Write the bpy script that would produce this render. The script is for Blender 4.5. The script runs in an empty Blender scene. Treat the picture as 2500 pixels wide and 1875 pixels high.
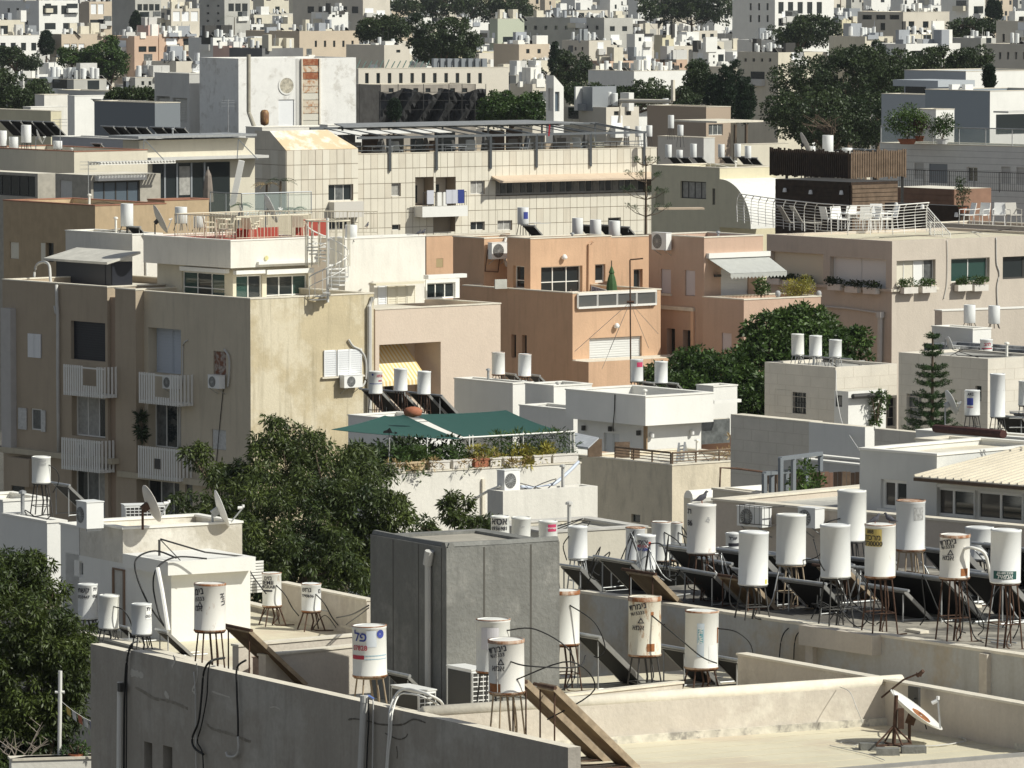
import bpy,math,random
import numpy as np
from mathutils import Vector,Matrix
random.seed(7)
rng=np.random.default_rng(11)
S=bpy.context.scene
COL=S.collection
# ------------------------------------------------------------------ camera, sky, sun, exposure
F=14500.0 # focal length in pixels of the 2500 px wide photograph (a long zoom)
HC=34.0 # camera height above the street
TH=math.atan((937.5+110)/F)
cam_d=bpy.data.cameras.new('camera')
cam_d.sensor_width=36.0
cam_d.lens=F*36.0/2500.0
cam_d.clip_start=1.0
cam_d.clip_end=9000.0
cam=bpy.data.objects.new('camera',cam_d)
COL.objects.link(cam)
cam.location=(0,0,HC)
cam.rotation_euler=(math.pi/2-TH,0,0)
S.camera=cam
SUN_AZ=math.radians(-22) # direction towards the sun, counted from +X towards +Y
SUN_EL=math.radians(43)
world=bpy.data.worlds.new('World')
S.world=world
world.use_nodes=True
wn=world.node_tree
sky=wn.nodes.new('ShaderNodeTexSky')
sky.sky_type='NISHITA'
sky.sun_disc=False
sky.sun_elevation=SUN_EL
sky.sun_rotation=math.pi/2-SUN_AZ
hs=wn.nodes.new('ShaderNodeHueSaturation');hs.inputs['Saturation'].default_value=.45 # hazy summer sky, camera white balance
wn.links.new(sky.outputs[0],hs.inputs['Color'])
wn.links.new(hs.outputs[0],wn.nodes['Background'].inputs[0])
wn.nodes['Background'].inputs[1].default_value=0.082
sun_d=bpy.data.lights.new('sun','SUN')
sun_d.energy=4.6
sun_d.angle=math.radians(0.5)
sun_d.color=(1.0,0.98,0.875)
sun=bpy.data.objects.new('sun',sun_d)
COL.objects.link(sun)
sdir=Vector((math.cos(SUN_AZ)*math.cos(SUN_EL),math.sin(SUN_AZ)*math.cos(SUN_EL),math.sin(SUN_EL)))
sun.rotation_euler=sdir.to_track_quat('Z','Y').to_euler()
sun.location=(0,60,60)
S.view_settings.view_transform='Standard'
S.view_settings.look='None'
S.view_settings.gamma=1.0
S.view_settings.use_curve_mapping=False
S.view_settings.exposure=-0.06
HAZE=0.00004
# ------------------------------------------------------------------ from the photograph to metres
cT,sT=math.cos(TH),math.sin(TH)
def _d(px,py):
 a=(px-1250)/F;b=(937.5-py)/F
 return(a,cT+b*sT,-sT+b*cT)
def at(px,py,Y):
 d=_d(px,py);t=Y/d[1]
 return Vector((d[0]*t,Y,HC+d[2]*t))
def atz(px,py,z):
 d=_d(px,py);t=(z-HC)/d[2]
 return Vector((d[0]*t,d[1]*t,z))
def proj(p):
 X,Y,Z=p[0],p[1],p[2]-HC
 w=Y*cT-Z*sT;v=Y*sT+Z*cT
 return(1250+F*X/w,937.5-F*v/w)
def Yof(py,drop):
 return drop*F/(py+110)
# ------------------------------------------------------------------ materials
_mats={}
def _mk(name):
 m=bpy.data.materials.new(name);m.use_nodes=True
 return m,m.node_tree,m.node_tree.nodes['Principled BSDF']
def mat(name,rgb=None,rough=.75,metal=0.,var=.0,scale=2.,bump=0.,streak=0.,fine=0.,dark=.55,spec=.3,patch=None,patch_amt=0.,stretch=.12):
 """plaster, metal, plastic ... everything with colour variation given in world space"""
 if name in _mats:return _mats[name]
 m,nt,b=_mk(name)
 N,L=nt.nodes,nt.links
 b.inputs['Roughness'].default_value=rough
 b.inputs['Metallic'].default_value=metal
 b.inputs['Specular IOR Level'].default_value=spec
 b.inputs['Base Color'].default_value=(*rgb,1)
 if var or streak or patch_amt or fine or bump:
  geo=N.new('ShaderNodeNewGeometry')
  out=None
  def noise(sc,vec=None,det=3,rg=.6):
   n=N.new('ShaderNodeTexNoise');n.inputs['Scale'].default_value=sc
   n.inputs['Detail'].default_value=det;n.inputs['Roughness'].default_value=rg
   L.new(vec or geo.outputs['Position'],n.inputs['Vector']);return n.outputs['Fac']
  def ramp(fac,lo,hi):
   r=N.new('ShaderNodeMapRange');r.inputs['From Min'].default_value=lo;r.inputs['From Max'].default_value=hi
   L.new(fac,r.inputs['Value']);return r.outputs['Result']
  def mix(prev,col2,fac,blend='MIX'):
   x=N.new('ShaderNodeMix');x.data_type='RGBA';x.blend_type=blend
   L.new(fac,x.inputs['Factor'])
   if prev is None:x.inputs['A'].default_value=(*rgb,1)
   else:L.new(prev,x.inputs['A'])
   x.inputs['B'].default_value=(*col2,1)
   return x.outputs['Result']
  if var:
   out=mix(out,tuple(c*(1-var)for c in rgb),ramp(noise(scale,det=4),.35,.65))
  if patch_amt:
   out=mix(out,patch,ramp(noise(scale*.45,det=5,rg=.7),.56-.12*patch_amt,.66-.1*patch_amt))
  if streak:
   mp=N.new('ShaderNodeMapping');mp.inputs['Scale'].default_value=(3.2,3.2,3.2*stretch)
   L.new(geo.outputs['Position'],mp.inputs['Vector'])
   f=ramp(noise(1.,mp.outputs[0],5,.65),.5,.78)
   mm=N.new('ShaderNodeMath');mm.operation='MULTIPLY';mm.inputs[1].default_value=streak
   L.new(f,mm.inputs[0])
   out=mix(out,tuple(c*dark for c in rgb),mm.outputs[0])
  if fine:
   f=ramp(noise(14.,det=2),.35,.75)
   mm=N.new('ShaderNodeMath');mm.operation='MULTIPLY';mm.inputs[1].default_value=fine
   L.new(f,mm.inputs[0])
   out=mix(out,tuple(c*.6 for c in rgb),mm.outputs[0])
  if out is not None:L.new(out,b.inputs['Base Color'])
  if bump:
   bp=N.new('ShaderNodeBump');bp.inputs['Strength'].default_value=bump;bp.inputs['Distance'].default_value=.03
   L.new(noise(9.,det=3),bp.inputs['Height']);L.new(bp.outputs[0],b.inputs['Normal'])
 _mats[name]=m
 return m
def rust_mat(name,base,rust_amt,rust=(.28,.11,.04)):
 """white enamel that rusts in blotches and runs"""
 if name in _mats:return _mats[name]
 m,nt,b=_mk(name);N,L=nt.nodes,nt.links
 tc=N.new('ShaderNodeTexCoord')
 mp=N.new('ShaderNodeMapping');mp.inputs['Scale'].default_value=(5,5,1.6)
 oi=N.new('ShaderNodeObjectInfo')
 ad=N.new('ShaderNodeVectorMath');ad.operation='ADD'
 sc=N.new('ShaderNodeVectorMath');sc.operation='SCALE';sc.inputs['Scale'].default_value=40.
 cb=N.new('ShaderNodeCombineXYZ');L.new(oi.outputs['Random'],cb.inputs[0]);L.new(oi.outputs['Random'],cb.inputs[1])
 L.new(cb.outputs[0],sc.inputs[0])
 L.new(tc.outputs['Object'],ad.inputs[0]);L.new(sc.outputs[0],ad.inputs[1])
 L.new(ad.outputs[0],mp.inputs['Vector'])
 n=N.new('ShaderNodeTexNoise');n.inputs['Scale'].default_value=1.;n.inputs['Detail'].default_value=7;n.inputs['Roughness'].default_value=.72
 L.new(mp.outputs[0],n.inputs['Vector'])
 r=N.new('ShaderNodeMapRange');r.inputs['From Min'].default_value=.68-rust_amt*.25;r.inputs['From Max'].default_value=.76-rust_amt*.2
 L.new(n.outputs['Fac'],r.inputs['Value'])
 n2=N.new('ShaderNodeTexNoise');n2.inputs['Scale'].default_value=2.5;n2.inputs['Detail'].default_value=3
 L.new(ad.outputs[0],n2.inputs['Vector'])
 g=N.new('ShaderNodeMix');g.data_type='RGBA'
 g.inputs['A'].default_value=(*base,1);g.inputs['B'].default_value=(*[c*.86 for c in base],1)
 L.new(n2.outputs['Fac'],g.inputs['Factor'])
 x=N.new('ShaderNodeMix');x.data_type='RGBA'
 L.new(r.outputs[0],x.inputs['Factor']);L.new(g.outputs['Result'],x.inputs['A']);x.inputs['B'].default_value=(*rust,1)
 L.new(x.outputs['Result'],b.inputs['Base Color'])
 b.inputs['Roughness'].default_value=.5;b.inputs['Specular IOR Level'].default_value=.35
 _mats[name]=m
 return m
def glass_mat(name,tint,alpha):
 if name in _mats:return _mats[name]
 m,nt,b=_mk(name)
 b.inputs['Base Color'].default_value=(*tint,1);b.inputs['Roughness'].default_value=.06
 b.inputs['Alpha'].default_value=alpha;b.inputs['Specular IOR Level'].default_value=.6
 _mats[name]=m;return m
def leaf_mat(name,c1,c2,sc=1.1):
 if name in _mats:return _mats[name]
 m,nt,b=_mk(name);N,L=nt.nodes,nt.links
 geo=N.new('ShaderNodeNewGeometry')
 n=N.new('ShaderNodeTexNoise');n.inputs['Scale'].default_value=sc;n.inputs['Detail'].default_value=4
 L.new(geo.outputs['Position'],n.inputs['Vector'])
 r=N.new('ShaderNodeMapRange');r.inputs['From Min'].default_value=.3;r.inputs['From Max'].default_value=.7
 L.new(n.outputs['Fac'],r.inputs['Value'])
 mx=N.new('ShaderNodeMix');mx.data_type='RGBA'
 mx.inputs['A'].default_value=(*c1,1);mx.inputs['B'].default_value=(*c2,1)
 L.new(r.outputs[0],mx.inputs['Factor'])
 o=mx.outputs['Result']
 m2=N.new('ShaderNodeMix');m2.data_type='RGBA';m2.blend_type='MULTIPLY';m2.inputs['Factor'].default_value=1
 rr=N.new('ShaderNodeMapRange');rr.inputs['To Min'].default_value=.5;rr.inputs['To Max'].default_value=1.6
 L.new(geo.outputs['Random Per Island'],rr.inputs['Value'])
 L.new(o,m2.inputs['A']);L.new(rr.outputs[0],m2.inputs['B'])
 L.new(m2.outputs['Result'],b.inputs['Base Color'])
 b.inputs['Roughness'].default_value=.5;b.inputs['Specular IOR Level'].default_value=.35
 tr=N.new('ShaderNodeBsdfTranslucent');tr.inputs['Color'].default_value=(*[min(1,c*2.2)for c in c2],1)
 ms=N.new('ShaderNodeMixShader');ms.inputs[0].default_value=.12
 out=nt.nodes['Material Output']
 L.new(b.outputs[0],ms.inputs[1]);L.new(tr.outputs[0],ms.inputs[2]);L.new(ms.outputs[0],out.inputs['Surface'])
 _mats[name]=m;return m
# plaster and stone
WHITE=mat('white_plaster',(.80,.77,.70),var=.10,scale=.7,streak=.32,fine=.10,bump=.25)
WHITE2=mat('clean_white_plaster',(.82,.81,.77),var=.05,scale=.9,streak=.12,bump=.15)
CREAM=mat('cream_plaster',(.70,.65,.53),var=.08,scale=.6,streak=.25,fine=.1,bump=.2)
YELLOW=mat('pale_yellow_plaster',(.70,.64,.46),var=.08,scale=.6,streak=.2,bump=.2)
OCHRE=mat('weathered_ochre_plaster',(.60,.51,.34),var=.14,scale=.8,streak=.9,fine=.2,bump=.3,patch=(.68,.61,.46),patch_amt=.7,dark=.55,stretch=.06)
BROWNB=mat('brown_beige_plaster',(.45,.37,.275),var=.08,scale=.6,streak=.25,fine=.12,bump=.2)
GREYB=mat('grey_beige_plaster',(.55,.49,.37),var=.1,scale=.6,streak=.4,fine=.1,bump=.2)
PINKB=mat('pinkish_beige_plaster',(.68,.565,.46),var=.05,scale=1.2,streak=.1,fine=.18,bump=.3)
PEACH=mat('peach_plaster',(.65,.43,.28),var=.10,scale=.7,streak=.45,fine=.12,bump=.25)
PEACH2=mat('salmon_plaster',(.58,.41,.31),var=.07,scale=.7,streak=.25,fine=.12,bump=.25)
TAUPE=mat('taupe_plaster',(.60,.53,.45),var=.07,scale=.8,streak=.25,fine=.16,bump=.3)
GREYW=mat('grey_white_plaster',(.62,.61,.58),var=.08,scale=.7,streak=.25,bump=.2)
BLUEG=mat('blue_grey_plaster',(.36,.38,.41),var=.05,scale=.7,streak=.15,bump=.1)
STUCCO=mat('old_grey_stucco',(.41,.375,.325),var=.14,scale=.9,streak=.55,fine=.25,bump=.45,patch=(.47,.445,.40),patch_amt=.35)
STUCCO_L=mat('light_worn_plaster',(.62,.56,.48),var=.10,scale=1.2,streak=.30,fine=.2,bump=.35,patch=(.70,.65,.56),patch_amt=.25)
CONC=mat('grey_concrete_panels',(.225,.225,.21),var=.22,scale=1.1,streak=.75,fine=.35,bump=.7,dark=.55,patch=(.29,.285,.265),patch_amt=.5)
CONC_D=mat('dark_joint',(.10,.095,.085),rough=.95)
TRAV=mat('travertine_cladding',(.70,.62,.48),var=.12,scale=1.2,streak=.65,fine=.2,bump=.4,dark=.5,stretch=.28)
STONE=mat('pale_stone_blocks',(.74,.69,.60),var=.1,scale=1.1,fine=.12,bump=.15)
TILE=mat('cream_stone_tile',(.74,.69,.58),var=.08,scale=.5,streak=.2,bump=.1)
TILE2=mat('cream_stone_tile_worn',(.70,.64,.53),var=.12,scale=.5,streak=.35,bump=.1)
GROUT=mat('brown_grout',(.36,.30,.23),rough=.95)
COPE=mat('pale_coping',(.80,.74,.62),var=.14,scale=2.2,fine=.25,bump=.3)
COPE_W=mat('white_coping',(.86,.84,.78),var=.06,scale=2.)
COPE_R=mat('red_brown_coping',(.36,.17,.11),var=.15,scale=2.)
ROOFC=mat('cream_roof_coating',(.70,.645,.49),var=.12,scale=.7,streak=0,fine=.12,bump=.12,patch=(.60,.52,.40),patch_amt=.6)
ROOFW=mat('whitewashed_roof',(.80,.76,.66),var=.12,scale=1.,fine=.15,bump=.15,patch=(.66,.60,.48),patch_amt=.5)
ROOFD=mat('grey_bitumen_roof',(.15,.14,.125),var=.3,scale=.8,fine=.3,bump=.3,patch=(.40,.37,.31),patch_amt=.7)
ROOFG=mat('grey_roof_sheet',(.42,.41,.38),var=.25,scale=.9,streak=.2,bump=.2,patch=(.58,.56,.5),patch_amt=.4)
RED=mat('red_terrace_paint',(.38,.07,.05),var=.1)
# metal, glass, wood
WMET=mat('white_painted_metal',(.80,.79,.75),rough=.45,var=.05)
GMET=mat('grey_metal',(.32,.34,.36),rough=.45,metal=.3)
DMET=mat('dark_steel',(.06,.058,.055),rough=.5)
RUSTM=mat('rusty_steel',(.11,.062,.042),rough=.85,var=.4,scale=12)
GALV=mat('galvanised_steel',(.50,.51,.51),rough=.4,metal=.5,var=.2,scale=6)
PIPE=mat('grey_plastic_pipe',(.58,.57,.54),rough=.5,var=.1)
BLACKR=mat('black_rubber_hose',(.02,.02,.02),rough=.5)
WPLAST=mat('white_plastic',(.82,.82,.80),rough=.35)
WINGL=mat('dark_window_glass',(.022,.028,.030),rough=.05,spec=.8)
WINGL2=mat('curtained_window_glass',(.16,.17,.17),rough=.08,spec=.7,var=.5,scale=3)
GREENGL=mat('green_tinted_glass',(.03,.07,.06),rough=.05,spec=.8)
CURT=mat('pale_curtain',(.42,.41,.38),rough=.8,var=.3,scale=5)
BLIND=mat('dark_roller_blind',(.022,.024,.032),rough=.4)
SHUT=mat('white_shutter',(.80,.81,.82),rough=.45)
SHUTG=mat('pale_grey_shutter',(.52,.56,.62),rough=.5)
SHUTC=mat('cream_shutter',(.78,.73,.60),rough=.5)
RAILGL=glass_mat('clear_rail_glass',(.45,.55,.52),.35)
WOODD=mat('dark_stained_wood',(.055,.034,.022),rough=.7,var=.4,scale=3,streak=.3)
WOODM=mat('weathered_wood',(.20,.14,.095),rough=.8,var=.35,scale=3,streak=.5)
WOODB=mat('red_brown_decking',(.30,.175,.12),rough=.7,var=.2,scale=2)
TERRA=mat('terracotta',(.42,.16,.09),rough=.8,var=.2,scale=8)
ABSORB=mat('black_solar_back',(.014,.013,.012),rough=.7)
ABSBR=mat('dusty_brown_sheet',(.17,.115,.06),rough=.75,var=.35,scale=3,patch=(.10,.055,.03),patch_amt=.5)
SGLASS=mat('solar_glass',(.02,.022,.03),rough=.07,spec=.9)
ALU=mat('aluminium_frame',(.36,.355,.34),rough=.4,metal=.4,var=.15,scale=5)
ALUBR=mat('stained_frame',(.42,.33,.23),rough=.7,var=.35,scale=7)
TANKW=rust_mat('white_tank_enamel',(.82,.83,.82),0.0)
TANKV=rust_mat('lightly_stained_enamel',(.80,.80,.76),.12,(.45,.34,.24))
TANKG=rust_mat('greyed_tank_enamel',(.72,.73,.72),.05,(.5,.46,.4))
TANKC=rust_mat('cream_tank_enamel',(.78,.74,.62),.62,(.35,.16,.05))
TANKR=rust_mat('rust_flecked_enamel',(.80,.78,.73),.30)
RUSTRIM=rust_mat('rusty_tank_rim',(.55,.42,.32),1.0)
RUSTP=mat('orange_rust_paint',(.36,.15,.06),rough=.8,var=.3,scale=12)
BLACKINK=mat('black_print',(.03,.03,.04),rough=.6)
REDINK=mat('red_print',(.45,.05,.08),rough=.6)
BLUEINK=mat('blue_print',(.05,.07,.30),rough=.6)
GREENINK=mat('dark_green_sticker',(.03,.10,.09),rough=.6)
TEALINK=mat('teal_sticker',(.12,.36,.40),rough=.6)
YELINK=mat('yellow_sticker',(.55,.43,.14),rough=.6)
PINKINK=mat('raspberry_sticker',(.55,.06,.14),rough=.6)
CANOPY=mat('green_shade_net',(.028,.095,.080),rough=.85,var=.12,scale=3)
FAR_G=mat('street_ground',(.12,.115,.10),rough=.95,var=.4,scale=.05)
LEAF_A=leaf_mat('poinciana_leaves',(.016,.030,.008),(.080,.105,.022),.8)
LEAF_B=leaf_mat('broad_leaves',(.018,.042,.010),(.062,.105,.020),.7)
LEAF_C=leaf_mat('dark_far_leaves',(.014,.028,.011),(.050,.072,.024),.22)  # coarse noise paints paler clumps, sunlit foliage put into the leaf colour
LEAF_D=leaf_mat('cypress_leaves',(.012,.026,.013),(.024,.042,.02))
LEAF_P=leaf_mat('pine_needles',(.02,.05,.015),(.05,.085,.025))
LEAF_Y=leaf_mat('yellow_green_leaves',(.10,.12,.03),(.36,.30,.05))
LEAF_K=leaf_mat('purple_leaves',(.03,.012,.012),(.06,.03,.02))
BARK=mat('bark',(.16,.12,.085),rough=.9,var=.3,scale=6)
BARKW=mat('pale_dry_twigs',(.42,.36,.30),rough=.9)
# ------------------------------------------------------------------ objects
def thing(name,label,cat,loc=(0,0,0),group=None):
 o=bpy.data.objects.new(name,None);COL.objects.link(o)
 o.location=loc;o.empty_display_size=.2
 o['label']=label;o['category']=cat
 if group:o['group']=group
 return o
def tag(o,label,cat,group=None):
 o['label']=label;o['category']=cat
 if group:o['group']=group
 return o
def org(par):
 v=Vector((0,0,0))
 while par is not None:
  v=v+Vector(par.location);par=par.parent
 return v
def link(name,me,m=None,par=None):
 if m is not None and not me.materials:me.materials.append(m)
 o=bpy.data.objects.new(name,me);COL.objects.link(o)
 if par is not None:o.parent=par
 return o
def mesh(name,vs,fs,m,par=None,smooth=False):
 """vertices in world metres, kept relative to the thing they belong to"""
 o0=org(par)
 me=bpy.data.meshes.new(name)
 me.from_pydata([tuple(Vector(v)-o0)for v in vs],[],fs)
 if smooth:me.polygons.foreach_set('use_smooth',[True]*len(me.polygons))
 return link(name,me,m,par)
class MB:
 """collects boxes, bars and tubes and makes them one mesh"""
 def __init__(s):s.v=[];s.f=[]
 def add(s,vs,fs):
  n=len(s.v);s.v+=[tuple(v)for v in vs];s.f+=[tuple(i+n for i in f)for f in fs]
 def box(s,c,d,yaw=0.):
  x,y,z=d[0]/2,d[1]/2,d[2]/2;co,si=math.cos(yaw),math.sin(yaw)
  vs=[]
  for k in(-z,z):
   for a,b in((-x,-y),(x,-y),(x,y),(-x,y)):
    vs.append((c[0]+a*co-b*si,c[1]+a*si+b*co,c[2]+k))
  s.add(vs,BOXF)
 def hexa(s,p8):s.add(p8,BOXF)
 def bar(s,a,b,w,h=None,up=(0,0,1)):
  a,b=Vector(a),Vector(b);d=(b-a)
  if d.length<1e-6:return
  d.normalize();u=Vector(up)
  if abs(d.dot(u))>.98:u=Vector((1,0,0))
  r=d.cross(u).normalized();u=r.cross(d)
  h=w if h is None else h
  vs=[]
  for p in(a,b):
   for i,j in((-1,-1),(1,-1),(1,1),(-1,1)):
    vs.append(p+r*(i*w/2)+u*(j*h/2))
  s.add(vs,BOXF)
 def tube(s,pts,r,n=6,r2=None,cap=True):
  pts=[Vector(p)for p in pts];k=len(pts);base=len(s.v)
  for i,p in enumerate(pts):
   d=(pts[min(i+1,k-1)]-pts[max(i-1,0)])
   if d.length<1e-9:d=Vector((0,0,1))
   d.normalize();u=Vector((0,0,1))if abs(d.z)<.95 else Vector((1,0,0))
   a=d.cross(u).normalized();b=a.cross(d)
   rr=r if r2 is None else r+(r2-r)*i/(k-1)
   for j in range(n):
    t=2*math.pi*j/n
    s.v.append(tuple(p+a*(rr*math.cos(t))+b*(rr*math.sin(t))))
  for i in range(k-1):
   for j in range(n):
    s.f.append((base+i*n+j,base+i*n+(j+1)%n,base+(i+1)*n+(j+1)%n,base+(i+1)*n+j))
  if cap:
   s.f.append(tuple(base+j for j in range(n))[::-1]);s.f.append(tuple(base+(k-1)*n+j for j in range(n)))
 def lathe(s,c,prof,n=20,sx=1.):
  """profile of (radius, height) round a vertical axis"""
  base=len(s.v)
  for r,z in prof:
   for j in range(n):
    t=2*math.pi*j/n
    s.v.append((c[0]+r*math.cos(t)*sx,c[1]+r*math.sin(t),c[2]+z))
  for i in range(len(prof)-1):
   for j in range(n):
    s.f.append((base+i*n+j,base+i*n+(j+1)%n,base+(i+1)*n+(j+1)%n,base+(i+1)*n+j))
 def disc(s,c,r,n=20):
  base=len(s.v)
  for j in range(n):
   t=2*math.pi*j/n;s.v.append((c[0]+r*math.cos(t),c[1]+r*math.sin(t),c[2]))
  s.f.append(tuple(base+j for j in range(n)))
 def build(s,name,m,par=None,smooth=False):
  return mesh(name,s.v,s.f,m,par,smooth)
 def me(s,name,m,smooth=False):
  """mesh data only, in its own coordinates"""
  me=bpy.data.meshes.new(name);me.from_pydata(s.v,[],s.f)
  if smooth:me.polygons.foreach_set('use_smooth',[True]*len(me.polygons))
  me.materials.append(m);return me
BOXF=[(3,2,1,0),(4,5,6,7),(0,1,5,4),(1,2,6,5),(2,3,7,6),(3,0,4,7)]
_uc={}
def ubox(name,m,par,c,d,yaw=0.):
 """a box object that shares one unit mesh per material"""
 if m.name not in _uc:
  b=MB();b.box((0,0,0),(1,1,1));_uc[m.name]=b.me('piece',m)
 o=bpy.data.objects.new(name,_uc[m.name]);COL.objects.link(o)
 if par is not None:o.parent=par
 o.location=Vector(c)-org(par);o.scale=d;o.rotation_euler=(0,0,yaw)
 return o
def sag(a,b,drop,n=10):
 a,b=Vector(a),Vector(b)
 return[a.lerp(b,i/n)-Vector((0,0,drop*4*(i/n)*(1-i/n)))for i in range(n+1)]
def spline(pts,n=6):
 """smooth line through points"""
 P=[Vector(p)for p in pts];P=[P[0]]+P+[P[-1]];out=[]
 for i in range(1,len(P)-2):
  for k in range(n):
   t=k/n;a,b,c,d=P[i-1],P[i],P[i+1],P[i+2]
   out.append(.5*((2*b)+(c-a)*t+(2*a-5*b+4*c-d)*t*t+(3*b-a-3*c+d)*t**3))
 out.append(P[-2]);return out
# ------------------------------------------------------------------ walls, roofs and openings
class Frame:
 def __init__(s,C,a,b,yaw,zb):
  s.C=Vector(C);s.a=a;s.b=b;s.yaw=yaw;s.zt=s.C.z;s.zb=zb
  s.r=Vector((math.cos(yaw),math.sin(yaw),0));s.l=Vector((-math.sin(yaw),math.cos(yaw),0))
  s.nR=Vector((math.sin(yaw),-math.cos(yaw),0));s.nL=Vector((-math.cos(yaw),-math.sin(yaw),0))
 def pt(s,face,u,z,d=0.):
  """u metres along the face from the near corner, z world height, d metres out of the wall"""
  dr,n=(s.r,s.nR)if face=='R' else(s.l,s.nL)
  p=s.C+dr*u+n*d;return Vector((p.x,p.y,z))
 def uv(s,face,px,py,off=0.):
  """where the ray through a pixel of the photograph meets the wall plane"""
  n=s.nR if face=='R' else s.nL;dr=s.r if face=='R' else s.l
  d=Vector(_d(px,py));o=s.C+n*off
  t=((o-Vector((0,0,HC))).dot(n))/d.dot(n)
  p=Vector((0,0,HC))+d*t
  return(p-s.C).dot(dr),p.z
 def rect(s,face,x0,y0,x1,y1,off=0.):
  ym,xm=(y0+y1)/2,(x0+x1)/2
  ua=s.uv(face,x0,ym,off)[0];ub=s.uv(face,x1,ym,off)[0]
  va=s.uv(face,xm,y0,off)[1];vb=s.uv(face,xm,y1,off)[1]
  return min(ua,ub),max(ua,ub),min(va,vb),max(va,vb)
 def fyaw(s,face):return s.yaw if face=='R' else s.yaw-math.pi/2
 def fbox(s,name,m,par,face,u0,u1,v0,v1,d0,d1,mb=None):
  c=s.pt(face,(u0+u1)/2,(v0+v1)/2,(d0+d1)/2)
  dims=(abs(u1-u0),abs(d1-d0),abs(v1-v0))
  if mb is not None:mb.box(c,dims,s.yaw if face=='R' else s.yaw+math.pi/2);return None
  return ubox(name,m,par,c,dims,s.yaw if face=='R' else s.yaw+math.pi/2)
def lenfor(C,dr,px):
 k=(px-1250)/F;D0=C.y*cT-(C.z-HC)*sT
 return(k*D0-C.x)/(dr.x-k*dr.y*cT)
def bld(name,label,cat,px,py,Y,group=None):
 p=at(px,py,Y);return thing(name,label,cat,(p.x,p.y,0.),group)
def blk(par,cx,cy,Y,xl,xr,zb,m,yaw=38,par_h=.45,par_t=.18,roof=None,ops=(),cope=COPE,name='wall',C=None,a=None,b=None,cope_h=.05):
 """a block with its near top corner at a pixel and distance; xl, xr are the pixels where its two visible faces end"""
 C=at(cx,cy,Y)if C is None else Vector(C)
 ya=math.radians(yaw)
 fr=Frame(C,1,1,ya,zb)
 fr.a=a if a is not None else max(.3,lenfor(C,fr.r,xr))
 fr.b=b if b is not None else max(.3,lenfor(C,fr.l,xl))
 zt=C.z;hs={'R':[],'L':[]};todo=[]
 for op in ops:
  face,kind,x0,y0,x1,y1=op[:6];o=op[6]if len(op)>6 else{}
  u0,u1,v0,v1=fr.rect(face,x0,y0,x1,y1,-.0)
  lim=fr.a if face=='R' else fr.b
  u0=max(u0,.06);u1=min(u1,lim-.06);v1=min(v1,zt-.08);v0=max(v0,zb+.02)
  if u1-u0<.08 or v1-v0<.08:continue
  dep=o.get('dep',.16)
  if kind not in('ac',):hs[face].append((u0,u1,v0,v1,dep))
  todo.append((face,kind,u0,u1,v0,v1,dep,o))
 mb=MB()
 for face,ln in(('R',fr.a),('L',fr.b)):
  H=hs[face]
  us=sorted({0.,ln}|{h[0]for h in H}|{h[1]for h in H});vs=sorted({zb,zt}|{h[2]for h in H}|{h[3]for h in H})
  for i in range(len(us)-1):
   for j in range(len(vs)-1):
    um,vm=(us[i]+us[i+1])/2,(vs[j]+vs[j+1])/2
    if any(h[0]<um<h[1]and h[2]<vm<h[3]for h in H):continue
    q=[fr.pt(face,us[i],vs[j]),fr.pt(face,us[i+1],vs[j]),fr.pt(face,us[i+1],vs[j+1]),fr.pt(face,us[i],vs[j+1])]
    mb.add(q if face=='R' else q[::-1],[(0,1,2,3)])
  for u0,u1,v0,v1,dp in H:
   for(ua,va),(ub,vb)in(((u0,v0),(u1,v0)),((u1,v0),(u1,v1)),((u1,v1),(u0,v1)),((u0,v1),(u0,v0))):
    mb.add([fr.pt(face,ua,va),fr.pt(face,ub,vb),fr.pt(face,ub,vb,-dp),fr.pt(face,ua,va,-dp)],[(3,2,1,0)])
   mb.add([fr.pt(face,u0,v0,-dp),fr.pt(face,u1,v0,-dp),fr.pt(face,u1,v1,-dp),fr.pt(face,u0,v1,-dp)],[(0,1,2,3)])
 A,B,D=fr.C,fr.C+fr.r*fr.a,fr.C+fr.l*fr.b;E=B+fr.l*fr.b
 def z(p,h):return Vector((p.x,p.y,h))
 mb.add([z(B,zb),z(E,zb),z(E,zt),z(B,zt)],[(0,1,2,3)])
 mb.add([z(E,zb),z(D,zb),z(D,zt),z(E,zt)],[(0,1,2,3)])
 t=par_t
 ia=A+fr.r*t+fr.l*t;ib=B-fr.r*t+fr.l*t;ie=E-fr.r*t-fr.l*t;idd=D+fr.r*t-fr.l*t
 zf=zt-par_h
 outer=[A,B,E,D];inner=[ia,ib,ie,idd]
 if par_h>0.02:
  for k in range(4):
   o1,o2,i1,i2=outer[k],outer[(k+1)%4],inner[k],inner[(k+1)%4]
   mb.add([z(o1,zt),z(o2,zt),z(i2,zt),z(i1,zt)],[(0,1,2,3)])
   mb.add([z(i2,zf),z(i1,zf),z(i1,zt),z(i2,zt)],[(0,1,2,3)])
  if cope is not None:
   cb=MB();e=.025
   oo=[A-fr.r*e-fr.l*e,B+fr.r*e-fr.l*e,E+fr.r*e+fr.l*e,D-fr.r*e+fr.l*e]
   ii=[ia+fr.r*e+fr.l*e,ib-fr.r*e+fr.l*e,ie-fr.r*e-fr.l*e,idd+fr.r*e-fr.l*e]
   for k in range(4):
    o1,o2,i1,i2=oo[k],oo[(k+1)%4],ii[k],ii[(k+1)%4]
    cb.hexa([z(o1,zt+.002),z(o2,zt+.002),z(i2,zt+.002),z(i1,zt+.002),z(o1,zt+cope_h),z(o2,zt+cope_h),z(i2,zt+cope_h),z(i1,zt+cope_h)])
   cb.build('coping',cope,par)
 else:
  inner=outer;zf=zt
 w=mb.build(name,m,par)
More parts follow.
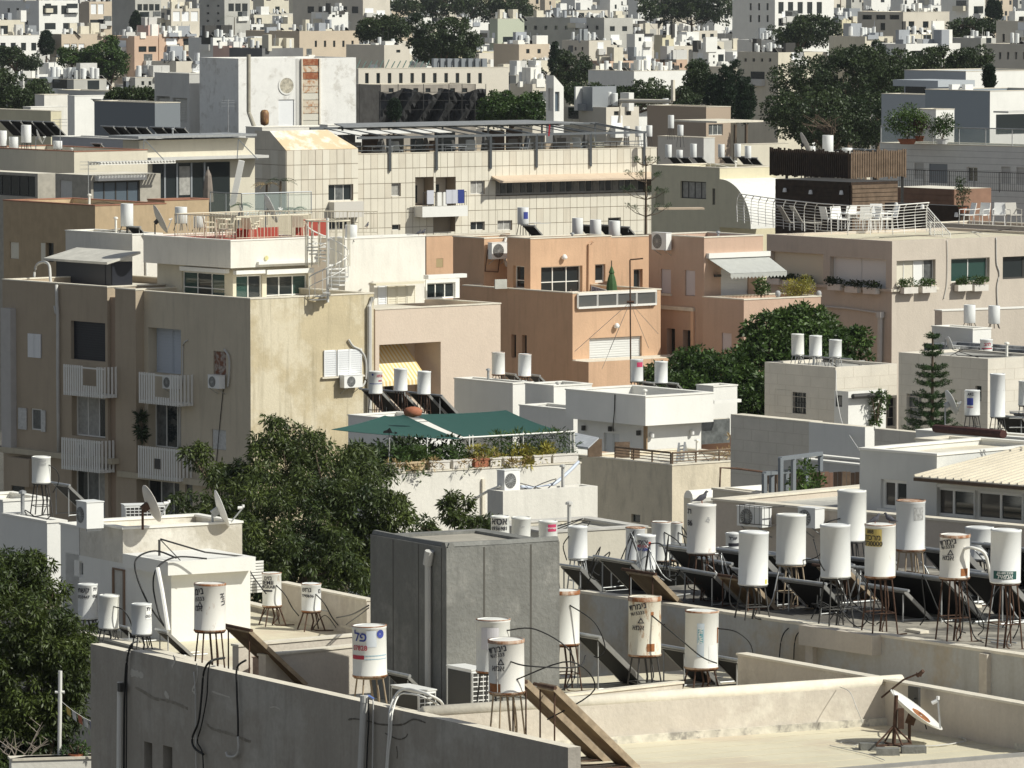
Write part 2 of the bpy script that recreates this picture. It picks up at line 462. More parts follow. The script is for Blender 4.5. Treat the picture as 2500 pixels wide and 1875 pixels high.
 mesh('roof',[z(p,zf)for p in inner],[(0,1,2,3)],roof or ROOFW,par)
 fr.zf=zf;fr.par=par;fr.wall=w
 for args in todo:opening(fr,par,*args)
 return fr
def opening(fr,par,face,kind,u0,u1,v0,v1,dep,o):
 B=lambda name,m,p,a,b,c,d,e,f,mb=None:fr.fbox(name,m,p,face,a,b,c,d,e,f,mb)
 n=o.get('n',2);W=u1-u0;H=v1-v0
 if kind=='win':
  ft=o.get('ft',.05);fm=o.get('fm',WMET);wf=MB();dz=-dep+.02
  for a,b,c,d in((u0,u1,v0,v0+ft),(u0,u1,v1-ft,v1),(u0,u0+ft,v0+ft,v1-ft),(u1-ft,u1,v0+ft,v1-ft)):
   B(0,0,0,a,b,c,d,dz,dz+.06,wf)
  for k in range(1,n):
   u=u0+W*k/n;B(0,0,0,u-ft*.45,u+ft*.45,v0+ft,v1-ft,dz,dz+.05,wf)
  if o.get('bar'):B(0,0,0,u0+ft,u1-ft,v0+H*o['bar']-.02,v0+H*o['bar']+.02,dz,dz+.045,wf)
  w=wf.build('window',fm,par)
  for k in range(n):
   a=u0+W*k/n+ft*.5;b=u0+W*(k+1)/n-ft*.5
   g=o.get('gl',WINGL)
   if isinstance(g,(list,tuple)):g=g[k%len(g)]
   B('pane',g,w,a,b,v0+ft*.5,v1-ft*.5,dz+.004,dz+.02)
  if o.get('sill'):B('sill',o.get('sm',COPE),w,u0-.06,u1+.06,v0-.07,v0-.003,-dep+.03,.06)
 elif kind=='shut': # slatted shutter or roller blind
  mm=o.get('m',SHUT);wf=MB();ns=max(4,int(H/o.get('pitch',.09)));sd=o.get('sd',-dep+.03)
  st=o.get('st',.7)
  for k in range(n):
   a=u0+W*k/n+.015;b=u0+W*(k+1)/n-.015
   for i in range(ns):
    c=v0+H*i/ns;B(0,0,0,a+.03,b-.03,c,c+H/ns*st,sd,sd+.03,wf)
   B(0,0,0,a,a+.035,v0,v1,sd,sd+.045,wf);B(0,0,0,b-.035,b,v0,v1,sd,sd+.045,wf)
   B(0,0,0,a,b,v0,v1,sd-.01,sd+.008,wf)
  s=wf.build('shutter',mm,par)
  if o.get('box'):B('shutter_box',o.get('bm',mm),s,u0-.05,u1+.05,v1+.01,v1+.22,.0,.2)
 elif kind=='panel':
  B(o.get('nm','shutter'),o.get('m',SHUT),par,u0+.01,u1-.01,v0+.01,v1-.01,-dep+.01,-dep+.05)
 elif kind=='dark':
  B('window',o.get('m',WINGL),par,u0+.02,u1-.02,v0+.02,v1-.02,-dep+.01,-dep+.03)
 elif kind=='grille':
  w=B('window',WINGL,par,u0+.02,u1-.02,v0+.02,v1-.02,-dep+.01,-dep+.03)
  gb=MB();k=max(3,int(W/.14))
  for i in range(k+1):
   u=u0+W*i/k;gb.bar(fr.pt(face,u,v0,-.03),fr.pt(face,u,v1,-.03),.025)
  for v in(v0+.02,v1-.02,(v0+v1)/2):gb.bar(fr.pt(face,u0,v,-.03),fr.pt(face,u1,v,-.03),.025)
  gb.build('grille',o.get('gm',DMET),par)
 elif kind=='hole':pass
def slab(par,name,m,cx,cy,Y,xl,xr,th,yaw=38,C=None,a=None,b=None):
 """a flat slab, near top corner at a pixel"""
 C=at(cx,cy,Y)if C is None else Vector(C);ya=math.radians(yaw)
 r=Vector((math.cos(ya),math.sin(ya),0));l=Vector((-math.sin(ya),math.cos(ya),0))
 a=lenfor(C,r,xr)if a is None else a;b=lenfor(C,l,xl)if b is None else b
 c=C+r*a/2+l*b/2-Vector((0,0,th/2))
 return ubox(name,m,par,c,(a,b,th),ya)
# ------------------------------------------------------------------ lettering (flat print that follows what it is on)
_txt={}
def txt_mesh(s,rtl=None):
 if s in _txt:return _txt[s]
 cu=bpy.data.curves.new('print','FONT');cu.body=s;cu.size=1.;cu.align_x='CENTER';cu.align_y='CENTER';cu.offset=.018
 ob=bpy.data.objects.new('print',cu)
 tmp=bpy.data.meshes.new_from_object(ob)
 vs=np.zeros(len(tmp.vertices)*3);tmp.vertices.foreach_get('co',vs);vs=vs.reshape(-1,3)
 fs=[tuple(p.vertices)for p in tmp.polygons]
 bpy.data.objects.remove(ob);bpy.data.meshes.remove(tmp)
 _txt[s]=(vs,fs);return _txt[s]
def cyl_print(par,name,s,c,r,ang,z,size,m,rot=0.,squash=1.):
 """lettering bent round a cylinder: c axis point, ang where it faces, z height of its middle"""
 vs,fs=txt_mesh(s);out=[]
 for x,y,_ in vs:
  x,y=x*size*squash,y*size
  x,y=x*math.cos(rot)-y*math.sin(rot),x*math.sin(rot)+y*math.cos(rot)
  t=ang+x/r
  out.append((c[0]+(r+.009)*math.cos(t),c[1]+(r+.009)*math.sin(t),z+y))
 return mesh(name,out,fs,m,par)
def cyl_patch(par,name,c,r,a0,a1,z0,z1,m,lift=.004):
 n=8;vs=[];fs=[]
 for i in range(n+1):
  t=a0+(a1-a0)*i/n
  for z in(z0,z1):vs.append((c[0]+(r+lift)*math.cos(t),c[1]+(r+lift)*math.sin(t),z))
 for i in range(n):fs.append((2*i,2*i+2,2*i+3,2*i+1))
 return mesh(name,vs,fs,m,par)
# ------------------------------------------------------------------ solar water tanks and collectors
FRONT=-math.pi/2 # the side of a cylinder that faces the photograph
def tank(label,xc,w,yt,yb,Y,zf,m=None,rim=None,texts=(),group='solar water tanks on the near roofs',lid=None,hose=None,legc=None,seam=None,splay=1.28,dome=.02):
 m=m or TANKW
 if m is TANKW:m=(TANKW,TANKV,TANKG,TANKV)[int(xc*7+yt)%4]
 c0=at(xc,yb,Y);r=w*Y/F/2;z0=c0.z;z1=at(xc,yt,Y).z
 c=(c0.x,Y,0.)
 t=thing('water_tank',label,'water tank',(c0.x,Y,zf),group)
 H=z1-z0
 b=MB();b.lathe((c[0],c[1],z0),[(r*.97,0),(r+.006,.012),(r+.006,.035),(r,.042),(r,H*.5),(r,H-.05),(r+.007,H-.042),(r+.007,H-.008),(r*.985,H)],36)
 body=b.build('tank_body',m,t,True)
 l=MB();l.lathe((c[0],c[1],z1-.004),[(r*.985,0),(r*.93,.004),(r*.9,-.012),(r*.5,dome*.6),(r*.04,dome)],36);l.disc((c[0],c[1],z1-.004+dome),r*.05,12)
 l.build('lid',lid or m,t)
 l=MB();l.disc((c[0],c[1],z0+.01),r*.97,24);l.build('underside',DMET,t)
 if rim:
  q=MB();q.lathe((c[0],c[1],z1-rim),[(r+.010,0),(r+.011,rim+.002),(r*.97,rim+.004)],36);q.build('rim',RUSTRIM,t,True)
  q=MB();q.lathe((c[0],c[1],z0-.004),[(r*.97,0),(r+.009,0),(r+.010,.035)],36);q.build('bottom_rim',RUSTRIM,t,True)
 if seam is not None:
  q=MB();q.bar((c[0]+(r+.003)*math.cos(seam),c[1]+(r+.003)*math.sin(seam),z0+.04),(c[0]+(r+.003)*math.cos(seam),c[1]+(r+.003)*math.sin(seam),z1-.05),.012);q.build('seam',m,t)
 lm=legc or DMET;hh=z0-zf
 for k in range(4):
  a=math.pi/4+k*math.pi/2+.35
  p0=Vector((c[0]+r*.82*math.cos(a),c[1]+r*.82*math.sin(a),z0+.0));p1=Vector((c[0]+r*splay*math.cos(a),c[1]+r*splay*math.sin(a),zf))
  q=MB();q.tube([p0,p1],.017,6);q.build('leg',lm,t)
 q=MB();ring=[Vector((c[0]+r*.93*math.cos(a),c[1]+r*.93*math.sin(a),z0-.02))for a in[i*math.pi/10 for i in range(21)]]
 q.tube(ring,.014,5);q.build('stand_ring',lm,t)
 q=MB()
 if hh>.5:
  for k in range(4):
   a=math.pi/4+k*math.pi/2+.35;a2=a+math.pi/2;f=.62;rr=r*(.82+(splay-.82)*f);zz=z0-hh*f
   q.tube([(c[0]+rr*math.cos(a),c[1]+rr*math.sin(a),zz),(c[0]+rr*math.cos(a2),c[1]+rr*math.sin(a2),zz)],.010,5)
 q.tube([(c[0],c[1],z0),(c[0]+.05,c[1]-.03,(z0+zf)/2),(c[0],c[1],zf)],.022,6)
 q.tube(spline([(c[0]+.1,c[1],z0),(c[0]+.16,c[1]-.05,z0-hh*.5),(c[0]+.05,c[1]-.1,zf+.03),(c[0]+.5,c[1]-.2,zf+.03)],5),.014,5)
 q.build('brace',lm,t)
 for tx in texts:
  k=tx[0]
  if k=='p':cyl_patch(t,tx[6]if len(tx)>6 else 'sticker',c,r,FRONT+tx[1],FRONT+tx[2],z0+H*tx[3],z0+H*tx[4],tx[5])
  else:cyl_print(t,'print',k,c,r,FRONT+tx[1],z0+H*tx[2],tx[3],tx[4]if len(tx)>4 else BLACKINK,tx[5]if len(tx)>5 else 0.,tx[6]if len(tx)>6 else 1.)
 if hose:
  for h in hose:
   a,fz,pts=h[0],h[1],h[2];st=Vector((c[0]+r*math.cos(FRONT+a),c[1]+r*math.sin(FRONT+a),z0+H*fz))
   q=MB();q.tube(spline([st]+[st+Vector(p)for p in pts],6),h[3]if len(h)>3 else .013,6);q.build('hose',h[4]if len(h)>4 else BLACKR,t,True)
 k=int(xc*3+yb);t.rotation_euler=(((k%7)-3)*.005,((k%5)-2)*.007,0)
 return t
_p={}
def proto():
 b=MB();b.lathe((0,0,0),[(.485,0),(.5,.01),(.5,.5),(.5,.97),(.485,1.)],20);_p['body']=b.me('tank_body',TANKW,True)
 b=MB();b.disc((0,0,.985),.49,20);_p['lid']=b.me('lid',TANKW)
 b=MB()
 for k in range(4):
  a=math.pi/4+k*math.pi/2+.3;b.tube([(.42*math.cos(a),.42*math.sin(a),1),(.62*math.cos(a),.62*math.sin(a),0)],.035,5)
 b.tube([(0,0,1),(0.05,0,0)],.04,5)
 b.lathe((0,0,.97),[(.44,0),(.47,.0),(.47,.05),(.1,.05)],12)
 _p['stand']=b.me('stand',DMET)
 b=MB();b.lathe((0,0,.38),[(.25,0),(.255,.02),(.255,1.0),(.24,1.02),(0.01,1.03)],12)
 _p['far']=b.me('water_tank',TANKW)
 b=MB()
 for k in range(3):
  a=k*2.1+.5;b.bar((.2*math.cos(a),.2*math.sin(a),.4),(.3*math.cos(a),.3*math.sin(a),0),.045)
 b.bar((.25,0,.5),(.75,.3,.15),.05)
 n0=len(_p['far'].polygons)
 me=bpy.data.meshes.new('water_tank');base=MB();base.lathe((0,0,.38),[(.25,0),(.255,.02),(.255,1.0),(.24,1.02),(0.01,1.03)],12);nf=len(base.f);base.add(b.v,b.f)
 me.from_pydata(base.v,[],base.f);me.materials.append(TANKW);me.materials.append(DMET)
 for i,p in enumerate(me.polygons):p.material_index=0 if i<nf else 1
 _p['far']=me
 # collector: origin at the middle of its top edge; it runs down along +X
 def coll(W,Lg,tilt):
  ct,st=math.cos(tilt),math.sin(tilt)
  def P(s,y,n):return(s*ct+n*st,y,-s*st+n*ct)
  fr_,bk,gl=MB(),MB(),MB();T=.09;e=.03
  for(s0,s1,y0,y1)in((0,Lg,-W/2,-W/2+e),(0,Lg,W/2-e,W/2),(0,e,-W/2+e,W/2-e),(Lg-e,Lg,-W/2+e,W/2-e)):
   fr_.hexa([P(s0,y0,0),P(s1,y0,0),P(s1,y1,0),P(s0,y1,0),P(s0,y0,T),P(s1,y0,T),P(s1,y1,T),P(s0,y1,T)])
  bk.hexa([P(e,-W/2+e,.008),P(Lg-e,-W/2+e,.008),P(Lg-e,W/2-e,.008),P(e,W/2-e,.008),P(e,-W/2+e,.05),P(Lg-e,-W/2+e,.05),P(Lg-e,W/2-e,.05),P(e,W/2-e,.05)])
  gl.add([P(e,-W/2+e,T-.006),P(Lg-e,-W/2+e,T-.006),P(Lg-e,W/2-e,T-.006),P(e,W/2-e,T-.006)],[(0,1,2,3)])
  return fr_,bk,gl
 fr_,bk,gl=coll(.95,2.0,math.radians(42))
 _p['c_frame']=fr_.me('frame',ALU);_p['c_back']=bk.me('backing',ABSORB);_p['c_glass']=gl.me('glass',SGLASS)
 _p['c_frameb']=fr_.me('frame',ALUBR);_p['c_backb']=bk.me('backing',ABSBR)
 me=bpy.data.meshes.new('solar_panel');base=MB();base.add(fr_.v,fr_.f);n1=len(base.f);base.add(bk.v,bk.f);n2=len(base.f);base.add(gl.v,gl.f)
 me.from_pydata(base.v,[],base.f)
 for q in(ALU,ABSORB,SGLASS):me.materials.append(q)
 for i,p in enumerate(me.polygons):p.material_index=0 if i<n1 else 1 if i<n2 else 2
 _p['panel']=me
proto()
def inst(name,key,par,loc,scale=(1,1,1),rz=0.):
 o=bpy.data.objects.new(name,_p[key]);COL.objects.link(o)
 if par is not None:o.parent=par
 o.location=Vector(loc)-org(par);o.scale=scale;o.rotation_euler=(0,0,rz);return o
def midtank(label,xc,w,yt,yb,Y,zf,group):
 c=at(xc,yb,Y);d=w*Y/F;h=at(xc,yt,Y).z-c.z
 t=thing('water_tank',label,'water tank',(c.x,Y,min(zf,c.z-.1)),group)
 rz=random.random()*3
 inst('tank_body','body',t,(c.x,Y,c.z),(d,d,h),rz);inst('lid','lid',t,(c.x,Y,c.z),(d,d,h),rz)
 inst('stand','stand',t,(c.x,Y,min(zf,c.z-.1)),(d,d,max(.1,c.z-zf)),rz)
 return t
def panel(label,px,py,Y,yaw=36,W=.95,Lg=2.0,group='solar collectors under the roof tanks',brown=False,zf=None,P=None):
 """collector whose top edge has its middle at a pixel and distance"""
 p=at(px,py,Y)if P is None else Vector(P)
 t=thing('solar_panel',label,'solar panel',p,group);rz=math.radians(yaw);sc=(Lg/2.0,W/.95,Lg/2.0)
 inst('frame','c_frameb' if brown else 'c_frame',t,p,sc,rz);inst('backing','c_backb' if brown else 'c_back',t,p,sc,rz);inst('glass','c_glass',t,p,sc,rz)
 r=Vector((math.cos(rz),math.sin(rz),0));l=Vector((-math.sin(rz),math.cos(rz),0))
 q=MB()
 if zf is not None:
  for s in(-1,1):
   a=p+l*(s*W*.42)+r*.05-Vector((0,0,.05));q.tube([a,Vector((a.x,a.y,zf))],.015,5)
   b2=p+l*(s*W*.42)+r*(Lg*.70)-Vector((0,0,Lg*.64));
   if b2.z>zf+.05:q.tube([b2,Vector((b2.x,b2.y,zf))],.015,5)
   q.tube([Vector((a.x,a.y,zf+.03)),Vector((b2.x,b2.y,zf+.03))],.012,5)
 q.tube([p+l*(W*.62)+Vector((0,0,.05)),p-l*(W*.62)+Vector((0,0,.05))],.03,8)
 q.build('support',RUSTM if brown else GALV,t)
 return t
# ------------------------------------------------------------------ air conditioners, dishes
def _ringdisc(mb,c,n,r0,r1,k=20,d=0.):
 n=Vector(n);a=n.cross(Vector((0,0,1))).normalized();b=a.cross(n);base=len(mb.v)
 for i in range(k):
  t=2*math.pi*i/k
  for r in(r0,r1):mb.v.append(tuple(Vector(c)+n*d+a*(r*math.cos(t))+b*(r*math.sin(t))))
 for i in range(k):
  j=(i+1)%k;mb.f.append((base+2*i,base+2*i+1,base+2*j+1,base+2*j))
def ac(label,c,n_az,w=.8,h=.56,d=.3,fan=True,grid=False,side=False,bracket=None,m=None,group='air conditioner condensers',writing=None):
 """c: bottom centre; n_az: compass of its front in degrees"""
 a=math.radians(n_az);n=Vector((math.cos(a),math.sin(a),0));u=Vector((-math.sin(a),math.cos(a),0));c=Vector(c)
 t=thing('air_conditioner',label,'air conditioner',c,group)
 ubox('case',m or WPLAST,t,c+Vector((0,0,h/2)),(d,w,h),a)
 ubox('top_lid',m or WPLAST,t,c+Vector((0,0,h+.011)),(d+.03,w+.03,.02),a)
 f=c+n*(d/2)
 fc=f-u*(w*.12)+Vector((0,0,h*.5));R=min(h*.43,w*.36)
 if fan:
  q=MB();_ringdisc(q,fc,n,0.01,R,24,.004);q.build('fan_opening',DMET,t)
  q=MB()
  for i in range(6):_ringdisc(q,fc,n,R*(i+.55)/6,R*(i+.9)/6,20,.012)
  for i in range(8):
   tt=math.pi*i/8;dv=u*math.cos(tt)+Vector((0,0,math.sin(tt)));q.bar(fc-dv*R+n*.014,fc+dv*R+n*.014,.01)
  _ringdisc(q,fc,n,0.01,R*.18,12,.018)
  q.build('fan_grille',GALV if m is None else m,t)
 if grid or side: # back or side with a coil behind a plastic grid
  for(cc,uu,ww)in(((f,u,w*.94),)if grid else())+(((c+u*(w/2),n,d*.9),)if side else()):
   nn=uu.cross(Vector((0,0,1)))if cc is f else u
   if cc is f and nn.dot(n)<0:nn=-nn
   q=MB();q.add([cc-uu*(ww/2)+nn*.004+Vector((0,0,.04)),cc+uu*(ww/2)+nn*.004+Vector((0,0,.04)),cc+uu*(ww/2)+nn*.004+Vector((0,0,h-.04)),cc-uu*(ww/2)+nn*.004+Vector((0,0,h-.04))],[(0,1,2,3)]);q.build('coil',DMET,t)
   if cc is f and grid=='coil':continue
   q=MB();k=max(3,int(ww/.09))
   for i in range(k+1):x=-ww/2+ww*i/k;q.bar(cc+uu*x+nn*.012+Vector((0,0,.04)),cc+uu*x+nn*.012+Vector((0,0,h-.04)),.016)
   k=max(3,int(h/.09))
   for i in range(k+1):z=.04+(h-.08)*i/k;q.bar(cc-uu*(ww/2)+nn*.012+Vector((0,0,z)),cc+uu*(ww/2)+nn*.012+Vector((0,0,z)),.016)
   q.build('grid',m or WPLAST,t)
 q=MB()
 for s in(-.35,.35):
  p=c+u*(w*s);
  if bracket:q.bar(p+n*(d/2),p-n*(d/2+.12),.03);q.bar(p+n*(d/2),p-n*(d/2+.12)-Vector((0,0,.25)),.02)
  else:q.box(p-Vector((0,0,.03)),(.35,.05,.06),a)
 q.build('bracket' if bracket else 'foot',GALV,t)
 return t
def ac_on(fr,face,px,py,label,out=.34,**k):
 """condenser hung on a wall; px, py: the middle of its bottom edge"""
 u,v=fr.uv(face,px,py,out);n=fr.nR if face=='R' else fr.nL
 p=fr.pt(face,u,v,k.get('d',.3)/2+.12)
 return ac(label,p,math.degrees(math.atan2(n.y,n.x)),bracket=True,**k)
def dish(label,px,py,Y,R,az,el,zf,pole=None,group='satellite dishes',m=None,arm=.9,worn=False):
 c=at(px,py,Y);t=thing('satellite_dish',label,'satellite dish',(c.x,c.y,zf),group)
 a,e=math.radians(az),math.radians(el)
 n=Vector((math.cos(a)*math.cos(e),math.sin(a)*math.cos(e),math.sin(e)));u=n.cross(Vector((0,0,1))).normalized();v=u.cross(n)
 vs,fs=[],[];K=28;rings=[.02,.3,.6,.85,1.]
 for off in(0,.012):
  for q in rings:
   for i in range(K):
    tt=2*math.pi*i/K;p=c+u*(R*q*math.cos(tt))+v*(R*q*1.06*math.sin(tt))+n*(R*.22*q*q-off);vs.append(p)
 m1=len(rings)
 for s in(0,1):
  for i in range(m1-1):
   for j in range(K):
    b=s*m1*K+i*K;f=(b+j,b+(j+1)%K,b+K+(j+1)%K,b+K+j);fs.append(f if s==0 else f[::-1])
 b0,b1=(m1-1)*K,(2*m1-1)*K
 for j in range(K):fs.append((b0+j,b0+(j+1)%K,b1+(j+1)%K,b1+j))
 mesh('reflector',vs,fs,m or WMET,t,True)
 q=MB();tip=c+n*(R*arm)-v*(R*.35);q.bar(c-v*R*.98+n*R*.2,tip,.03);q.build('feed_arm',GALV,t)
 q=MB();q.tube([tip-n*.02,tip+(c-tip).normalized()*.12],.035,8);q.tube([tip,tip+Vector((0,0,.06))],.03,8);q.build('receiver',WPLAST,t)
 q=MB();bk=c-n*.16-v*R*.1;q.bar(c,bk,.12,.16);q.tube([bk,Vector((bk.x,bk.y,zf))],.028,8)
 q.build('mast',pole or RUSTM,t)
 return t
# ------------------------------------------------------------------ foliage
def leaves(name,par,cents,rad,per,ll,lw,m,droop=.4,up=.3,kind=None):
 """clumps of small leaf faces round each centre; all numpy"""
 cents=np.asarray(cents,float);n=len(cents);rad=np.broadcast_to(np.asarray(rad,float),(n,))
 C=np.repeat(cents,per,0);R=np.repeat(rad,per)
 M=len(C);d=rng.normal(size=(M,3));d[:,2]+=up;d/=np.linalg.norm(d,axis=1)[:,None]
 rr=R*(rng.uniform(.25,1.0,M)**.6);P=C+d*rr[:,None]*np.array([1,1,.8])
 ax=d+rng.normal(size=(M,3))*.55;ax[:,2]-=droop;ax/=np.linalg.norm(ax,axis=1)[:,None]
 sd=np.cross(ax,d+rng.normal(size=(M,3))*.7);sd/=(np.linalg.norm(sd,axis=1)[:,None]+1e-9)
 s=rng.uniform(.7,1.25,M)[:,None]
 v=np.stack([P,P+ax*ll*.45*s+sd*lw*.5*s,P+ax*ll*s,P+ax*ll*.45*s-sd*lw*.5*s],1).reshape(-1,3)
 v-=np.array(org(par))
 me=bpy.data.meshes.new(name);me.vertices.add(4*M);me.loops.add(4*M);me.polygons.add(M)
 me.vertices.foreach_set('co',v.ravel());me.loops.foreach_set('vertex_index',np.arange(4*M,dtype=np.int32))
 me.polygons.foreach_set('loop_start',np.arange(0,4*M,4,dtype=np.int32))
 me.update(calc_edges=True)
 o=link(name,me,m,par)
 if kind:o['kind']=kind
 return o
def in_ells(ells,n,lo=.45):
 """points spread through a union of ellipsoids, more of them towards the outside"""
 vol=np.array([e[3]*e[4]*e[5]for e in ells])**.67;vol/=vol.sum();k=rng.choice(len(ells),n,p=vol)
 E=np.array(ells)[k];d=rng.normal(size=(n,3));d/=np.linalg.norm(d,axis=1)[:,None]
 r=(lo+(1-lo)*rng.uniform(size=n)**.55)[:,None]
 return E[:,:3]+d*r*E[:,3:]
def tree(label,ells,nc,crad,per,ll,lw,m,zb=0.,trunk_r=.2,cat='tree',group=None,name='tree',limbs=6,droop=.4,up=.3,bark=None,lo=.45):
 E=np.array(ells);c=E[:,:3].mean(0);zlow=(E[:,2]-E[:,5]).min()
 t=thing(name,label,cat,(c[0],c[1],zb),group)
 q=MB();fork=Vector((c[0],c[1],max(zb+.5,zlow)))
 q.tube([(c[0]+.1,c[1],zb),(c[0]-.05,c[1],(zb+fork.z)/2),fork],trunk_r,8,trunk_r*.7)
 q.build('trunk',bark or BARK,t)
 q=MB()
 for k in range(limbs):
  e=E[k%len(E)];tip=Vector(e[:3])+Vector(rng.normal(size=3))*(.15*float(e[3]));mid=fork.lerp(tip,.5)+Vector((0,0,-.1*float(e[5])))
  q.tube([fork,mid,tip],trunk_r*.5,6,trunk_r*.12)
  for _ in range(3):
   t2=tip+Vector(rng.normal(size=3))*(.25*float(e[3]));q.tube([mid.lerp(tip,.5),t2],trunk_r*.18,5,trunk_r*.05)
 if limbs:q.build('limb',bark or BARK,t)
 cs=in_ells(ells,nc,lo);cr=crad*rng.uniform(.65,1.3,nc)
 leaves('crown',t,cs,cr,per,ll,lw,m,droop,up)
 return t
def plant(label,p,R,h,n,ll,lw,m,cat='plant',pot=None,group=None,droop=.3):
 p=Vector(p);t=thing('potted_plant' if pot else 'plant',label,cat,p,group)
 z0=0
 if pot:
  q=MB();q.lathe(p,[(R*.35,0),(R*.5,.28),(R*.54,.30),(R*.48,.30),(R*.4,.22),(0.01,.22)],12);q.build('pot',pot,t);z0=.25
 q=MB()
 for k in range(5):
  a=k*1.3;q.tube([p+Vector((0,0,z0)),p+Vector((R*.5*math.cos(a),R*.5*math.sin(a),z0+h*.7))],.015,4)
 q.build('stem',BARK,t)
 cs=in_ells([(p.x,p.y,p.z+z0+h*.55,R,R,h*.5)],max(5,n//40),.2)
 leaves('foliage',t,cs,R*.35,40,ll,lw,m,droop)
 return t
def shrubs(label,a,b,h,dep,n,ll,lw,m,cat='plants',name='planter_greenery',kind=None,group=None):
 a,b=Vector(a),Vector(b);t=thing(name,label,cat,a,group);cs=[]
 for i in range(n):
  p=a.lerp(b,rng.uniform());cs.append((p.x+rng.normal()*dep*.4,p.y+rng.normal()*dep*.4,p.z+min(abs(rng.normal())*h*.42,h*.75)))
 leaves('foliage',t,cs,h*.22,26,ll,lw,m,.1,.6)
 return t
# ------------------------------------------------------------------ railings, pipes, cables
def railing(label,pts,h,m,posts=None,bars=0,balusters=0.,r=.02,lean=None,glass=None,name='railing',cat='railing',group=None,par=None):
 pts=[Vector(p)for p in pts];t=par or thing(name,label,cat,pts[0],group)
 U=Vector((0,0,h));L=Vector(lean)if lean else Vector((0,0,0))
 q=MB();q.tube([p+U+L for p in pts],r*1.15,6);q.build('top_rail',m,t)
 q=MB();q2=MB();q3=MB()
 for a,b in zip(pts[:-1],pts[1:]):
  ln=(b-a).length;k=max(1,round(ln/(posts or 1.2)))
  for i in range(k+1):
   p=a.lerp(b,i/k)
   q=MB();(q.tube([p,p+U*.55-L*.3,p+U*.85,p+U+L],r,6)if lean else q.tube([p,p+U],r,6));q.build('post',m,t)
  for j in range(bars):
   f=(j+1)/(bars+1);o=U*f+(L*max(0,(f-.5)*2)if lean else Vector((0,0,0)));q2.tube([a+o,b+o],r*.5,5)
  if balusters:
   k=int(ln/balusters)
   for i in range(k+1):p=a.lerp(b,i/max(1,k));q2.bar(p+U*.08,p+U,r*.9)
   q2.bar(a+U*.08,b+U*.08,r)
  if glass:
   k=max(1,round(ln/(posts or 1.2)))
   for i in range(k):
    pa,pb=a.lerp(b,(i+.03)/k),a.lerp(b,(i+.97)/k)
    mesh('glass_panel',[pa+U*.06,pb+U*.06,pb+U*.95,pa+U*.95],[(0,1,2,3)],glass,t)
 if bars or balusters:q2.build('bars',m,t)['kind']='stuff'
 return t
def cable(label,pts,r=.012,m=None,cat='cable',smooth=6,name='cable',group=None,par=None):
 pp=spline(pts,smooth)if len(pts)>2 else[Vector(p)for p in pts]
 q=MB();q.tube(pp,r,6)
 o=q.build(name,m or BLACKR,par,True)
 if par is None:tag(o,label,cat,group)
 return o
ORD=['first','second','third','fourth','fifth','sixth','seventh','eighth','ninth','tenth','eleventh','twelfth','thirteenth','fourteenth','fifteenth','sixteenth','seventeenth','eighteenth','nineteenth','twentieth']
ORD+=['twenty-'+w for w in ORD[:9]]+['thirtieth']+['thirty-'+w for w in ORD[:9]]
def thing_box(name,label,cat,c,d,yaw,m,group=None):
 o=ubox(name,m,None,c,d,yaw);return tag(o,label,cat,group)
def frp(fr,face,px,py,off=.02):
 """a point just in front of a wall, under a pixel"""
 u,v=fr.uv(face,px,py,off);return fr.pt(face,u,v,off)
def sheet(par,name,pts,th,m,normal_up=True):
 """flat polygon with thickness (downwards)"""
 n=len(pts);v=[Vector(p)for p in pts]+[Vector(p)-Vector((0,0,th))for p in pts]
 f=[tuple(range(n)),tuple(range(2*n-1,n-1,-1))]+[(i,(i+1)%n+0,(i+1)%n+n,i+n)[::-1]for i in range(n)]
 return mesh(name,v,f,m,par)
def wall_strip(par,name,a,b,zt,zb,th,m,cope=None):
 """free standing wall or parapet between two plan points"""
 a,b=Vector((a[0],a[1],0)),Vector((b[0],b[1],0));d=(b-a).normalized();n=Vector((-d.y,d.x,0))*(th/2)
 yaw=math.atan2(d.y,d.x);c=(a+b)/2;L=(b-a).length
 o=ubox(name,m,par,(c.x,c.y,(zt+zb)/2),(L,th,zt-zb),yaw)
 if cope:ubox('coping',cope,par,(c.x,c.y,zt+.022),(L+.04,th+.05,.04),yaw)
 return o
def bird(label,p,az,s=1.,group='birds resting on the tanks and roofs'):
 p=Vector(p);a=math.radians(az);f=Vector((math.cos(a),math.sin(a),0));Z=Vector((0,0,1))
 t=thing('pigeon',label,'bird',p,group)
 sp=[(-.20,.07,.008),(-.12,.085,.022),(-.07,.10,.045),(-.01,.125,.062),(.05,.155,.055),(.075,.195,.034),(.085,.225,.026),(.105,.245,.027),(.125,.243,.018),(.140,.236,.007),(.152,.232,.002)]
 vs,fs=[],[];K=10;sd=f.cross(Z)
 for i,(x,z,r)in enumerate(sp):
  x2,z2=sp[min(i+1,len(sp)-1)][:2];x1,z1=sp[max(i-1,0)][:2];d=(f*(x2-x1)+Z*(z2-z1)).normalized();u=sd.cross(d)
  for j in range(K):
   tt=2*math.pi*j/K;vs.append(p+(f*x+Z*z+sd*(r*.85*math.cos(tt))+u*(r*math.sin(tt)))*s)
 for i in range(len(sp)-1):
  for j in range(K):fs.append((i*K+j,i*K+(j+1)%K,(i+1)*K+(j+1)%K,(i+1)*K+j))
 mesh('bird_body',vs,fs,mat('pigeon_grey',(.10,.10,.12),var=.4,scale=20),t,True)
 for e in(-.02,.02):
  q=MB();q.tube([p+(f*.0+sd*e+Z*.08)*s,p+(f*.01+sd*e)*s],.006*s,5);q.build('leg',mat('bird_leg',(.35,.12,.08)),t)
 return t
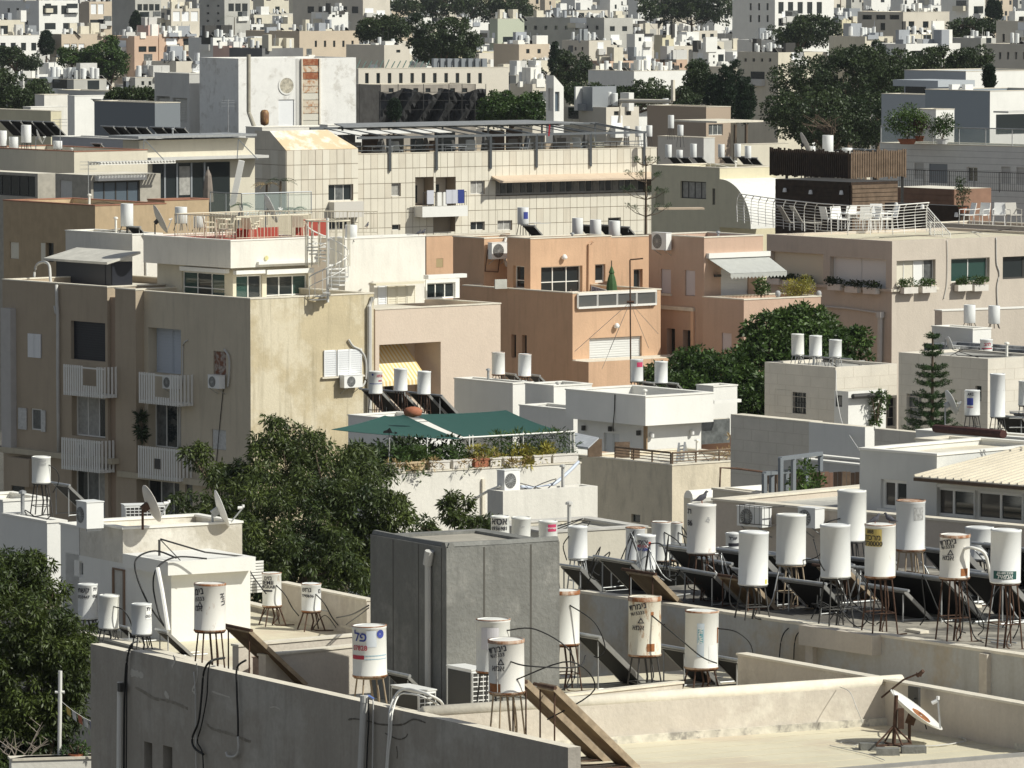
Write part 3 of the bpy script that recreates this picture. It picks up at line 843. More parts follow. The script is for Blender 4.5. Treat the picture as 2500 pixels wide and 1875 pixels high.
# ================================================================== FOREGROUND
# ------------------------------------------------------------------ ground
g=ubox('ground',FAR_G,None,(0,4000,-.5),(7000,8400,1.),0);g['kind']='structure'
# ------------------------------------------------------------------ the near roof with the long grey wall
DF=13.6;ZF=HC-DF;ZP=HC-12.83
CF=Vector((.91,95.7,0))
nf=thing('apartment_building','near building with a long grey stucco wall and a cream coated flat roof','building',(.91,95.7,0))
y31=math.radians(30.5);rF=Vector((math.cos(y31),math.sin(y31),0));lF=Vector((-math.sin(y31),math.cos(y31),0))
Cw=Vector((.91,95.7,ZP));Lsec=lenfor(Cw,lF,318)
fw=blk(nf,0,0,0,0,0,0,STUCCO,30.5,0,.2,COPE,C=Cw,a=.24,b=Lsec,name='long_wall',ops=[
('L','dark',352,1812,372,1900,{'m':mat('unlit_opening',(.10,.095,.085)),'dep':.22}),
('L','dark',398,1822,421,1900,{'m':mat('unlit_opening',(.10,.095,.085)),'dep':.22})])
Cw2=Cw+lF*(Lsec+.02)+rF*.22;Cw2.z=ZP-.10
fw2=blk(nf,0,0,0,0,0,0,STUCCO,30.5,0,.2,COPE,C=Cw2,a=.24,b=lenfor(Cw2,lF,221),name='side_wall')
body=blk(nf,0,0,0,0,0,0,STUCCO_L,30.5,0,.2,ROOFC,C=Vector((.91,95.7,ZF))+rF*.245,a=14,b=13.3,name='front_wall')
fc=MB();e0=Vector((.91,95.7,0))+rF*.26+lF*.06;e1=e0+rF*13.9
fc.bar((e0.x,e0.y,ZF+.03),(e1.x,e1.y,ZF+.03),.11,.06);fc.build('roof_edge_strip',mat('grey_flashing',(.34,.33,.31),var=.2,scale=3),nf)
def xz(px,py,drop):return atz(px,py,HC-drop)
pc=xz(2200,1659,12.83);p2a=xz(2560,1732,12.83);p2b=xz(1812,1599,12.83);p1a=Cw+lF*5.2+rF*.25
wall_strip(nf,'parapet',p1a,pc,ZP-.03,ZF,.22,STUCCO_L)
o=MB();o.tube([Vector((p1a.x,p1a.y,ZP-.03)),Vector((pc.x,pc.y,ZP-.03))],.125,10);o.build('parapet_crown',COPE,nf,True)
d1=(pc-p1a).normalized();n1=Vector((d1.y,-d1.x,0))
sk=MB();sk.bar(Vector((p1a.x,p1a.y,ZF+.06))+n1*.14,Vector((pc.x,pc.y,ZF+.06))+n1*.14,.07,.14);sk.build('skirting',mat('peeling_white_skirting',(.72,.68,.58),var=.3,scale=5,patch=(.30,.28,.25),patch_amt=.4),nf)
wall_strip(nf,'parapet',p2b,p2a,ZP,ZF,.2,STUCCO_L,COPE)
sk=MB();d2=(p2a-p2b).normalized();n2=Vector((d2.y,-d2.x,0));
sk.bar(Vector((pc.x,pc.y,ZF+.05))+n2*.13,Vector((p2a.x,p2a.y,ZF+.05))+n2*.13,.05,.12);sk.build('skirting',mat('peeling_white_skirting',(1,1,1)),nf)
# faint ridges of the roof coating
rd=MB()
for k in range(7):
 s0=Vector((CF.x,CF.y,ZF+.004))+rF*.5+lF*(.55+k*.62);s1=s0+rF*13;rd.bar(s0,s1,.02,.005)
rd.build('coating_seam',mat('cream_seam',(.70,.64,.49),var=.15,scale=2),nf)
# back parapets, left of the concrete tower
q1,q2=xz(640,1602,12.95),xz(905,1574,12.95)
wall_strip(nf,'parapet',q1,q2,HC-12.95,ZF-.4,.2,STUCCO_L,COPE)
q1,q2=xz(575,1578,13.0),xz(905,1549,13.0)
wall_strip(nf,'parapet',q1,q2,HC-13.0,ZF-.4,.2,STUCCO_L,COPE)
# roof behind the concrete tower and the cream parapet
lowb=xz(1430,1730,13.55)
q1,q2=xz(1375,1700,13.2),xz(1660,1668,13.2)
wall_strip(nf,'parapet',q1,q2,HC-13.2,ZF,.14,STUCCO_L,COPE)
# box ledge on the left of tank, low walls on the near roof
q1,q2=xz(1052,1748,13.1),xz(1212,1722,13.1)
wall_strip(nf,'parapet',q1,q2,HC-13.1,ZF-.2,.25,STUCCO_L,None)
# patched cracks on the long wall
def wall_marks(fr,face,marks):
 for pts,w,m,nm in marks:
  P=[frp(fr,face,x,y,.004)for x,y in pts];mb=MB();n=fr.nR if face=='R' else fr.nL
  rr=random.Random(len(pts)*7+int(pts[0][0]))
  Q=spline(P,5)
  for a,b in zip(Q[:-1],Q[1:]):mb.bar(a,b+(b-a)*.15,w*rr.uniform(.6,1.3),.005,up=n)
  mb.build(nm,m,nf if fr in(fw,fw2)else fr.par)
CRK=mat('filled_crack',(.33,.30,.25),var=.3,scale=8);PAT=mat('fresh_filler',(.62,.59,.53),var=.1,scale=6);CRD=mat('dark_crack',(.16,.145,.12),var=.3,scale=8)
wall_marks(fw,'L',[
([(330,1678),(352,1690),(376,1705),(395,1708),(420,1714),(440,1722),(458,1730)],.05,CRK,'crack'),
([(480,1695),(470,1685),(478,1668),(482,1640),(480,1620)],.04,PAT,'filler'),
([(318,1642),(334,1645),(350,1650)],.12,PAT,'filler'),([(423,1600),(427,1612),(420,1628)],.06,PAT,'filler'),
([(402,1690),(408,1698),(412,1704)],.09,PAT,'filler'),([(518,1688),(534,1694),(560,1702)],.03,PAT,'filler'),
([(505,1768),(520,1780),(550,1788),(578,1798),(608,1810)],.05,CRK,'crack'),([(660,1727),(672,1726),(684,1732)],.02,PAT,'filler'),
([(850,1757),(868,1755),(905,1762),(925,1768),(960,1770),(985,1768),(1010,1756),(1038,1764)],.028,CRD,'crack'),
([(940,1790),(955,1798),(975,1805),(990,1800),(995,1792)],.02,CRD,'crack'),([(968,1822),(970,1840),(969,1852)],.018,CRD,'crack'),([(600,1808),(612,1810)],.04,CRK,'crack')])
# pipes and cables on the long wall
def wallpts(fr,face,L,off=.06):return[frp(fr,face,x,y,off)for x,y in L]
dp=MB();a=frp(fw2,'L',293,1665,.10);b=frp(fw2,'L',291,1905,.10);dp.tube([b,a],.055,10)
tag(dp.build('downpipe',WMET),'white downpipe on the left end of the long grey wall','pipe')
cable('bundle of black cables running down beside the white downpipe',wallpts(fw,'L',[(322,1574),(312,1600),(306,1650),(303,1750),(302,1900)]),.022)
cable('black cable looped over the left end of the long wall',[frp(fw,'L',335,1566,-.5)]+wallpts(fw,'L',[(316,1580),(310,1640),(309,1760),(308,1900)]),.015)
ub=ubox('junction_box',DMET,None,frp(fw2,'L',297,1678,.12),(.12,.12,.16),y31);tag(ub,'black junction box on top of the white downpipe','junction box')
cable('black hose hanging in a long loop on the grey wall',[frp(fw,'L',548,1606,-.4)]+wallpts(fw,'L',[(515,1614),(498,1640),(492,1700),(485,1760),(470,1800),(474,1825),(497,1842)],.08),.022)
cable('thin black hose beside the long looped hose',[frp(fw,'L',545,1608,-.3)]+wallpts(fw,'L',[(512,1622),(505,1700),(492,1770),(482,1810),(494,1838),(497,1900)],.07),.014)
cable('black hose with a grey elbow on the middle of the grey wall',wallpts(fw,'L',[(600,1612),(579,1630),(578,1680),(581,1760),(581,1800)],.07),.02)
cable('grey plastic elbow pipe at the foot of the short black hose',wallpts(fw,'L',[(581,1798),(582,1830),(574,1846),(556,1846),(552,1836)],.07),.024,PIPE)
cable('thin grey conduit down the wall beside the cable loop',wallpts(fw,'L',[(473,1640),(477,1700),(479,1905)],.04),.014,PIPE)
dp=MB();a=frp(fw,'L',889,1715,.11);b=frp(fw,'L',880,1905,.11);dp.tube([b,a],.062,12);dp.tube([a,a+Vector((0,0,.12))],.07,12)
tag(dp.build('downpipe',PIPE),'grey stained downpipe in the middle of the long wall below the blue labelled tank','pipe')
cable('black cable beside the grey stained downpipe',wallpts(fw,'L',[(899,1702),(900,1760),(897,1820),(894,1905)],.08),.016)
cable('thin conduit right of the grey stained downpipe',wallpts(fw,'L',[(911,1708),(911,1770),(909,1905)],.05),.014,PIPE)
cable('thick white insulated hose arching over the wall top',[frp(fw,'L',1082,1722,-1.3),frp(fw,'L',1075,1712,-1.)]+[frp(fw,'L',x,y,-.5+.07*i)for i,(x,y)in enumerate([(1055,1700),(1030,1690),(1000,1682),(978,1686),(962,1705)])]+wallpts(fw,'L',[(952,1740),(950,1790),(946,1840),(942,1905)],.06),.026,WMET)
cable('second white hose beside the thick insulated hose',[frp(fw,'L',1080,1728,-1.2)]+[frp(fw,'L',x,y,-.4+.07*i)for i,(x,y)in enumerate([(1040,1704),(1000,1694),(974,1698)])]+wallpts(fw,'L',[(958,1740),(955,1790),(949,1840),(945,1905)],.09),.016,WMET)
cable('blue hose end lying on the wall top',[frp(fw,'L',890,1702,.0),frp(fw,'L',900,1699,-.1),frp(fw,'L',912,1706,-.2)],.02,mat('blue_hose',(.10,.16,.40)))
# ------------------------------------------------------------------ concrete tower
ct=bld('concrete_tower','bare grey concrete stairwell tower with vertical panel joints','tower',1090,1338,106)
cf=blk(ct,1090,1338,106,904,1366,5.,CONC,30,.05,.3,mat('tower_roof',(.42,.39,.33),var=.2,scale=1.5,fine=.2,patch=(.52,.49,.42),patch_amt=.4),cope=None)
dr=MB()
for x in(960,1022,1078):u=cf.uv('L',x,1500)[0];cf.fbox(0,0,0,'L',u-.012,u+.012,5,cf.zt-.02,.0,.004,dr)
for x in(1182,1296):u=cf.uv('R',x,1500)[0];cf.fbox(0,0,0,'R',u-.018,u+.018,5,cf.zt-.02,.0,.004,dr)
dr.build('joint',CONC_D,ct)
rb=MB();z=cf.zt
P=[cf.pt('L',cf.b,z+.02),cf.pt('L',cf.b*.5,z+.0),cf.pt('L',0,z+.02),cf.pt('R',cf.a*.5,z+.01),cf.pt('R',cf.a,z+.02)]
rb.tube([p-cf.nL*.1 for p in P[:3]],.07,6);rb.tube([p-cf.nR*.1 for p in P[2:]],.08,6);rb.build('roof_edge',CONC,ct)
q=MB();q.tube([cf.pt('L',cf.uv('L',1053,1400)[0],cf.uv('L',1053,1375)[1],.07),cf.pt('L',cf.uv('L',1053,1400)[0],18,.07)],.06,10)
q.tube([cf.pt('L',cf.uv('L',1058,1345)[0],cf.uv('L',1060,1345)[1],.08),cf.pt('L',cf.uv('L',1053,1380)[0],cf.uv('L',1053,1378)[1],.08)],.085,8)
q.build('downpipe',PIPE,ct)
cable('thin black cable running along the dark foot of the concrete tower',[cf.pt('R',.5,ZF+.1,.1),cf.pt('R',1.2,ZF+.25,.12),cf.pt('R',2.,ZF+.1,.1)],.012)
# ------------------------------------------------------------------ tanks on the near roof
NIM=lambda a=0.:[('דורמינ',-.66+a,.84,.15,BLACKINK,.2),('9615333',-.62+a,.73,.085,BLACKINK,.18),('אמא',-.55+a,.49,.13,BLACKINK,.0),('\u25b3',-.36+a,.605,.13,BLACKINK,.0)]
tank('rust rimmed white tank with a big rust patch at its foot, before the concrete tower',1240,88,1560,1690,98.8,ZF,TANKR,.05,NIM(.05)+[('p',-1.2,-.35,.03,.2,RUSTP,'rust_patch')],legc=ALUBR,seam=-2.1,
hose=[(.25,.62,[(.3,-.2,-.05),(1.1,.1,-.12),(1.25,.3,.05)]),(.6,.28,[(.9,-.1,.3),(1.3,.1,-.2),(.5,.1,-.7)])])
tank('tall plain white tank with a faded paper notice standing behind the rust patched tank',1204,83,1511,1640,103.3,ZF,TANKW,.012,[('p',-.75,.35,.45,.86,mat('faded_paper',(.70,.68,.70)),'notice')],hose=[(.95,.8,[(.5,0,.02),(1.1,-.1,-.35),(1.15,-.1,-.9),(.7,-.2,-1.1)])])
tank('tank with a blue dot label and a raspberry oval behind the long wall',905,84,1526,1650,104.2,ZF,TANKW,.012,[('לפ',-.55,.80,.24,BLUEINK,-.06),('07828',-.6,.58,.12,REDINK),('p',-1.3,-.30,.36,.44,REDINK),('\u25cf',.72,.84,.19,BLUEINK),('p',-.15,.45,.60,.92,mat('pale_print',(.62,.66,.70))),('p',-.3,1.3,.355,.37,mat('light_blue_line',(.35,.5,.58))),('p',-.3,1.3,.42,.44,mat('light_blue_line',(.3,.5,.6)))],legc=ALUBR,seam=1.25)
tank('large rust rimmed tank at the left over the tilted brown collector',511,77,1424,1540,108.6,HC-13.6,TANKR,.035,[('מינ',-.75,.84,.18,BLACKINK,.2),('15333',-.72,.68,.1,BLACKINK,.15),('\u25b3',-.62,.57,.13),('מא',-.75,.49,.15),('איה',.98,.68,.16,BLACKINK,-1.4)],legc=RUSTM,seam=.35)
tank('white tank with a red brown lid half hidden by the concrete tower',1378,74,1441,1573,109.4,ZF,TANKW,.07,[],hose=[(.35,.75,[(.45,-.1,-.3),(.65,-.1,-.75),(.55,-.1,-.95),(.45,0,-.95)])],legc=RUSTM)
tank('cream tank streaked with orange rust left of the teal stickered tank',1574,80,1456,1600,108.3,ZF,TANKC,.08,NIM(.1)+[('p',.12,.62,.09,.22,RUSTP,'rust_patch'),('p',.35,.55,.70,.76,RUSTP,'rust_patch')],legc=DMET,
hose=[(.42,.70,[(.5,-.2,-.4),(.9,0,-.75),(1.2,.2,-.9)])])
tank('white tank with a vertical teal sticker and rusty rim',1711,82,1490,1631,108.9,ZF,TANKW,.03,[('p',-.32,.12,.22,.80,mat('faded_blue_sticker',(.55,.62,.68))),('p',-.26,.06,.46,.70,TEALINK),('לאירא',-.1,.58,.12,WPLAST,math.pi/2),('p',.42,.95,.12,.42,mat('white_notice',(.8,.8,.78))),('p',1.1,1.3,.45,.72,RUSTP,'rust_run')],legc=RUSTM,
hose=[(1.2,.70,[(.35,-.1,-.05),(.62,-.1,-.3),(.65,-.1,-.75),(.4,-.1,-.85)])])
# collectors on the near roof
panel('dusty brown collector leaning in front of the cream parapet, the nearer one',1330,1682,98.3,31,.55,2.45,brown=True,zf=ZF)
panel('dusty brown collector leaning beside the long wall end, the left one',1262,1668,99.1,31,.5,2.4,brown=True,zf=ZF)
panel('rust framed collector under the half hidden tank',1430,1556,109.6,33,.8,2.0,zf=ZF,brown=False)
panel('rust framed collector between the cream and the teal stickered tank',1640,1586,110.2,33,.8,2.0,zf=ZF)
panel('rust framed collector right of the teal stickered tank',1768,1612,109.6,33,.8,1.9,zf=ZF)
panel('stained brown collector under the large rust rimmed tank at the left',577,1538,109.2,30,1.0,1.6,brown=True,zf=HC-13.5)
panel('dark collector under the blue dot labelled tank',968,1650,105.8,30,.8,1.2,zf=ZF)
ac('large condenser with a grid side at the foot of the concrete tower',xz(1143,1742,13.45),211,.85,.82,.36,fan=False,grid='coil',side=True)
# its coil faces the left, the grid the right
ac('condenser half hidden behind the top of the long wall',xz(1010,1762,13.55),211,.95,.60,.36,fan=False,grid='coil',side=True)
ac('old rust framed condenser behind the wall below the tilted brown collector',xz(672,1655,13.55),-120,.75,.38,.4,fan=False,grid=False,m=mat('rusty_case',(.55,.40,.30),var=.3,scale=8))
ubox('case',WPLAST,None,(0,0,0),(.01,.01,.01))if False else None
# big motorised dish on concrete blocks
dz=ZF
bp=xz(2182,1832,13.6)
md=dish('white and rust streaked satellite dish tilted on a rusty tripod on the cream roof',2228,1745,101.9,.53,-7,53,ZF,RUSTM,worn=True)
q=MB()
for k in range(4):
 a=k*math.pi/2+.4;q.tube([Vector((bp.x,bp.y,ZF+.42)),Vector((bp.x+.33*math.cos(a),bp.y+.33*math.sin(a),ZF+.12))],.018,5)
q.tube([Vector((bp.x,bp.y,ZF+.1)),Vector((bp.x+.04,bp.y,ZF+.95))],.035,8);q.box((bp.x+.12,bp.y,ZF+.55),(.10,.12,.35));q.box((bp.x,bp.y,ZF+.10),(.7,.06,.03),.5);q.box((bp.x,bp.y,ZF+.10),(.06,.7,.03),.5)
q.build('tripod',RUSTM,md)
q=MB();q.tube([at(2152,1703,102.2),at(2205,1660,102.0),at(2248,1642,101.8)],.018,6);q.tube([at(2240,1650,101.8),at(2254,1638,101.7)],.035,7);q.tube([at(2236,1644,101.8),at(2250,1650,101.8)],.025,6);q.build('feed_boom',RUSTM,md)
q=MB();_ringdisc(q,at(2245,1752,101.9),(math.cos(math.radians(53))*.97,-.15,.8),.02,.20,10,.05);q.build('rust_patch',RUSTP,md)
for(x,y,w,az,lb)in((2128,1830,.42,.1,'leftmost of the three concrete blocks under the dish tripod'),(2168,1843,.40,-.06,'nearest of the three concrete blocks under the dish tripod'),(2230,1838,.42,.05,'rightmost of the three concrete blocks under the dish tripod')):
 p=xz(x,y,13.6);thing_box('concrete_block',lb,'concrete block',(p.x,p.y,ZF+.06),(w,.24,.12),y31*0+az,CONC,'concrete blocks weighing down the dish')
cable('thin grey cable curling over the cream roof left of the dish',[xz(x,y,13.57)for x,y in((2026,1820),(2060,1828),(2120,1842),(2160,1856))],.008,PIPE)
cable('thin cable trailing along the parapet foot right of the dish',[xz(x,y,13.57)for x,y in((2215,1822),(2290,1820),(2345,1812),(2358,1806),(2330,1796),(2280,1786))],.012,PIPE)
cable('loose loop of thin wire on the cream roof',[xz(x,y,13.58)for x,y in((2052,1813),(2070,1808),(2095,1815),(2085,1820),(2060,1816))],.006,PIPE)
cable('black cable from the parapet hole to the dish',[at(2236,1700,103.4),at(2225,1730,102.6),at(2250,1745,102.4),at(2262,1780,102.2)],.012)
cable('cable lying over the cream parapet',[at(2050,1677,104.0),at(2075,1690,103.6),at(2092,1730,103.4),at(2107,1766,103.4)],.008,PIPE)
thing_box('meter_box','open white framed hole with a meter in the parapet corner behind the dish','meter box',tuple(at(2232,1700,103.30)),(.30,.05,.34),math.radians(-57),DMET)
# ------------------------------------------------------------------ the dark roof full of tanks on the right
DG=12.6;ZG=HC-DG
gb=thing('apartment_building','tan building whose dark roof is crowded with white tanks, at the right','building',(10.9,104.1,0))
gA,gB_=xz(1415,1448,DG),xz(2500,1606,DG);dg=(gA-gB_).normalized();gyaw=math.degrees(math.atan2(-dg.x,dg.y))
gC=gB_-dg*3.2
WT=mat('tan_patched_plaster',(.50,.43,.33),var=.15,scale=.9,streak=.4,fine=.2,bump=.3,patch=(.50,.50,.48),patch_amt=.8)
gf=blk(gb,0,0,0,0,0,0,WT,gyaw,0,.2,ROOFD,C=gC,a=24,b=(gA-gB_).length+3.2,name='side_wall')
eb=MB();a0=gf.pt('L',0,ZG+.025,-.12);a1=gf.pt('L',gf.b,ZG+.025,-.12);eb.bar(a0,a1,.26,.05);eb.build('roof_edge',COPE,gb)
u0,u1=gf.uv('L',2152,1570)[0],gf.uv('L',1972,1545)[0]
gf.fbox('ledge',STUCCO_L,gb,'L',u0,u1,ZG-.33,ZG+.04,0.,.22)
for x in(2410,1985):
 u=gf.uv('L',x,1620)[0];gf.fbox('pilaster',STUCCO_L,gb,'L',u-.11,u+.11,ZG-3.2,ZG-.02,0.,.10)
rs=random.Random(5)
sb=MB()
for k in range(42):
 x=rs.uniform(1500,2500);y=rs.uniform(1395,1600);p=xz(x,y,DG);
 if(gf.C-p).dot(gf.nL)<.0:pass
 if(p-gf.C).dot(gf.r)<.3:continue
 d=rs.choice([gf.r,gf.l,gf.r+gf.l*.2]);L=rs.uniform(.5,2.2)
 sb.tube([p+Vector((0,0,.03)),p+d*L+Vector((0,0,.03))],rs.uniform(.012,.03),5)
sb.build('roof_pipes',GALV,gb)
sb=MB()
for k in range(16):
 x=rs.uniform(1620,2480);y=rs.uniform(1420,1590);p=xz(x,y,DG)
 if(p-gf.C).dot(gf.r)<.6:continue
 sb.box((p.x,p.y,ZG+.03),(rs.uniform(.3,1.3),rs.uniform(.06,.25),.05),math.radians(gyaw)+rs.choice((0,1.57))+rs.uniform(-.2,.2))
sb.build('roof_battens',COPE,gb)
GT='white tanks on the dark tank roof'
HR=WMET
tank('white tank with a small yellow sticker at its foot on the dark roof',1837,73,1297,1428,112.4,ZG,TANKW,None,[('p',.9,1.15,.03,.12,mat('yellow_mark',(.75,.68,.15)))],GT)
tank('plain white tank with tan legs before the wall with the caged condenser',1930,73,1255,1378,114.2,ZG,TANKW,None,[],GT,legc=ALUBR,hose=[(.9,.1,[(.3,-.1,.1),(.5,-.2,.5)])])
tank('white tank with a dented seam left of the yellow labelled tank',2042,74,1280,1409,111.0,ZG,TANKW,None,[],GT,seam=.25,hose=[(-.9,.15,[(-.1,-.3,.2),(-.2,-.1,.6)])])
tank('tall plain white tank standing behind the dented and the yellow labelled tank',2079,70,1196,1320,118.0,ZG,TANKW,None,[],GT,seam=-.1,hose=[(-1.,.45,[(-.3,-.1,-.1),(-.35,0,-.5)])])
tank('white tank with a yellow and black label',2148,75,1279,1408,109.9,ZG,TANKW,.012,[('p',-1.3,.05,.60,.93,YELINK),('הזכרמ',-.66,.765,.14),('0730000',-.64,.65,.12),('888',-.75,.875,.1)],GT,legc=RUSTM,seam=.1)
tank('white tank with a scratched grey patch and a rusty lid before the shed windows',2223,71,1221,1343,114.0,ZG,TANKW,.012,[('p',.15,.95,.62,.88,mat('scratched_patch',(.48,.48,.47),var=.5,scale=25))],GT,lid=RUSTRIM,legc=ALUBR,seam=-.35)
tank('rust rimmed white tank with black lettering, right end of the dark roof',2329,74,1304,1411,108.8,ZG,TANKR,.05,NIM()+[('p',.35,.95,.08,.25,RUSTP,'rust_patch')],GT,legc=RUSTM,hose=[(.6,.70,[(.15,-.1,.03),(.38,-.1,-.1),(.5,0,-.6)],.03,WMET)])
tank('plain white tank seen between the last two tanks of the dark roof',2392,70,1286,1365,118.5,ZG,TANKW,None,[],GT)
tank('white tank with a dark green sticker at the right edge',2452,75,1292,1423,107.6,ZG,TANKW,None,[('p',-.95,.70,.09,.24,GREENINK),('ליאמא',-.12,.135,.115,WPLAST),('03-6812330',-.1,.205,.06,WPLAST)],GT,legc=RUSTM)
tank('white tank with a pigeon on its lid',1711,71,1230,1350,115.6,ZG,TANKR,None,[('גר',-1.0,.86,.15),('86',-.95,.62,.15),('מי',.45,.7,.12,mat('faint_print',(.45,.45,.45)),1.2)],GT,legc=RUSTM,seam=.25)
for a in(('small white tank half hidden behind the tank with the pigeon, left one',1614,47,1273,1370,124.5),('slim white tank behind the grey cable tank, right of the pair',1650,30,1275,1368,127.0)):
 tank(a[0],a[1],a[2],a[3],a[4],a[5],ZG-.6,TANKW,.012,[],GT,hose=[(.3,.75,[(.3,-.1,-.2),(.5,-.1,-.6),(.7,0,-.8)])])
tank('small white tank with a dark red rim behind the tank with red and blue print',1551,47,1287,1369,122.5,ZG-.6,TANKW,.02,[],GT,lid=RUSTRIM)
tank('small white tank with red and blue print and a red valve',1577,47,1305,1391,119.5,ZG-.45,TANKW,None,[('יפוא',-.42,.80,.14),('86ABMS',-.35,.60,.09,BLUEINK),('MERKAZ',-.38,.69,.07,REDINK),('p',.25,.5,.72,.82,mat('red_valve',(.6,.08,.05)))],GT,hose=[(.4,.77,[(.25,-.1,-.03),(.35,-.1,-.5)])])
tank('small white tank standing right of the concrete tower',1412,48,1284,1364,122.5,ZG-.6,TANKW,None,[],GT,hose=[(-1.1,.7,[(-.12,0,-.2),(-.05,0,-.5)])],legc=GALV)
tank('white tank with a raspberry sticker behind the concrete tower',1340,46,1271,1350,125.0,ZG-.8,TANKW,None,[('p',.0,1.0,.68,.90,PINKINK),('Chromagen',.4,.79,.055,WPLAST)],GT)
tank('small white tank with faint pencil writing behind the concrete tower',1271,47,1262,1345,125.0,ZG-.8,TANKW,None,[('י ~',.1,.75,.1,mat('faint_print',(.45,.45,.45)))],GT)
tank('white tank with a large black three letter print behind the concrete tower',1222,45,1259,1345,126.0,ZG-.8,TANKW,None,[('אסא',-.1,.86,.20),('6936981',-.1,.66,.11)],GT)
tank('small white tank with black print beside the shaded wall',1790,36,1300,1365,127.0,ZG-.3,TANKW,None,[('לרווי',.0,.8,.10),('p',-.7,.9,.50,.62,BLACKINK)],GT)
for(lb,x,y,Y,yw,W,L)in(
('black backed collector behind the yellow stickered tank',1800,1352,116.5,36,1.0,2.3),('black backed collector under the pigeon tank',1672,1345,119.5,36,1.0,2.3),
('black backed collector behind the plain tank with bent legs',1975,1372,117.5,36,1.7,2.0),('wide black backed collector behind the yellow labelled tank',2200,1405,112.6,36,2.0,2.1),
('black backed collector behind the rust rimmed lettered tank',2300,1350,116.5,36,1.0,2.2),('brown backed collector under the green stickered tank',2395,1408,112.0,36,1.0,2.1),
('black backed collector at the right edge of the dark roof',2488,1345,116.5,36,1.7,2.2),('black backed collector beside the tank right of the concrete tower',1448,1368,123.0,36,1.0,1.9),
('pale framed collector left of the small tank at the concrete tower',1392,1388,121.5,36,.5,1.8),
('black backed collector under the red and blue printed tank',1608,1388,120.5,36,.9,1.5),('black backed collector behind the red valve',1660,1336,124.5,36,.9,2.2),('black backed collector under the plain tank in the middle',1880,1355,120.5,36,1.0,2.0)):
 panel(lb,x,y,Y,yw,W*1.35,L*1.1,'collectors on the dark tank roof',zf=ZG-(.5 if x<1630 else 0))
for k in range(13):
 x=(1500,1560,1700,1745,1790,1850,1960,2030,2120,2160,2260,2350,2440)[k];y=(1372,1402,1400,1375,1415,1402,1425,1392,1372,1440,1410,1395,1365)[k];Y=12.6*F/(y+150+110)*1.045
 panel('%s from the left of the low dusty collectors crammed between the tank stands'%ORD[k],x,y,Y,34+rs.uniform(-6,6),rs.uniform(.8,1.3),rs.uniform(1.5,2.1),'low collectors crammed between the tank stands',brown=k%3==1,zf=ZG-(.4 if x<1640 else 0))
bird('grey pigeon on the lid of the lettered tank',at(1713,1231,115.6),20)
bird('dark pigeon on the yellow labelled tank',at(2136,1281,109.9),20,.8)
bird('dark pigeon perched beside the scratched tank',at(2172,1279,110.2),160,.8)
# thicket of hoses on that roof
for k in range(60):
 x=1440+1040*k/60+rs.uniform(-15,15);y=rs.uniform(1400,1430)if x<1700 else rs.uniform(1440,1570);p=xz(x,y,DG)
 if(p-gf.C).dot(gf.r)<.4:continue
 q=p+Vector((rs.uniform(-.5,.9),rs.uniform(-.4,.5),0));top=p.lerp(q,.5)+Vector((rs.uniform(-.3,.3),0,rs.uniform(.3,1.05)))
 cable('black hose among the tank stands of the dark roof',[p+Vector((0,0,.03)),p+Vector((.1,0,.25)),top,q+Vector((0,0,.2)),q+Vector((.2,.1,.03))],.013,rs.choice([BLACKR,BLACKR,GALV]),group='hoses tangled among the tank stands of the dark roof',smooth=4)
cable('two black cables hanging over the tan wall, the left one',[gf.pt('L',gf.uv('L',1925,1530)[0],ZG+.03,-.3),frp(gf,'L',1920,1538,.04),frp(gf,'L',1907,1565,.06),frp(gf,'L',1903,1605,.05)],.012)
cable('two black cables hanging over the tan wall, the right one',[gf.pt('L',gf.uv('L',1958,1536)[0],ZG+.03,-.3),frp(gf,'L',1950,1544,.04),frp(gf,'L',1940,1570,.06),frp(gf,'L',1938,1610,.05)],.012)
# house wall behind the dark roof, with the shed on it
hb=thing('apartment_building','shaded wall and window shed with a corrugated roof behind the dark tank roof','building',tuple(at(2560,1296,123)[:2])+(0,))
hA,hB2=at(1740,1222,130),None
hz=hA.z;hE=atz(2500,1290,hz);dh=(hA-hE).normalized();hyaw=math.degrees(math.atan2(-dh.x,dh.y));hC=hE-dh*1.5
hf=blk(hb,0,0,0,0,0,ZG-3,TAUPE,hyaw,.12,.3,ROOFG,C=hC,a=9,b=(hA-hE).length+1.5,name='wall')
ac_on(hf,'L',1836,1285,'caged condenser with a round fan on the shaded wall',w=.75,h=.42)
ac_on(hf,'L',1975,1288,'white condenser between the tanks on the shaded wall',w=.5,h=.42)
cg=thing('cage','black wire cage round the condenser on the shaded wall','cage',frp(hf,'L',1836,1285))
q=MB();U=[frp(hf,'L',x,y,.5)for x,y in((1806,1232),(1878,1239),(1878,1283),(1806,1277))];U2=[u+hf.nL*-.5 for u in U]
for i in range(4):q.bar(U[i],U[(i+1)%4],.018);q.bar(U[i],U2[i],.018)
for k in range(1,6):q.bar(U[0].lerp(U[1],k/6),U[3].lerp(U[2],k/6),.01)
q.build('wire_frame',DMET,cg)
WG=(WINGL,mat('dim_room_glass',(.07,.065,.06),rough=.1,spec=.7))
hu=blk(hb,0,0,0,0,0,hz,GREYW,hyaw,.05,.2,ROOFW,C=atz(2520,1110,HC-10.4)*1.0,a=6,b=1,name='upper_wall')if False else None
c2=at(2560,1128,125.2);
hu=blk(hb,2560,1203,125.0,2262,2600,hz-.1,mat('shaded_white_plaster',(.66,.66,.63),var=.05,streak=.15),hyaw,0,.15,ROOFW,name='shed_wall',ops=[('L','win',2267,1183,2377,1262,{'n':2,'gl':WG,'ft':.06}),('L','win',2380,1190,2494,1275,{'n':2,'gl':WG,'ft':.06}),('L','win',2499,1200,2556,1283,{'n':1,'gl':WG,'ft':.06})])
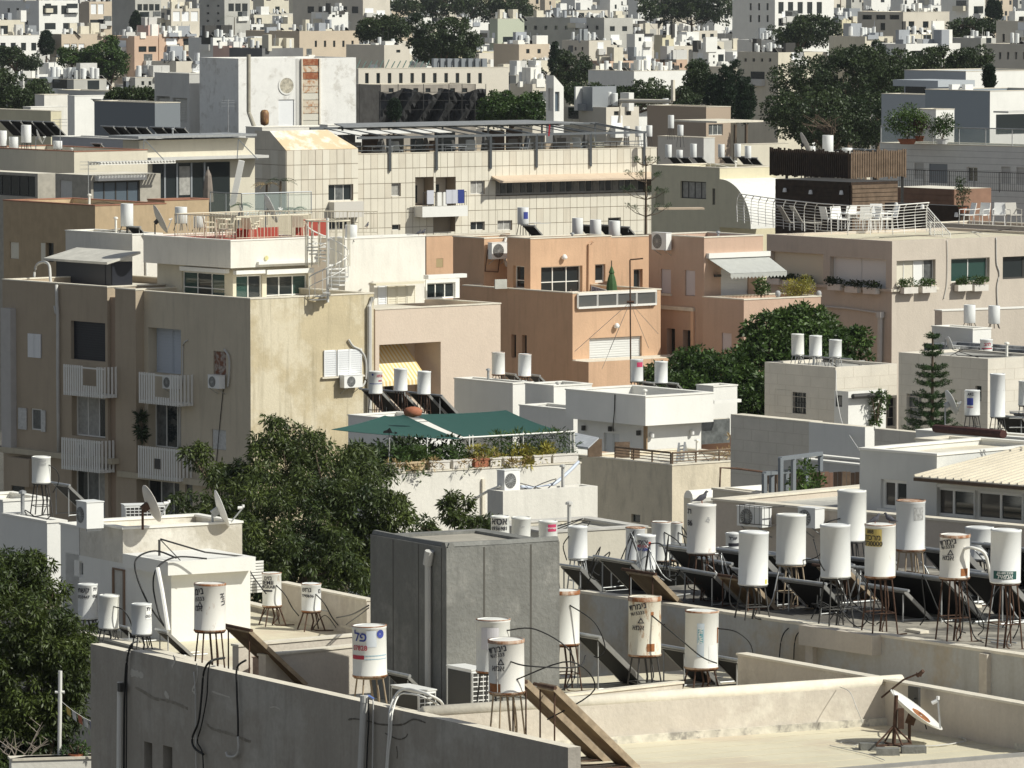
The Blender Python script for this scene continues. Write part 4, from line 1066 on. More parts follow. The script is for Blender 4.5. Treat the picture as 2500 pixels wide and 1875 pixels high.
Ch=hu.pt('L',hu.uv('L',2288,1113)[0],0,.01);Ch.z=at(2288,1113,Ch.y).z
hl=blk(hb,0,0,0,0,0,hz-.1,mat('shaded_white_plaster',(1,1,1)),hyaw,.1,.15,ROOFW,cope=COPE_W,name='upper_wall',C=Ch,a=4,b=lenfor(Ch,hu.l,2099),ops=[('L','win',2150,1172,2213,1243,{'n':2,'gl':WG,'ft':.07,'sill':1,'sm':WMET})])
# corrugated awning roof
aw=thing('corrugated_awning','cream corrugated metal awning over the shed windows at the right edge','awning',tuple(frp(hu,'L',2260,1160)))
ya0=hu.uv('L',2232,1150)[0];E0=frp(hu,'L',2232,1163,.55);
z1=E0.z;u1_=hu.uv('L',2232,1163,.55)[0]
lo0,lo1=hu.pt('L',u1_,z1,.55),hu.pt('L',-2.5,z1,.55);hi0,hi1=hu.pt('L',u1_-1.0,z1+.62,-2.6),hu.pt('L',-2.5,z1+.62,-2.6)
sheet(aw,'roof_sheet',[lo0,lo1,hi1,hi0],.03,mat('cream_sheet_metal',(.76,.70,.58),rough=.5,var=.1,scale=1.5,fine=.1))
q=MB();n_=26
for k in range(n_+1):
 a=lo0.lerp(lo1,k/n_)+Vector((0,0,.02));b=hi0.lerp(hi1,k/n_)+Vector((0,0,.02));q.bar(a,b,.045,.04)
q.build('rib',mat('cream_sheet_metal',(1,1,1)),aw)
q=MB();q.bar(lo0-Vector((0,0,.06)),lo1-Vector((0,0,.06)),.05,.07);q.build('edge_beam',mat('brown_beam',(.10,.07,.05)),aw)
# plastic sheet and upper white parapet behind the awning
pp=blk(hb,2540,1098,134,2235,2620,hz,WHITE2,hyaw,.3,.2,ROOFG,name='back_wall')
rbm=MB();rbm.tube([at(2284,1046,172),at(2360,1052,170),at(2450,1060,168)],.12,8);tag(rbm.build('carpet_roll',mat('dark_red_carpet',(.09,.035,.03),var=.3,scale=6)),'dark red carpet roll lying on the white roof at the right','carpet')
# steel frame terrace with wooden fence left of the shed
tf=thing('steel_trellis','grey steel frame round a small roof terrace with a vine','frame',tuple(at(1905,1238,135)))
tz0=at(1905,1240,134).z
def vp(x,yt,yb,Y,w=.09,m=None):
 a=at(x,yb,Y);b=at(x,yt,Y);ubox('post',m or BLUEGM,tf,((a.x+b.x)/2,Y,(a.z+b.z)/2),(w,w,abs(b.z-a.z)),math.radians(36))
BLUEGM=mat('blue_grey_steel',(.20,.22,.24),rough=.5)
for x,yt,yb,Y in((1906,1118,1240,134),(1937,1115,1236,136.5),(1969,1111,1210,139),(2003,1105,1150,142),(1866,1156,1232,133),(1884,1155,1232,135),(1920,1150,1224,138)):vp(x,yt,yb,Y)
q=MB();q.bar(at(1904,1120,134),at(2005,1107,142),.09);q.bar(at(1866,1156,133),at(1985,1145,145),.09);q.bar(at(1866,1232,133),at(1960,1222,140),.07);q.build('beam',BLUEGM,tf)
wfn=thing('wooden_fence','dark wooden board fence of the small roof terrace','fence',tuple(at(2000,1200,147)))
for k in range(22):
 x=1870+k*10.6;Y=146+.12*k;t0=at(x,1150+(k>7)*2+rs.uniform(-1,2),Y);b0=at(x,1236,Y);
 ubox('board',rs.choice([WOODD,WOODD,WOODM])if not 13<=k<=15 else WOODB,wfn,((t0.x+b0.x)/2,Y,(t0.z+b0.z)/2),(.10,.03,t0.z-b0.z),0.15)
shrubs('leggy green vine climbing the steel frame of the terrace',at(1950,1235,137),at(1990,1232,138),1.1,.3,40,.13,.05,LEAF_B,'plant','vine')
# the terrace floor block
tb=bld('apartment_building','low tan roof block carrying the steel frame terrace','building',2096,1236,133)
blk(tb,2096,1238,133.5,1740,2130,ZG-3,CREAM,36,.06,.1,ROOFG)
# ================================================================== MIDDLE GROUND
# ------------------------------------------------------------------ cream roof and white house on the left
ZJ=HC-15.0
jb=thing('apartment_building','low building with a sunlit cream roof between the white house and the concrete tower','building',(-.7,115.7,0))
jA,jB=atz(155,1537,ZJ+.1),atz(275,1568,ZJ+.1);jd=(jA-jB).normalized();jyaw=math.degrees(math.atan2(-jd.x,jd.y));jC=jB-jd*16
jf=blk(jb,0,0,0,0,0,0,STUCCO,jyaw,.1,.22,ROOFC,C=jC,a=5.9,b=24,name='wall')
a,b=xz(690,1424,14.2),xz(905,1467,14.2)
wall_strip(jb,'parapet',a,b,HC-14.2,ZJ,.2,STUCCO_L,COPE)
q=MB();
for y in(1562,):q.bar(xz(640,1566,14.6),xz(700,1563,14.6),.03);q.bar(xz(640,1574,14.8),xz(700,1571,14.8),.03)
q.build('low_rail',DMET,jb)
wi=thing('apartment_building','white two part house with an overhanging roof terrace, left of the tree','building',tuple(at(418,1400,129)[:2])+(0,))
YI=129.2
i3=blk(wi,418,1398,YI,160,611,ZJ-4,WHITE2,31,0,.2,ROOFW,ops=[('L','win',181,1368,203,1408,{'n':1,'ft':.05,'dep':.12}),('L','panel',276,1392,306,1530,{'m':mat('dirty_white_door',(.62,.60,.55),var=.15,scale=4,streak=.4),'dep':.06,'nm':'door'})])
dt=MB()
for(a0,a1,b0,b1)in((276,279,1390,1530),(302,306,1392,1530),(276,306,1388,1392)):
 u0,u1,v0,v1=i3.rect('L',a0,b0,a1,b1);i3.fbox(0,0,0,'L',u0,u1,v0,v1,-.02,.03,dt)
dt.build('door_frame',mat('brown_door_frame',(.25,.17,.12)),wi)
ub=slab(wi,'terrace_slab',WHITE2,410,1372,YI-.35,299,624,.30,31)
# upper room
u_up=i3.uv('L',300,1330)[0];Cup=i3.pt('L',u_up,0);
zup=at(300,1293,Cup.y).z
fup=blk(wi,0,0,0,0,0,i3.zt,mat('flaking_white_plaster',(.78,.74,.66),var=.15,scale=1.2,streak=.3,fine=.2,bump=.4,patch=(.52,.48,.40),patch_amt=.6),31,.12,.16,ROOFW,C=Vector((Cup.x,Cup.y,zup)),a=lenfor(Vector((Cup.x,Cup.y,zup)),i3.r,591),b=2.1,name='upper_wall',cope=COPE_W)
cwl=blk(wi,0,0,0,0,0,ZJ-4,WHITE2,31,.1,.16,ROOFW,C=Vector(tuple((Cup+i3.l*2.15)[:2])+(at(212,1289,(Cup+i3.l*2.15).y).z,)),a=3.,b=lenfor(Cup+i3.l*2.15,i3.l,160),name='side_wall',cope=COPE_W)
sl=thing('louvre_panel','white horizontal louvre panel at the right end of the white house','louvre',tuple(at(625,1440,YI+3)))
for k in range(11):a=at(612,1373+k*7.2,YI+3.2);b=at(642,1371+k*7.2,YI+4.2);mb=MB();mb.bar(a,b,.03,.05);mb.build('slat',WMET,sl)
ac('tall white condenser seen from its fan side on the white house roof',at(220,1288,131.2),211,.50,.58,.42,fan=True,group='air conditioner condensers')
ac('condenser with a white grid grille behind the left satellite dish',at(350,1270,136),-75,.95,.36,.4,fan=False,grid=True)
dish('leftmost of the two white dishes on the white house',362,1233,131.2,.42,22,22,zup,RUSTM,m=mat('dusty_dish',(.66,.62,.56),var=.1,scale=4),arm=1.1)
dish('rightmost of the two white dishes on the white house, with a long feed arm',533,1245,132.5,.42,12,20,i3.zt,GALV,arm=1.3)
mt=MB();p=at(389,1320,130.2);mt.tube([Vector((p.x,p.y,i3.zt)),p+Vector((0,0,.02))],.03,6);mt.tube([at(392,1316,130.),at(500,1348,129.3),at(625,1362,130.5)],.02,6);mt.tube([at(392,1318,130),at(440,1368,129)],.012,5)
tag(mt.build('fallen_mast',DMET),'fallen antenna mast lying across the white terrace','antenna mast')
cable('black cable looping over the terrace edge to the roof below, left one',[at(430,1362,129),at(380,1345,129.6),at(335,1362,128.6),at(332,1400,128.4),at(360,1470,128.2),at(400,1528,128.)],.02)
cable('black cable looping over the terrace edge to the roof below, right one',[at(505,1364,129),at(430,1360,128.8),at(385,1385,128.3),at(374,1430,128.2),at(388,1500,128.),at(403,1532,127.8)],.02)
cable('long cable from the roof mast down to the tank with the printed labels',[at(590,1360,131),at(620,1410,130.6),at(650,1450,130.4)],.014)
dpp=MB();dpp.tube([at(384,1388,128.3),at(394,1440,128),at(410,1540,127.6)],.06,8);tag(dpp.build('vent_pipe',WMET),'white vent pipe leaning on the corner of the white house','pipe')
u0,u1=.35,.42
# left neighbour of the white house
wl=thing('apartment_building','grey white house corner at the left edge behind the small tree','building',tuple(at(115,1278,146)[:2])+(0,))
lf=blk(wl,115,1277,146,6,162,ZJ-4,WHITE2,31,.1,.15,ROOFG,cope=COPE_W)
blk(wl,8,1225,152,-80,120,ZJ-4,WHITE2,31,.1,.15,ROOFW,cope=COPE_W,name='back_wall')
tank('white tank with scrawled letters on a tall stand at the left edge',101,46,1114,1179,148,lf.zf,TANKW,None,[('0707',.25,.85,.09,mat('faint_print',(.45,.45,.45))),('0707',.25,.72,.09,mat('faint_print',(.45,.45,.45)))],legc=DMET,splay=1.45,hose=[(1.,.7,[(.2,0,-.15),(.25,0,-.4),(.1,0,-.7)])])
panel('brown backed collector with a white edge beside the left edge tank',148,1186,149,32,.8,1.4,zf=lf.zf)
for(lb,x,w,yt,yb,Y,tx)in(('small white tank with black lettering against the white house, leftmost of three',215,49,1425,1511,130.6,[('תשק',-.42,.83,.15),('0733447',-.45,.64,.09),('p',.45,1.2,.7,.95,WPLAST),('תי',.9,.86,.12),('052',.9,.66,.09)]),
('plain small white tank against the white house, middle of three',265,49,1452,1534,128.6,[]),
('small white tank with an edge sticker, rightmost of three before the white house',347,50,1473,1549,126.8,[('p',.5,1.3,.5,.93,WPLAST),('תי',.85,.84,.13),('052-7',.9,.60,.08)])):
 tank(lb,x,w,yt,yb,Y,ZJ,TANKW,None,tx,hose=[(.55,.68,[(.2,-.1,-.05),(.35,-.1,-.25),(.42,0,-.5)])]if x==265 else None)
for(lb,x,w,yt,yb,Y,tx)in(('small rust rimmed tank with dense black print on the cream roof',665,47,1398,1480,132.5,[('מימ',-.4,.86,.13),('IIEMII',-.45,.72,.13),('MIGRAB',-.45,.60,.10),('p',-.9,.1,.46,.51,BLACKINK)]),
('small tank with black lettering right of the densely printed tank',760,48,1424,1492,131.5,[('שחנ',-.5,.80,.14),('7790696',-.42,.58,.09),('מ',1.0,.75,.14)])):
 tank(lb,x,w,yt,yb,Y,ZJ,TANKW,.014,tx,legc=RUSTM,splay=1.6,hose=[(.5,.65,[(.2,-.1,-.2),(.35,0,-.5),(.5,0,-.7)])])
panel('grey framed collector behind the densely printed tank',715,1486,133.5,30,.5,1.5,zf=ZJ);panel('dark collector running down to the concrete tower on the cream roof',790,1495,132,30,.5,1.35,zf=ZJ)
panel('flat collector below the three small tanks',395,1545,126.5,28,.5,1.4,zf=ZJ);panel('dark collector behind the middle small tank',300,1535,129.2,28,.5,1.1,zf=ZJ)
ub=ubox('roof_box',GALV,None,tuple(xz(300,1567,14.95)),(.6,.35,.12),.5);tag(ub,'low grey metal box on the roof edge under the small tanks','box')
for k in range(9):
 x=690+k*24;y0=1520+rs.uniform(-25,30);p=xz(x,y0,15.0);q=p+Vector((rs.uniform(-.8,.8),rs.uniform(-.5,.5),0))
 if k<4:cable('thin black hose among the tank stands on the cream roof',[p+Vector((0,0,.02)),p.lerp(q,.5)+Vector((0,0,.35)),q+Vector((0,0,.02))],.010,group='hoses among the tank stands on the cream roof')
cable('upper of the two cables strung to the concrete tower',[at(822,1508,131),at(860,1500,120),at(900,1478,112)],.015);cable('lower of the two cables strung to the concrete tower',[at(845,1525,130),at(880,1500,120),at(900,1484,112)],.012)
# bottom left terrace, pole and prayer flags
bt=thing('terrace_wall','low white terrace wall in the bottom left corner','wall',tuple(at(80,1870,112)[:2])+(0,))
blk(bt,28,1862,112,-60,275,0,WHITE,12,.12,.3,ROOFW,C=at(28,1858,112),a=2.05,b=.35)
pole=MB();a=at(145,1900,112.5);b=at(147,1638,112.5);pole.tube([a,b],.04,10);c=at(146,1690,112.5);pole.tube([c-Vector((.09,0,0)),c+Vector((.09,0,0))],.03,8)
tag(pole.build('pole',WMET),'white pole with a yellowed collar at the bottom left','pole')
fl=thing('flag_string','string of faded prayer flags from the white pole to the long wall','flags',tuple(at(152,1715,112.5)))
fa,fb_=at(150,1712,112.5),at(292,1778,112.);S_=sag(fa,fb_,.12,40)
q=MB();q.tube(S_,.004,4);q.build('string',WMET,fl)
fcols=[mat('flag_yellow',(.55,.42,.12)),mat('flag_white',(.6,.6,.58)),mat('flag_red',(.45,.16,.10)),mat('flag_white',(1,1,1)),mat('flag_blue',(.26,.27,.36)),mat('flag_green',(.38,.42,.20)),mat('flag_green',(1,1,1)),mat('flag_red',(1,1,1)),mat('flag_white',(1,1,1))]
for k in range(9):
 i=3+k*4;p,p2=S_[i],S_[i+3];dd=Vector((.015,.02*(-1)**k,-.17));
 sheet(fl,'flag',[p,p2,p2+dd,p+dd+Vector((.01,.01,0))],.004,fcols[k])
lb_=MB();p=at(277,1748,111.5);lb_.lathe(p,[(0.01,-.09),(.04,-.07),(.045,-.03),(.02,.02),(.02,.05)],12);tag(lb_.build('light_bulb',WPLAST,None,True),'white light bulb hanging by the long wall above the flags','light bulb')
plant('potted plant in a terracotta pot on the bottom left terrace',at(185,1878,112.4),.28,.3,300,.09,.03,LEAF_B,pot=TERRA)
# ------------------------------------------------------------------ beige apartment building with slatted balconies
YK=238.
kb=thing('apartment_building','big weathered beige apartment building with white slatted balconies, left','building',tuple(at(611,731,YK)[:2])+(0,))
CUG=(WINGL,CURT,WINGL2)
kf=blk(kb,611,731,YK,300,912,0,mat('grey_beige_side',(.62,.545,.42),var=.1,scale=.6,streak=.45,fine=.1,bump=.2),40,.25,.22,ROOFW,ops=[
('L','shut',362,802,442,913,{'m':SHUTG,'n':2,'dep':.5,'pitch':.12}),('L','win',362,987,442,1095,{'n':3,'gl':(CURT,WINGL,WINGL2),'dep':.45}),('L','win',345,1165,438,1265,{'n':3,'gl':(WINGL,WINGL2,WINGL),'dep':.45}),
('L','panel',521,858,552,918,{'m':mat('rusty_shutter',(.50,.42,.36),var=.5,scale=9,patch=(.22,.09,.05),patch_amt=.8),'dep':.1}),('L','panel',517,1049,552,1098,{'m':mat('flaking_white_shutter',(.66,.66,.64),var=.25,scale=9),'dep':.1}),
('L','panel',452,1175,470,1240,{'m':WINGL2,'dep':.15})])
# sunlit front of the same building: yellower plaster copy, sunlight put into its colour
rf=MB();rf.add([kf.pt('R',0,0,.004),kf.pt('R',kf.a,0,.004),kf.pt('R',kf.a,kf.zt,.004),kf.pt('R',0,kf.zt,.004)],[(0,1,2,3)]);rf.build('front_wall',OCHRE,kb)
u0,u1,v0,v1=kf.rect('R',788,853,882,917)
sh=MB();
for k in range(3):
 a,b=u0+(u1-u0)*k/3+.02,u0+(u1-u0)*(k+1)/3-.02;dd=.03 if k!=1 else .07
 for i in range(12):c=v0+(v1-v0)*i/12;kf.fbox(0,0,0,'R',a+.03,b-.03,c,c+(v1-v0)/12*.72,dd,dd+.035,sh)
 for(p,q)in((a,a+.04),(b-.04,b)):kf.fbox(0,0,0,'R',p,q,v0,v1,dd,dd+.045,sh)
 kf.fbox(0,0,0,'R',a,b,v0,v1,dd-.01,dd+.01,sh)
sh.build('shutter',SHUT,kb)
kf.fbox('sill',COPE,kb,'R',u0-.1,u1+.1,v0-.08,v0-.01,.005,.12)
ac_on(kf,'R',860,946,'condenser with a round fan under the white triple shutter',w=.95,h=.5)
ac_on(kf,'L',525,948,'condenser with its fan in shadow under the rusty shutter',w=.75,h=.52)
cable('thick pipe curving from the wall down to the condenser by the triple shutter',[frp(kf,'R',x,y,.08)for x,y in((851,829),(862,845),(880,855),(893,880),(893,925),(884,945))],.045,PIPE)
cable('white hose curving beside the rusty shutter on the shaded wall',[frp(kf,'L',x,y,.08)for x,y in((547,853),(558,870),(560,900),(556,945))],.045,PIPE)
cable('thin cable wandering down the shaded beige wall',[frp(kf,'L',x,y,.03)for x,y in((458,831),(447,845),(446,920),(441,960),(438,1090))],.03,PIPE)
cable('black cable hanging on the shaded wall below the condenser',[frp(kf,'L',x,y,.03)for x,y in((545,950),(537,1030),(530,1110),(522,1190))],.018)
# left wing, set forward
u3=kf.uv('L',352,900)[0];C2=kf.pt('L',u3,0,.42);C2.z=at(340,709,C2.y).z
kf2=blk(kb,0,0,0,0,0,0,BROWNB,40,.25,.22,ROOFW,C=C2,a=.42,b=lenfor(C2,kf.l,281),name='wing_wall')
C3=kf2.pt('L',kf2.b+.55,0,-.0);C3.z=at(272,702,C3.y).z
kf3=blk(kb,0,0,0,0,0,0,BROWNB,40,.25,.22,ROOFW,C=C3,a=6,b=lenfor(C3,kf.l,6),name='wing_wall',ops=[
('L','shut',173,786,257,880,{'m':BLIND,'n':1,'dep':.3,'pitch':.1,'st':.8,'sd':-.2}),('L','shut',70,815,102,873,{'m':SHUT,'n':2,'dep':.04,'sd':.02,'st':.95}),
('L','win',175,970,257,1067,{'n':3,'gl':(WINGL,CURT,CURT),'dep':.35}),('L','win',76,998,102,1050,{'n':1,'gl':WINGL2,'dep':.12}),('L','win',175,1150,256,1260,{'n':3,'gl':(CURT,WINGL2,WINGL),'dep':.35}),
('L','panel',28,1185,60,1215,{'m':WINGL,'dep':.1})])
gp=kf2.pt('L',kf2.b+.28,0,-.45);ubox('recess_wall',mat('recess_brown',(.35,.26,.19),streak=.3),kb,(gp.x,gp.y,C3.z/2-.2),(.6,.6,C3.z-.4),math.radians(40))
sht=MB()
for x0,x1,y0,y1 in((47,67,996,1048),(103,113,1002,1054)):
 u0,u1,v0,v1=kf3.rect('L',x0,y0,x1,y1);kf3.fbox('shutter',mat('flaking_white_shutter',(1,1,1)),kb,'L',u0,u1,v0,v1,.02,.07)
pl=kf3.rect('L',17,752,40,1105);kf3.fbox('pilaster',mat('grey_pilaster',(.52,.50,.48),var=.1),kb,'L',pl[0],pl[1],pl[2],pl[3],.0,.3)
tag_=cable('grey downpipe running down the brown wall left of the blind',[frp(kf3,'L',x,y,.12)for x,y in((138,695),(139,745),(141,770),(141,900),(143,1108))],.075,PIPE,smooth=2)
cable('curved black vent pipe rising from the beige roof',[at(83,680,252),at(88,650,252),at(104,640,251),at(120,648,250),at(124,690,249),frp(kf3,'L',137,765,.15)],.06,PIPE,smooth=4)
def balcony(fr,x0,x1,yt,yb,label,gapx=None,out=.75):
 t=thing('slatted_balcony',label,'balcony',frp(fr,'L',(x0+x1)/2,yb),'slatted balconies of the beige building')
 # front plane 'out' metres off the wall
 ua,ub_,va,vb=fr.rect('L',x0,yt,x1,yb,out)
 fr.fbox('floor_slab',WHITE2,t,'L',ua+.05,ub_,va,va+.12,.01,out-.03)
 n=int((ub_-ua)/.155)
 gx=None
 if gapx:g_=fr.rect('L',gapx[0],gapx[1],gapx[2],gapx[3],out)
 for k in range(n):
  u=ua+(ub_-ua)*(k+.5)/n
  if gapx and g_[0]-.03<u<g_[1]+.03:
   if va+.05<g_[2]-.02:fr.fbox('slat',WMET,t,'L',u-.045,u+.045,va,g_[2],out,out+.03)
   if g_[3]+.1<vb:fr.fbox('slat',WMET,t,'L',u-.045,u+.045,g_[3],vb,out,out+.03)
  else:fr.fbox('slat',WMET,t,'L',u-.045,u+.045,va,vb,out,out+.03)
 for k in range(4):fr.fbox('slat',WMET,t,'L',ua,ua+.03,va,vb,out*(k+.3)/4,out*(k+.3)/4+.09)
 for v in(va+.1,vb-.08):fr.fbox('rail',WMET,t,'L',ua,ub_,v-.03,v+.03,out-.045,out-.002)
 return t,(ua,ub_,va,vb)
balcony(kf3,155,252,893,968,'slatted balcony under the dark blind with a square opening',(205,897,236,942))
balcony(kf,339,438,912,988,'slatted balcony with a condenser in its opening below the pale blue shutter',(378,915,414,970))
balcony(kf3,150,246,1072,1150,'slatted balcony with a condenser at its left, on the brown wall')
balcony(kf,337,435,1092,1171,'slatted balcony with a small oval opening under the long windows')
ac_on(kf,'L',397,950,'white condenser set in the slatted balcony opening',out=.7,w=.8,h=.5)
ac_on(kf3,'L',174,1120,'condenser hung on the slats of the lower left balcony',out=1.0,w=.85,h=.6)
u0,u1,v0,v1=kf.rect('L',377,1120,391,1145,.8);kf.fbox('oval_opening',DMET,kb,'L',u0,u1,v0,v1,.785,.80)
plant('dark cactus like plant on the ledge by the long windows',frp(kf,'L',345,1085,.3),.18,1.6,200,.35,.09,LEAF_C)
ledge=kf.rect('L',300,1158,470,1172,.2);kf.fbox('ledge',GREYB,kb,'L',ledge[0]-2,ledge[1],ledge[2],ledge[3],0.005,.5)
ledge=kf3.rect('L',8,1105,282,1118,.2);kf3.fbox('ledge',GREYB,kb,'L',ledge[0],ledge[1],ledge[2],ledge[3],0.005,.4)
ledge=kf3.rect('L',28,1118,80,1186,.4);kf3.fbox('bay_wall',BROWNB,kb,'L',ledge[0],ledge[1],ledge[2],ledge[3],0.005,.6)
# pillar and pipe between ochre wall and pink beige house
u0,u1,v0,v1=kf.rect('R',900,725,915,1010)
cp=MB();cp.tube([kf.pt('R',kf.a-.12,kf.zt-.15,.1),kf.pt('R',kf.a-.32,kf.zt-.5,.12),kf.pt('R',kf.a-.34,2,.12)],.10,8);cp.build('downpipe',PIPE,kb)
# white penthouse on top
kz=kf.zf
ph=thing('penthouse','white penthouse with glass doors and a roof terrace on the beige building','penthouse',tuple(at(563,655,243)[:2])+(kz,))
w1=blk(ph,323,574,253.5,160,396,kz-.3,WHITE,40,.06,.2,ROOFW,cope=COPE_W,name='side_block')
C4=at(563,589,242.5)
zb4=at(563,655,242.5).z
w2=blk(ph,563,589,242.5,350,776,zb4,WHITE,40,.08,.2,mat('red_terrace_floor',(.40,.10,.07),var=.2,scale=2),cope=COPE_W,name='roof_band',C=C4)
C5=C4+w2.l*.45+w2.r*.45;C5.z=zb4-.002
GDW=(GREENGL,WINGL)
w3=blk(ph,0,0,0,0,0,kz-.3,mat('cream_inner_wall',(.70,.64,.50),var=.08),40,0,.1,WHITE2,C=C5,a=w2.a-.6,b=w2.b-.8,name='room_wall',ops=[
('L','win',444,665,548,724,{'n':3,'gl':(GREENGL,WINGL,GREENGL),'bar':.35,'fm':WMET}),('R','win',577,672,640,731,{'n':2,'gl':(GREENGL,WINGL)}),('R','win',651,672,768,731,{'n':3,'gl':(WINGL,WINGL,GREENGL),'bar':.2})])
for face,x0,x1,y0,y1 in(('L',434,546,652,663),('R',580,651,658,668),('R',655,770,655,667)):
 u0,u1,v0,v1=w2.rect(face,x0,y0,x1,y1);w2.fbox('shutter_box',WMET,ph,face,u0,u1,v0-.02,v1-.03,-.30,-.08)
u0,u1,v0,v1=w2.rect('R',627,636,775,643);w2.fbox('awning_case',WMET,ph,'R',u0,u1,v0,v1,.005,.14)
q=MB();_ringdisc(q,frp(w2,'R',651,630,.05),w2.nR,0.01,.10,12);q.build('wall_lamp',mat('lamp_yellow',(.65,.60,.3)),ph)
# dark blind room and its pale awning roof
bk=thing('blind_room','roof room closed by dark roller blinds below a pale lean-to roof','roof room',tuple(at(323,700,250)[:2])+(kz,))
bf=blk(bk,274,640,250.2,137,323,kz-.3,BLIND,40,0,.1,WHITE2)
sb=MB()
for i in range(24):
 z=bf.zb+.4+(bf.zt-bf.zb-.4)*i/24;
 bf.fbox(0,0,0,'L',.5,bf.b-.1,z,z+.05,.003,.02,sb);bf.fbox(0,0,0,'L',.06,.42,z,z+.05,.003,.02,sb)
sb.build('blind_slats',mat('dark_blind_slats',(.05,.052,.062),rough=.35),bk)
A_,B_,Cc,Dd=at(116,647,260),at(318,656,249.2),at(324,646,251.5),at(160,627,262)
B2=at(268,653,250.5)
sheet(bk,'awning_roof',[bf.pt('L',-.25,bf.zt+.02,.45),bf.pt('L',bf.b+.3,bf.zt+.02,.45),bf.pt('L',bf.b+.3,bf.zt+.42,-1.3),bf.pt('L',-.25,bf.zt+.42,-1.3)],.10,mat('pale_awning_sheet',(.62,.60,.54),var=.2,scale=2),True)
# terrace railing and furniture
zt=w2.zt
tr=[w2.pt('L',7.6,zt,-3.6),w2.pt('L',7.6,zt,-.5),w2.pt('L',2.3,zt,-.5)]
railing('cream baluster railing round the red roof terrace of the penthouse',[w2.pt('L',4.6,zt,-.6),w2.pt('L',0.8,zt,-.9),w2.pt('R',3.6,zt,-.55),w2.pt('R',w2.a-.1,zt,-.5)],.95,mat('cream_railing',(.72,.66,.52)),posts=1.3,balusters=.16,r=.022)
railing('far side of the cream railing on the red roof terrace',[w2.pt('L',4.6,zt,-.6),w2.pt('L',4.6,zt,-5.),w2.pt('L',1.0,zt,-8.5)],.95,mat('cream_railing',(1,1,1)),posts=1.3,balusters=.16,r=.022)
rw=thing('terrace_screen','red painted low screen on the penthouse terrace','screen',w2.pt('R',3,zt,-1.5))
for(u,L_,h)in((2.6,2.2,.42),(5.4,1.6,.7)):p=w2.pt('R',u,zt+h/2,-1.6);ubox('red_panel',RED,rw,p,(L_,.06,h),math.radians(40))
def chair(label,p,az,m=None,s=1.,group='white garden chairs on the roof terraces',cat='chair',name='garden_chair'):
 m=m or WPLAST;p=Vector(p);a=math.radians(az);t=thing(name,label,cat,p,group);f=Vector((math.cos(a),math.sin(a),0));u=Vector((-f.y,f.x,0))
 ubox('seat',m,t,p+Vector((0,0,.42*s)),(.46*s,.48*s,.05),a)
 bb=MB();bb.bar(p-f*.22*s+Vector((0,0,.44*s)),p-f*.32*s+Vector((0,0,.88*s)),.46*s,.035,up=f);bb.build('backrest',m,t)
 for i in(-1,1):
  for j in(-1,1):q=MB();q.bar(p+f*(.2*i*s)+u*(.21*j*s)+Vector((0,0,.42*s)),p+f*(.24*i*s)+u*(.24*j*s),.04);q.build('leg',m,t)
  q=MB();q.bar(p-f*.26*s+u*(.24*i*s)+Vector((0,0,.64*s)),p+f*.2*s+u*(.24*i*s)+Vector((0,0,.62*s)),.045,.03);q.bar(p+f*.2*s+u*(.24*i*s)+Vector((0,0,.62*s)),p+f*.2*s+u*(.24*i*s)+Vector((0,0,.42*s)),.035);q.build('armrest',m,t)
 return t
def table(label,p,w,d,h,az,m=None,cat='table',group=None):
 m=m or WPLAST;p=Vector(p);a=math.radians(az);t=thing('table',label,cat,p,group);f=Vector((math.cos(a),math.sin(a),0));u=Vector((-f.y,f.x,0))
 ubox('table_top',m,t,p+Vector((0,0,h)),(w,d,.05),a)
 for i in(-1,1):
  for j in(-1,1):q=MB();q.bar(p+f*(w*.44*i)+u*(d*.44*j)+Vector((0,0,h-.02)),p+f*(w*.44*i)+u*(d*.44*j),.05);q.build('leg',m,t)
 return t
CRM=mat('cream_furniture',(.76,.71,.56))
for i,(u,d,az)in enumerate(((.9,-1.5,200),(2.0,-1.3,60),(4.6,-1.4,90),(3.1,-2.6,250),(1.4,-3.2,10))):
 chair(('cream chair at the near corner of the red terrace','cream chair in the middle of the red terrace','cream chair before the red panel at the spiral stair','cream chair at the far side of the red terrace','cream chair nearest the round table')[i],w2.pt('R',u,zt,d),az,CRM,1.)
table('long cream table on the red roof terrace',w2.pt('R',3.0,zt,-3.4),2.0,.8,.72,40,CRM)
dish('large dark backed dish left of the red terrace',385,538,250,.62,15,25,at(385,572,250).z,DMET,m=mat('dusty_dish',(.7,.7,.66)))
dish('grey dish among the chairs of the red terrace',655,512,254,.62,15,22,zt,GALV)
# spiral stair
st=thing('spiral_stair','white spiral staircase climbing to the red roof terrace','staircase',tuple(at(792,720,241)[:2])+(kz,))
sc_=at(800,720,240.3);cx_,cy_=sc_.x,sc_.y;z0_,z1_=kz,zt+.05
q=MB();q.tube([(cx_,cy_,z0_),(cx_,cy_,z1_+1.0)],.06,8);q.build('centre_pole',WMET,st)
n=16;hp=[]
for k in range(n):
 a=-2.6+k*math.pi*2*1.05/n;z=z0_+(z1_-z0_)*(k+1)/n;a2=a+.36
 P0=Vector((cx_,cy_,z));r1=.85
 mb=MB();mb.add([P0,P0+Vector((r1*math.cos(a),r1*math.sin(a),0)),P0+Vector((r1*math.cos(a2),r1*math.sin(a2),0)),P0-Vector((0,0,.05)),P0+Vector((r1*math.cos(a),r1*math.sin(a),-.05)),P0+Vector((r1*math.cos(a2),r1*math.sin(a2),-.05))],[(0,1,2),(5,4,3),(0,3,4,1),(1,4,5,2),(2,5,3,0)])
 mb.build('tread',WMET,st);hp.append(P0+Vector((r1*math.cos(a),r1*math.sin(a),0)))
q=MB();q.tube([p+Vector((0,0,.9))for p in hp],.03,5);q.tube([p+Vector((0,0,.5))for p in hp],.02,5)
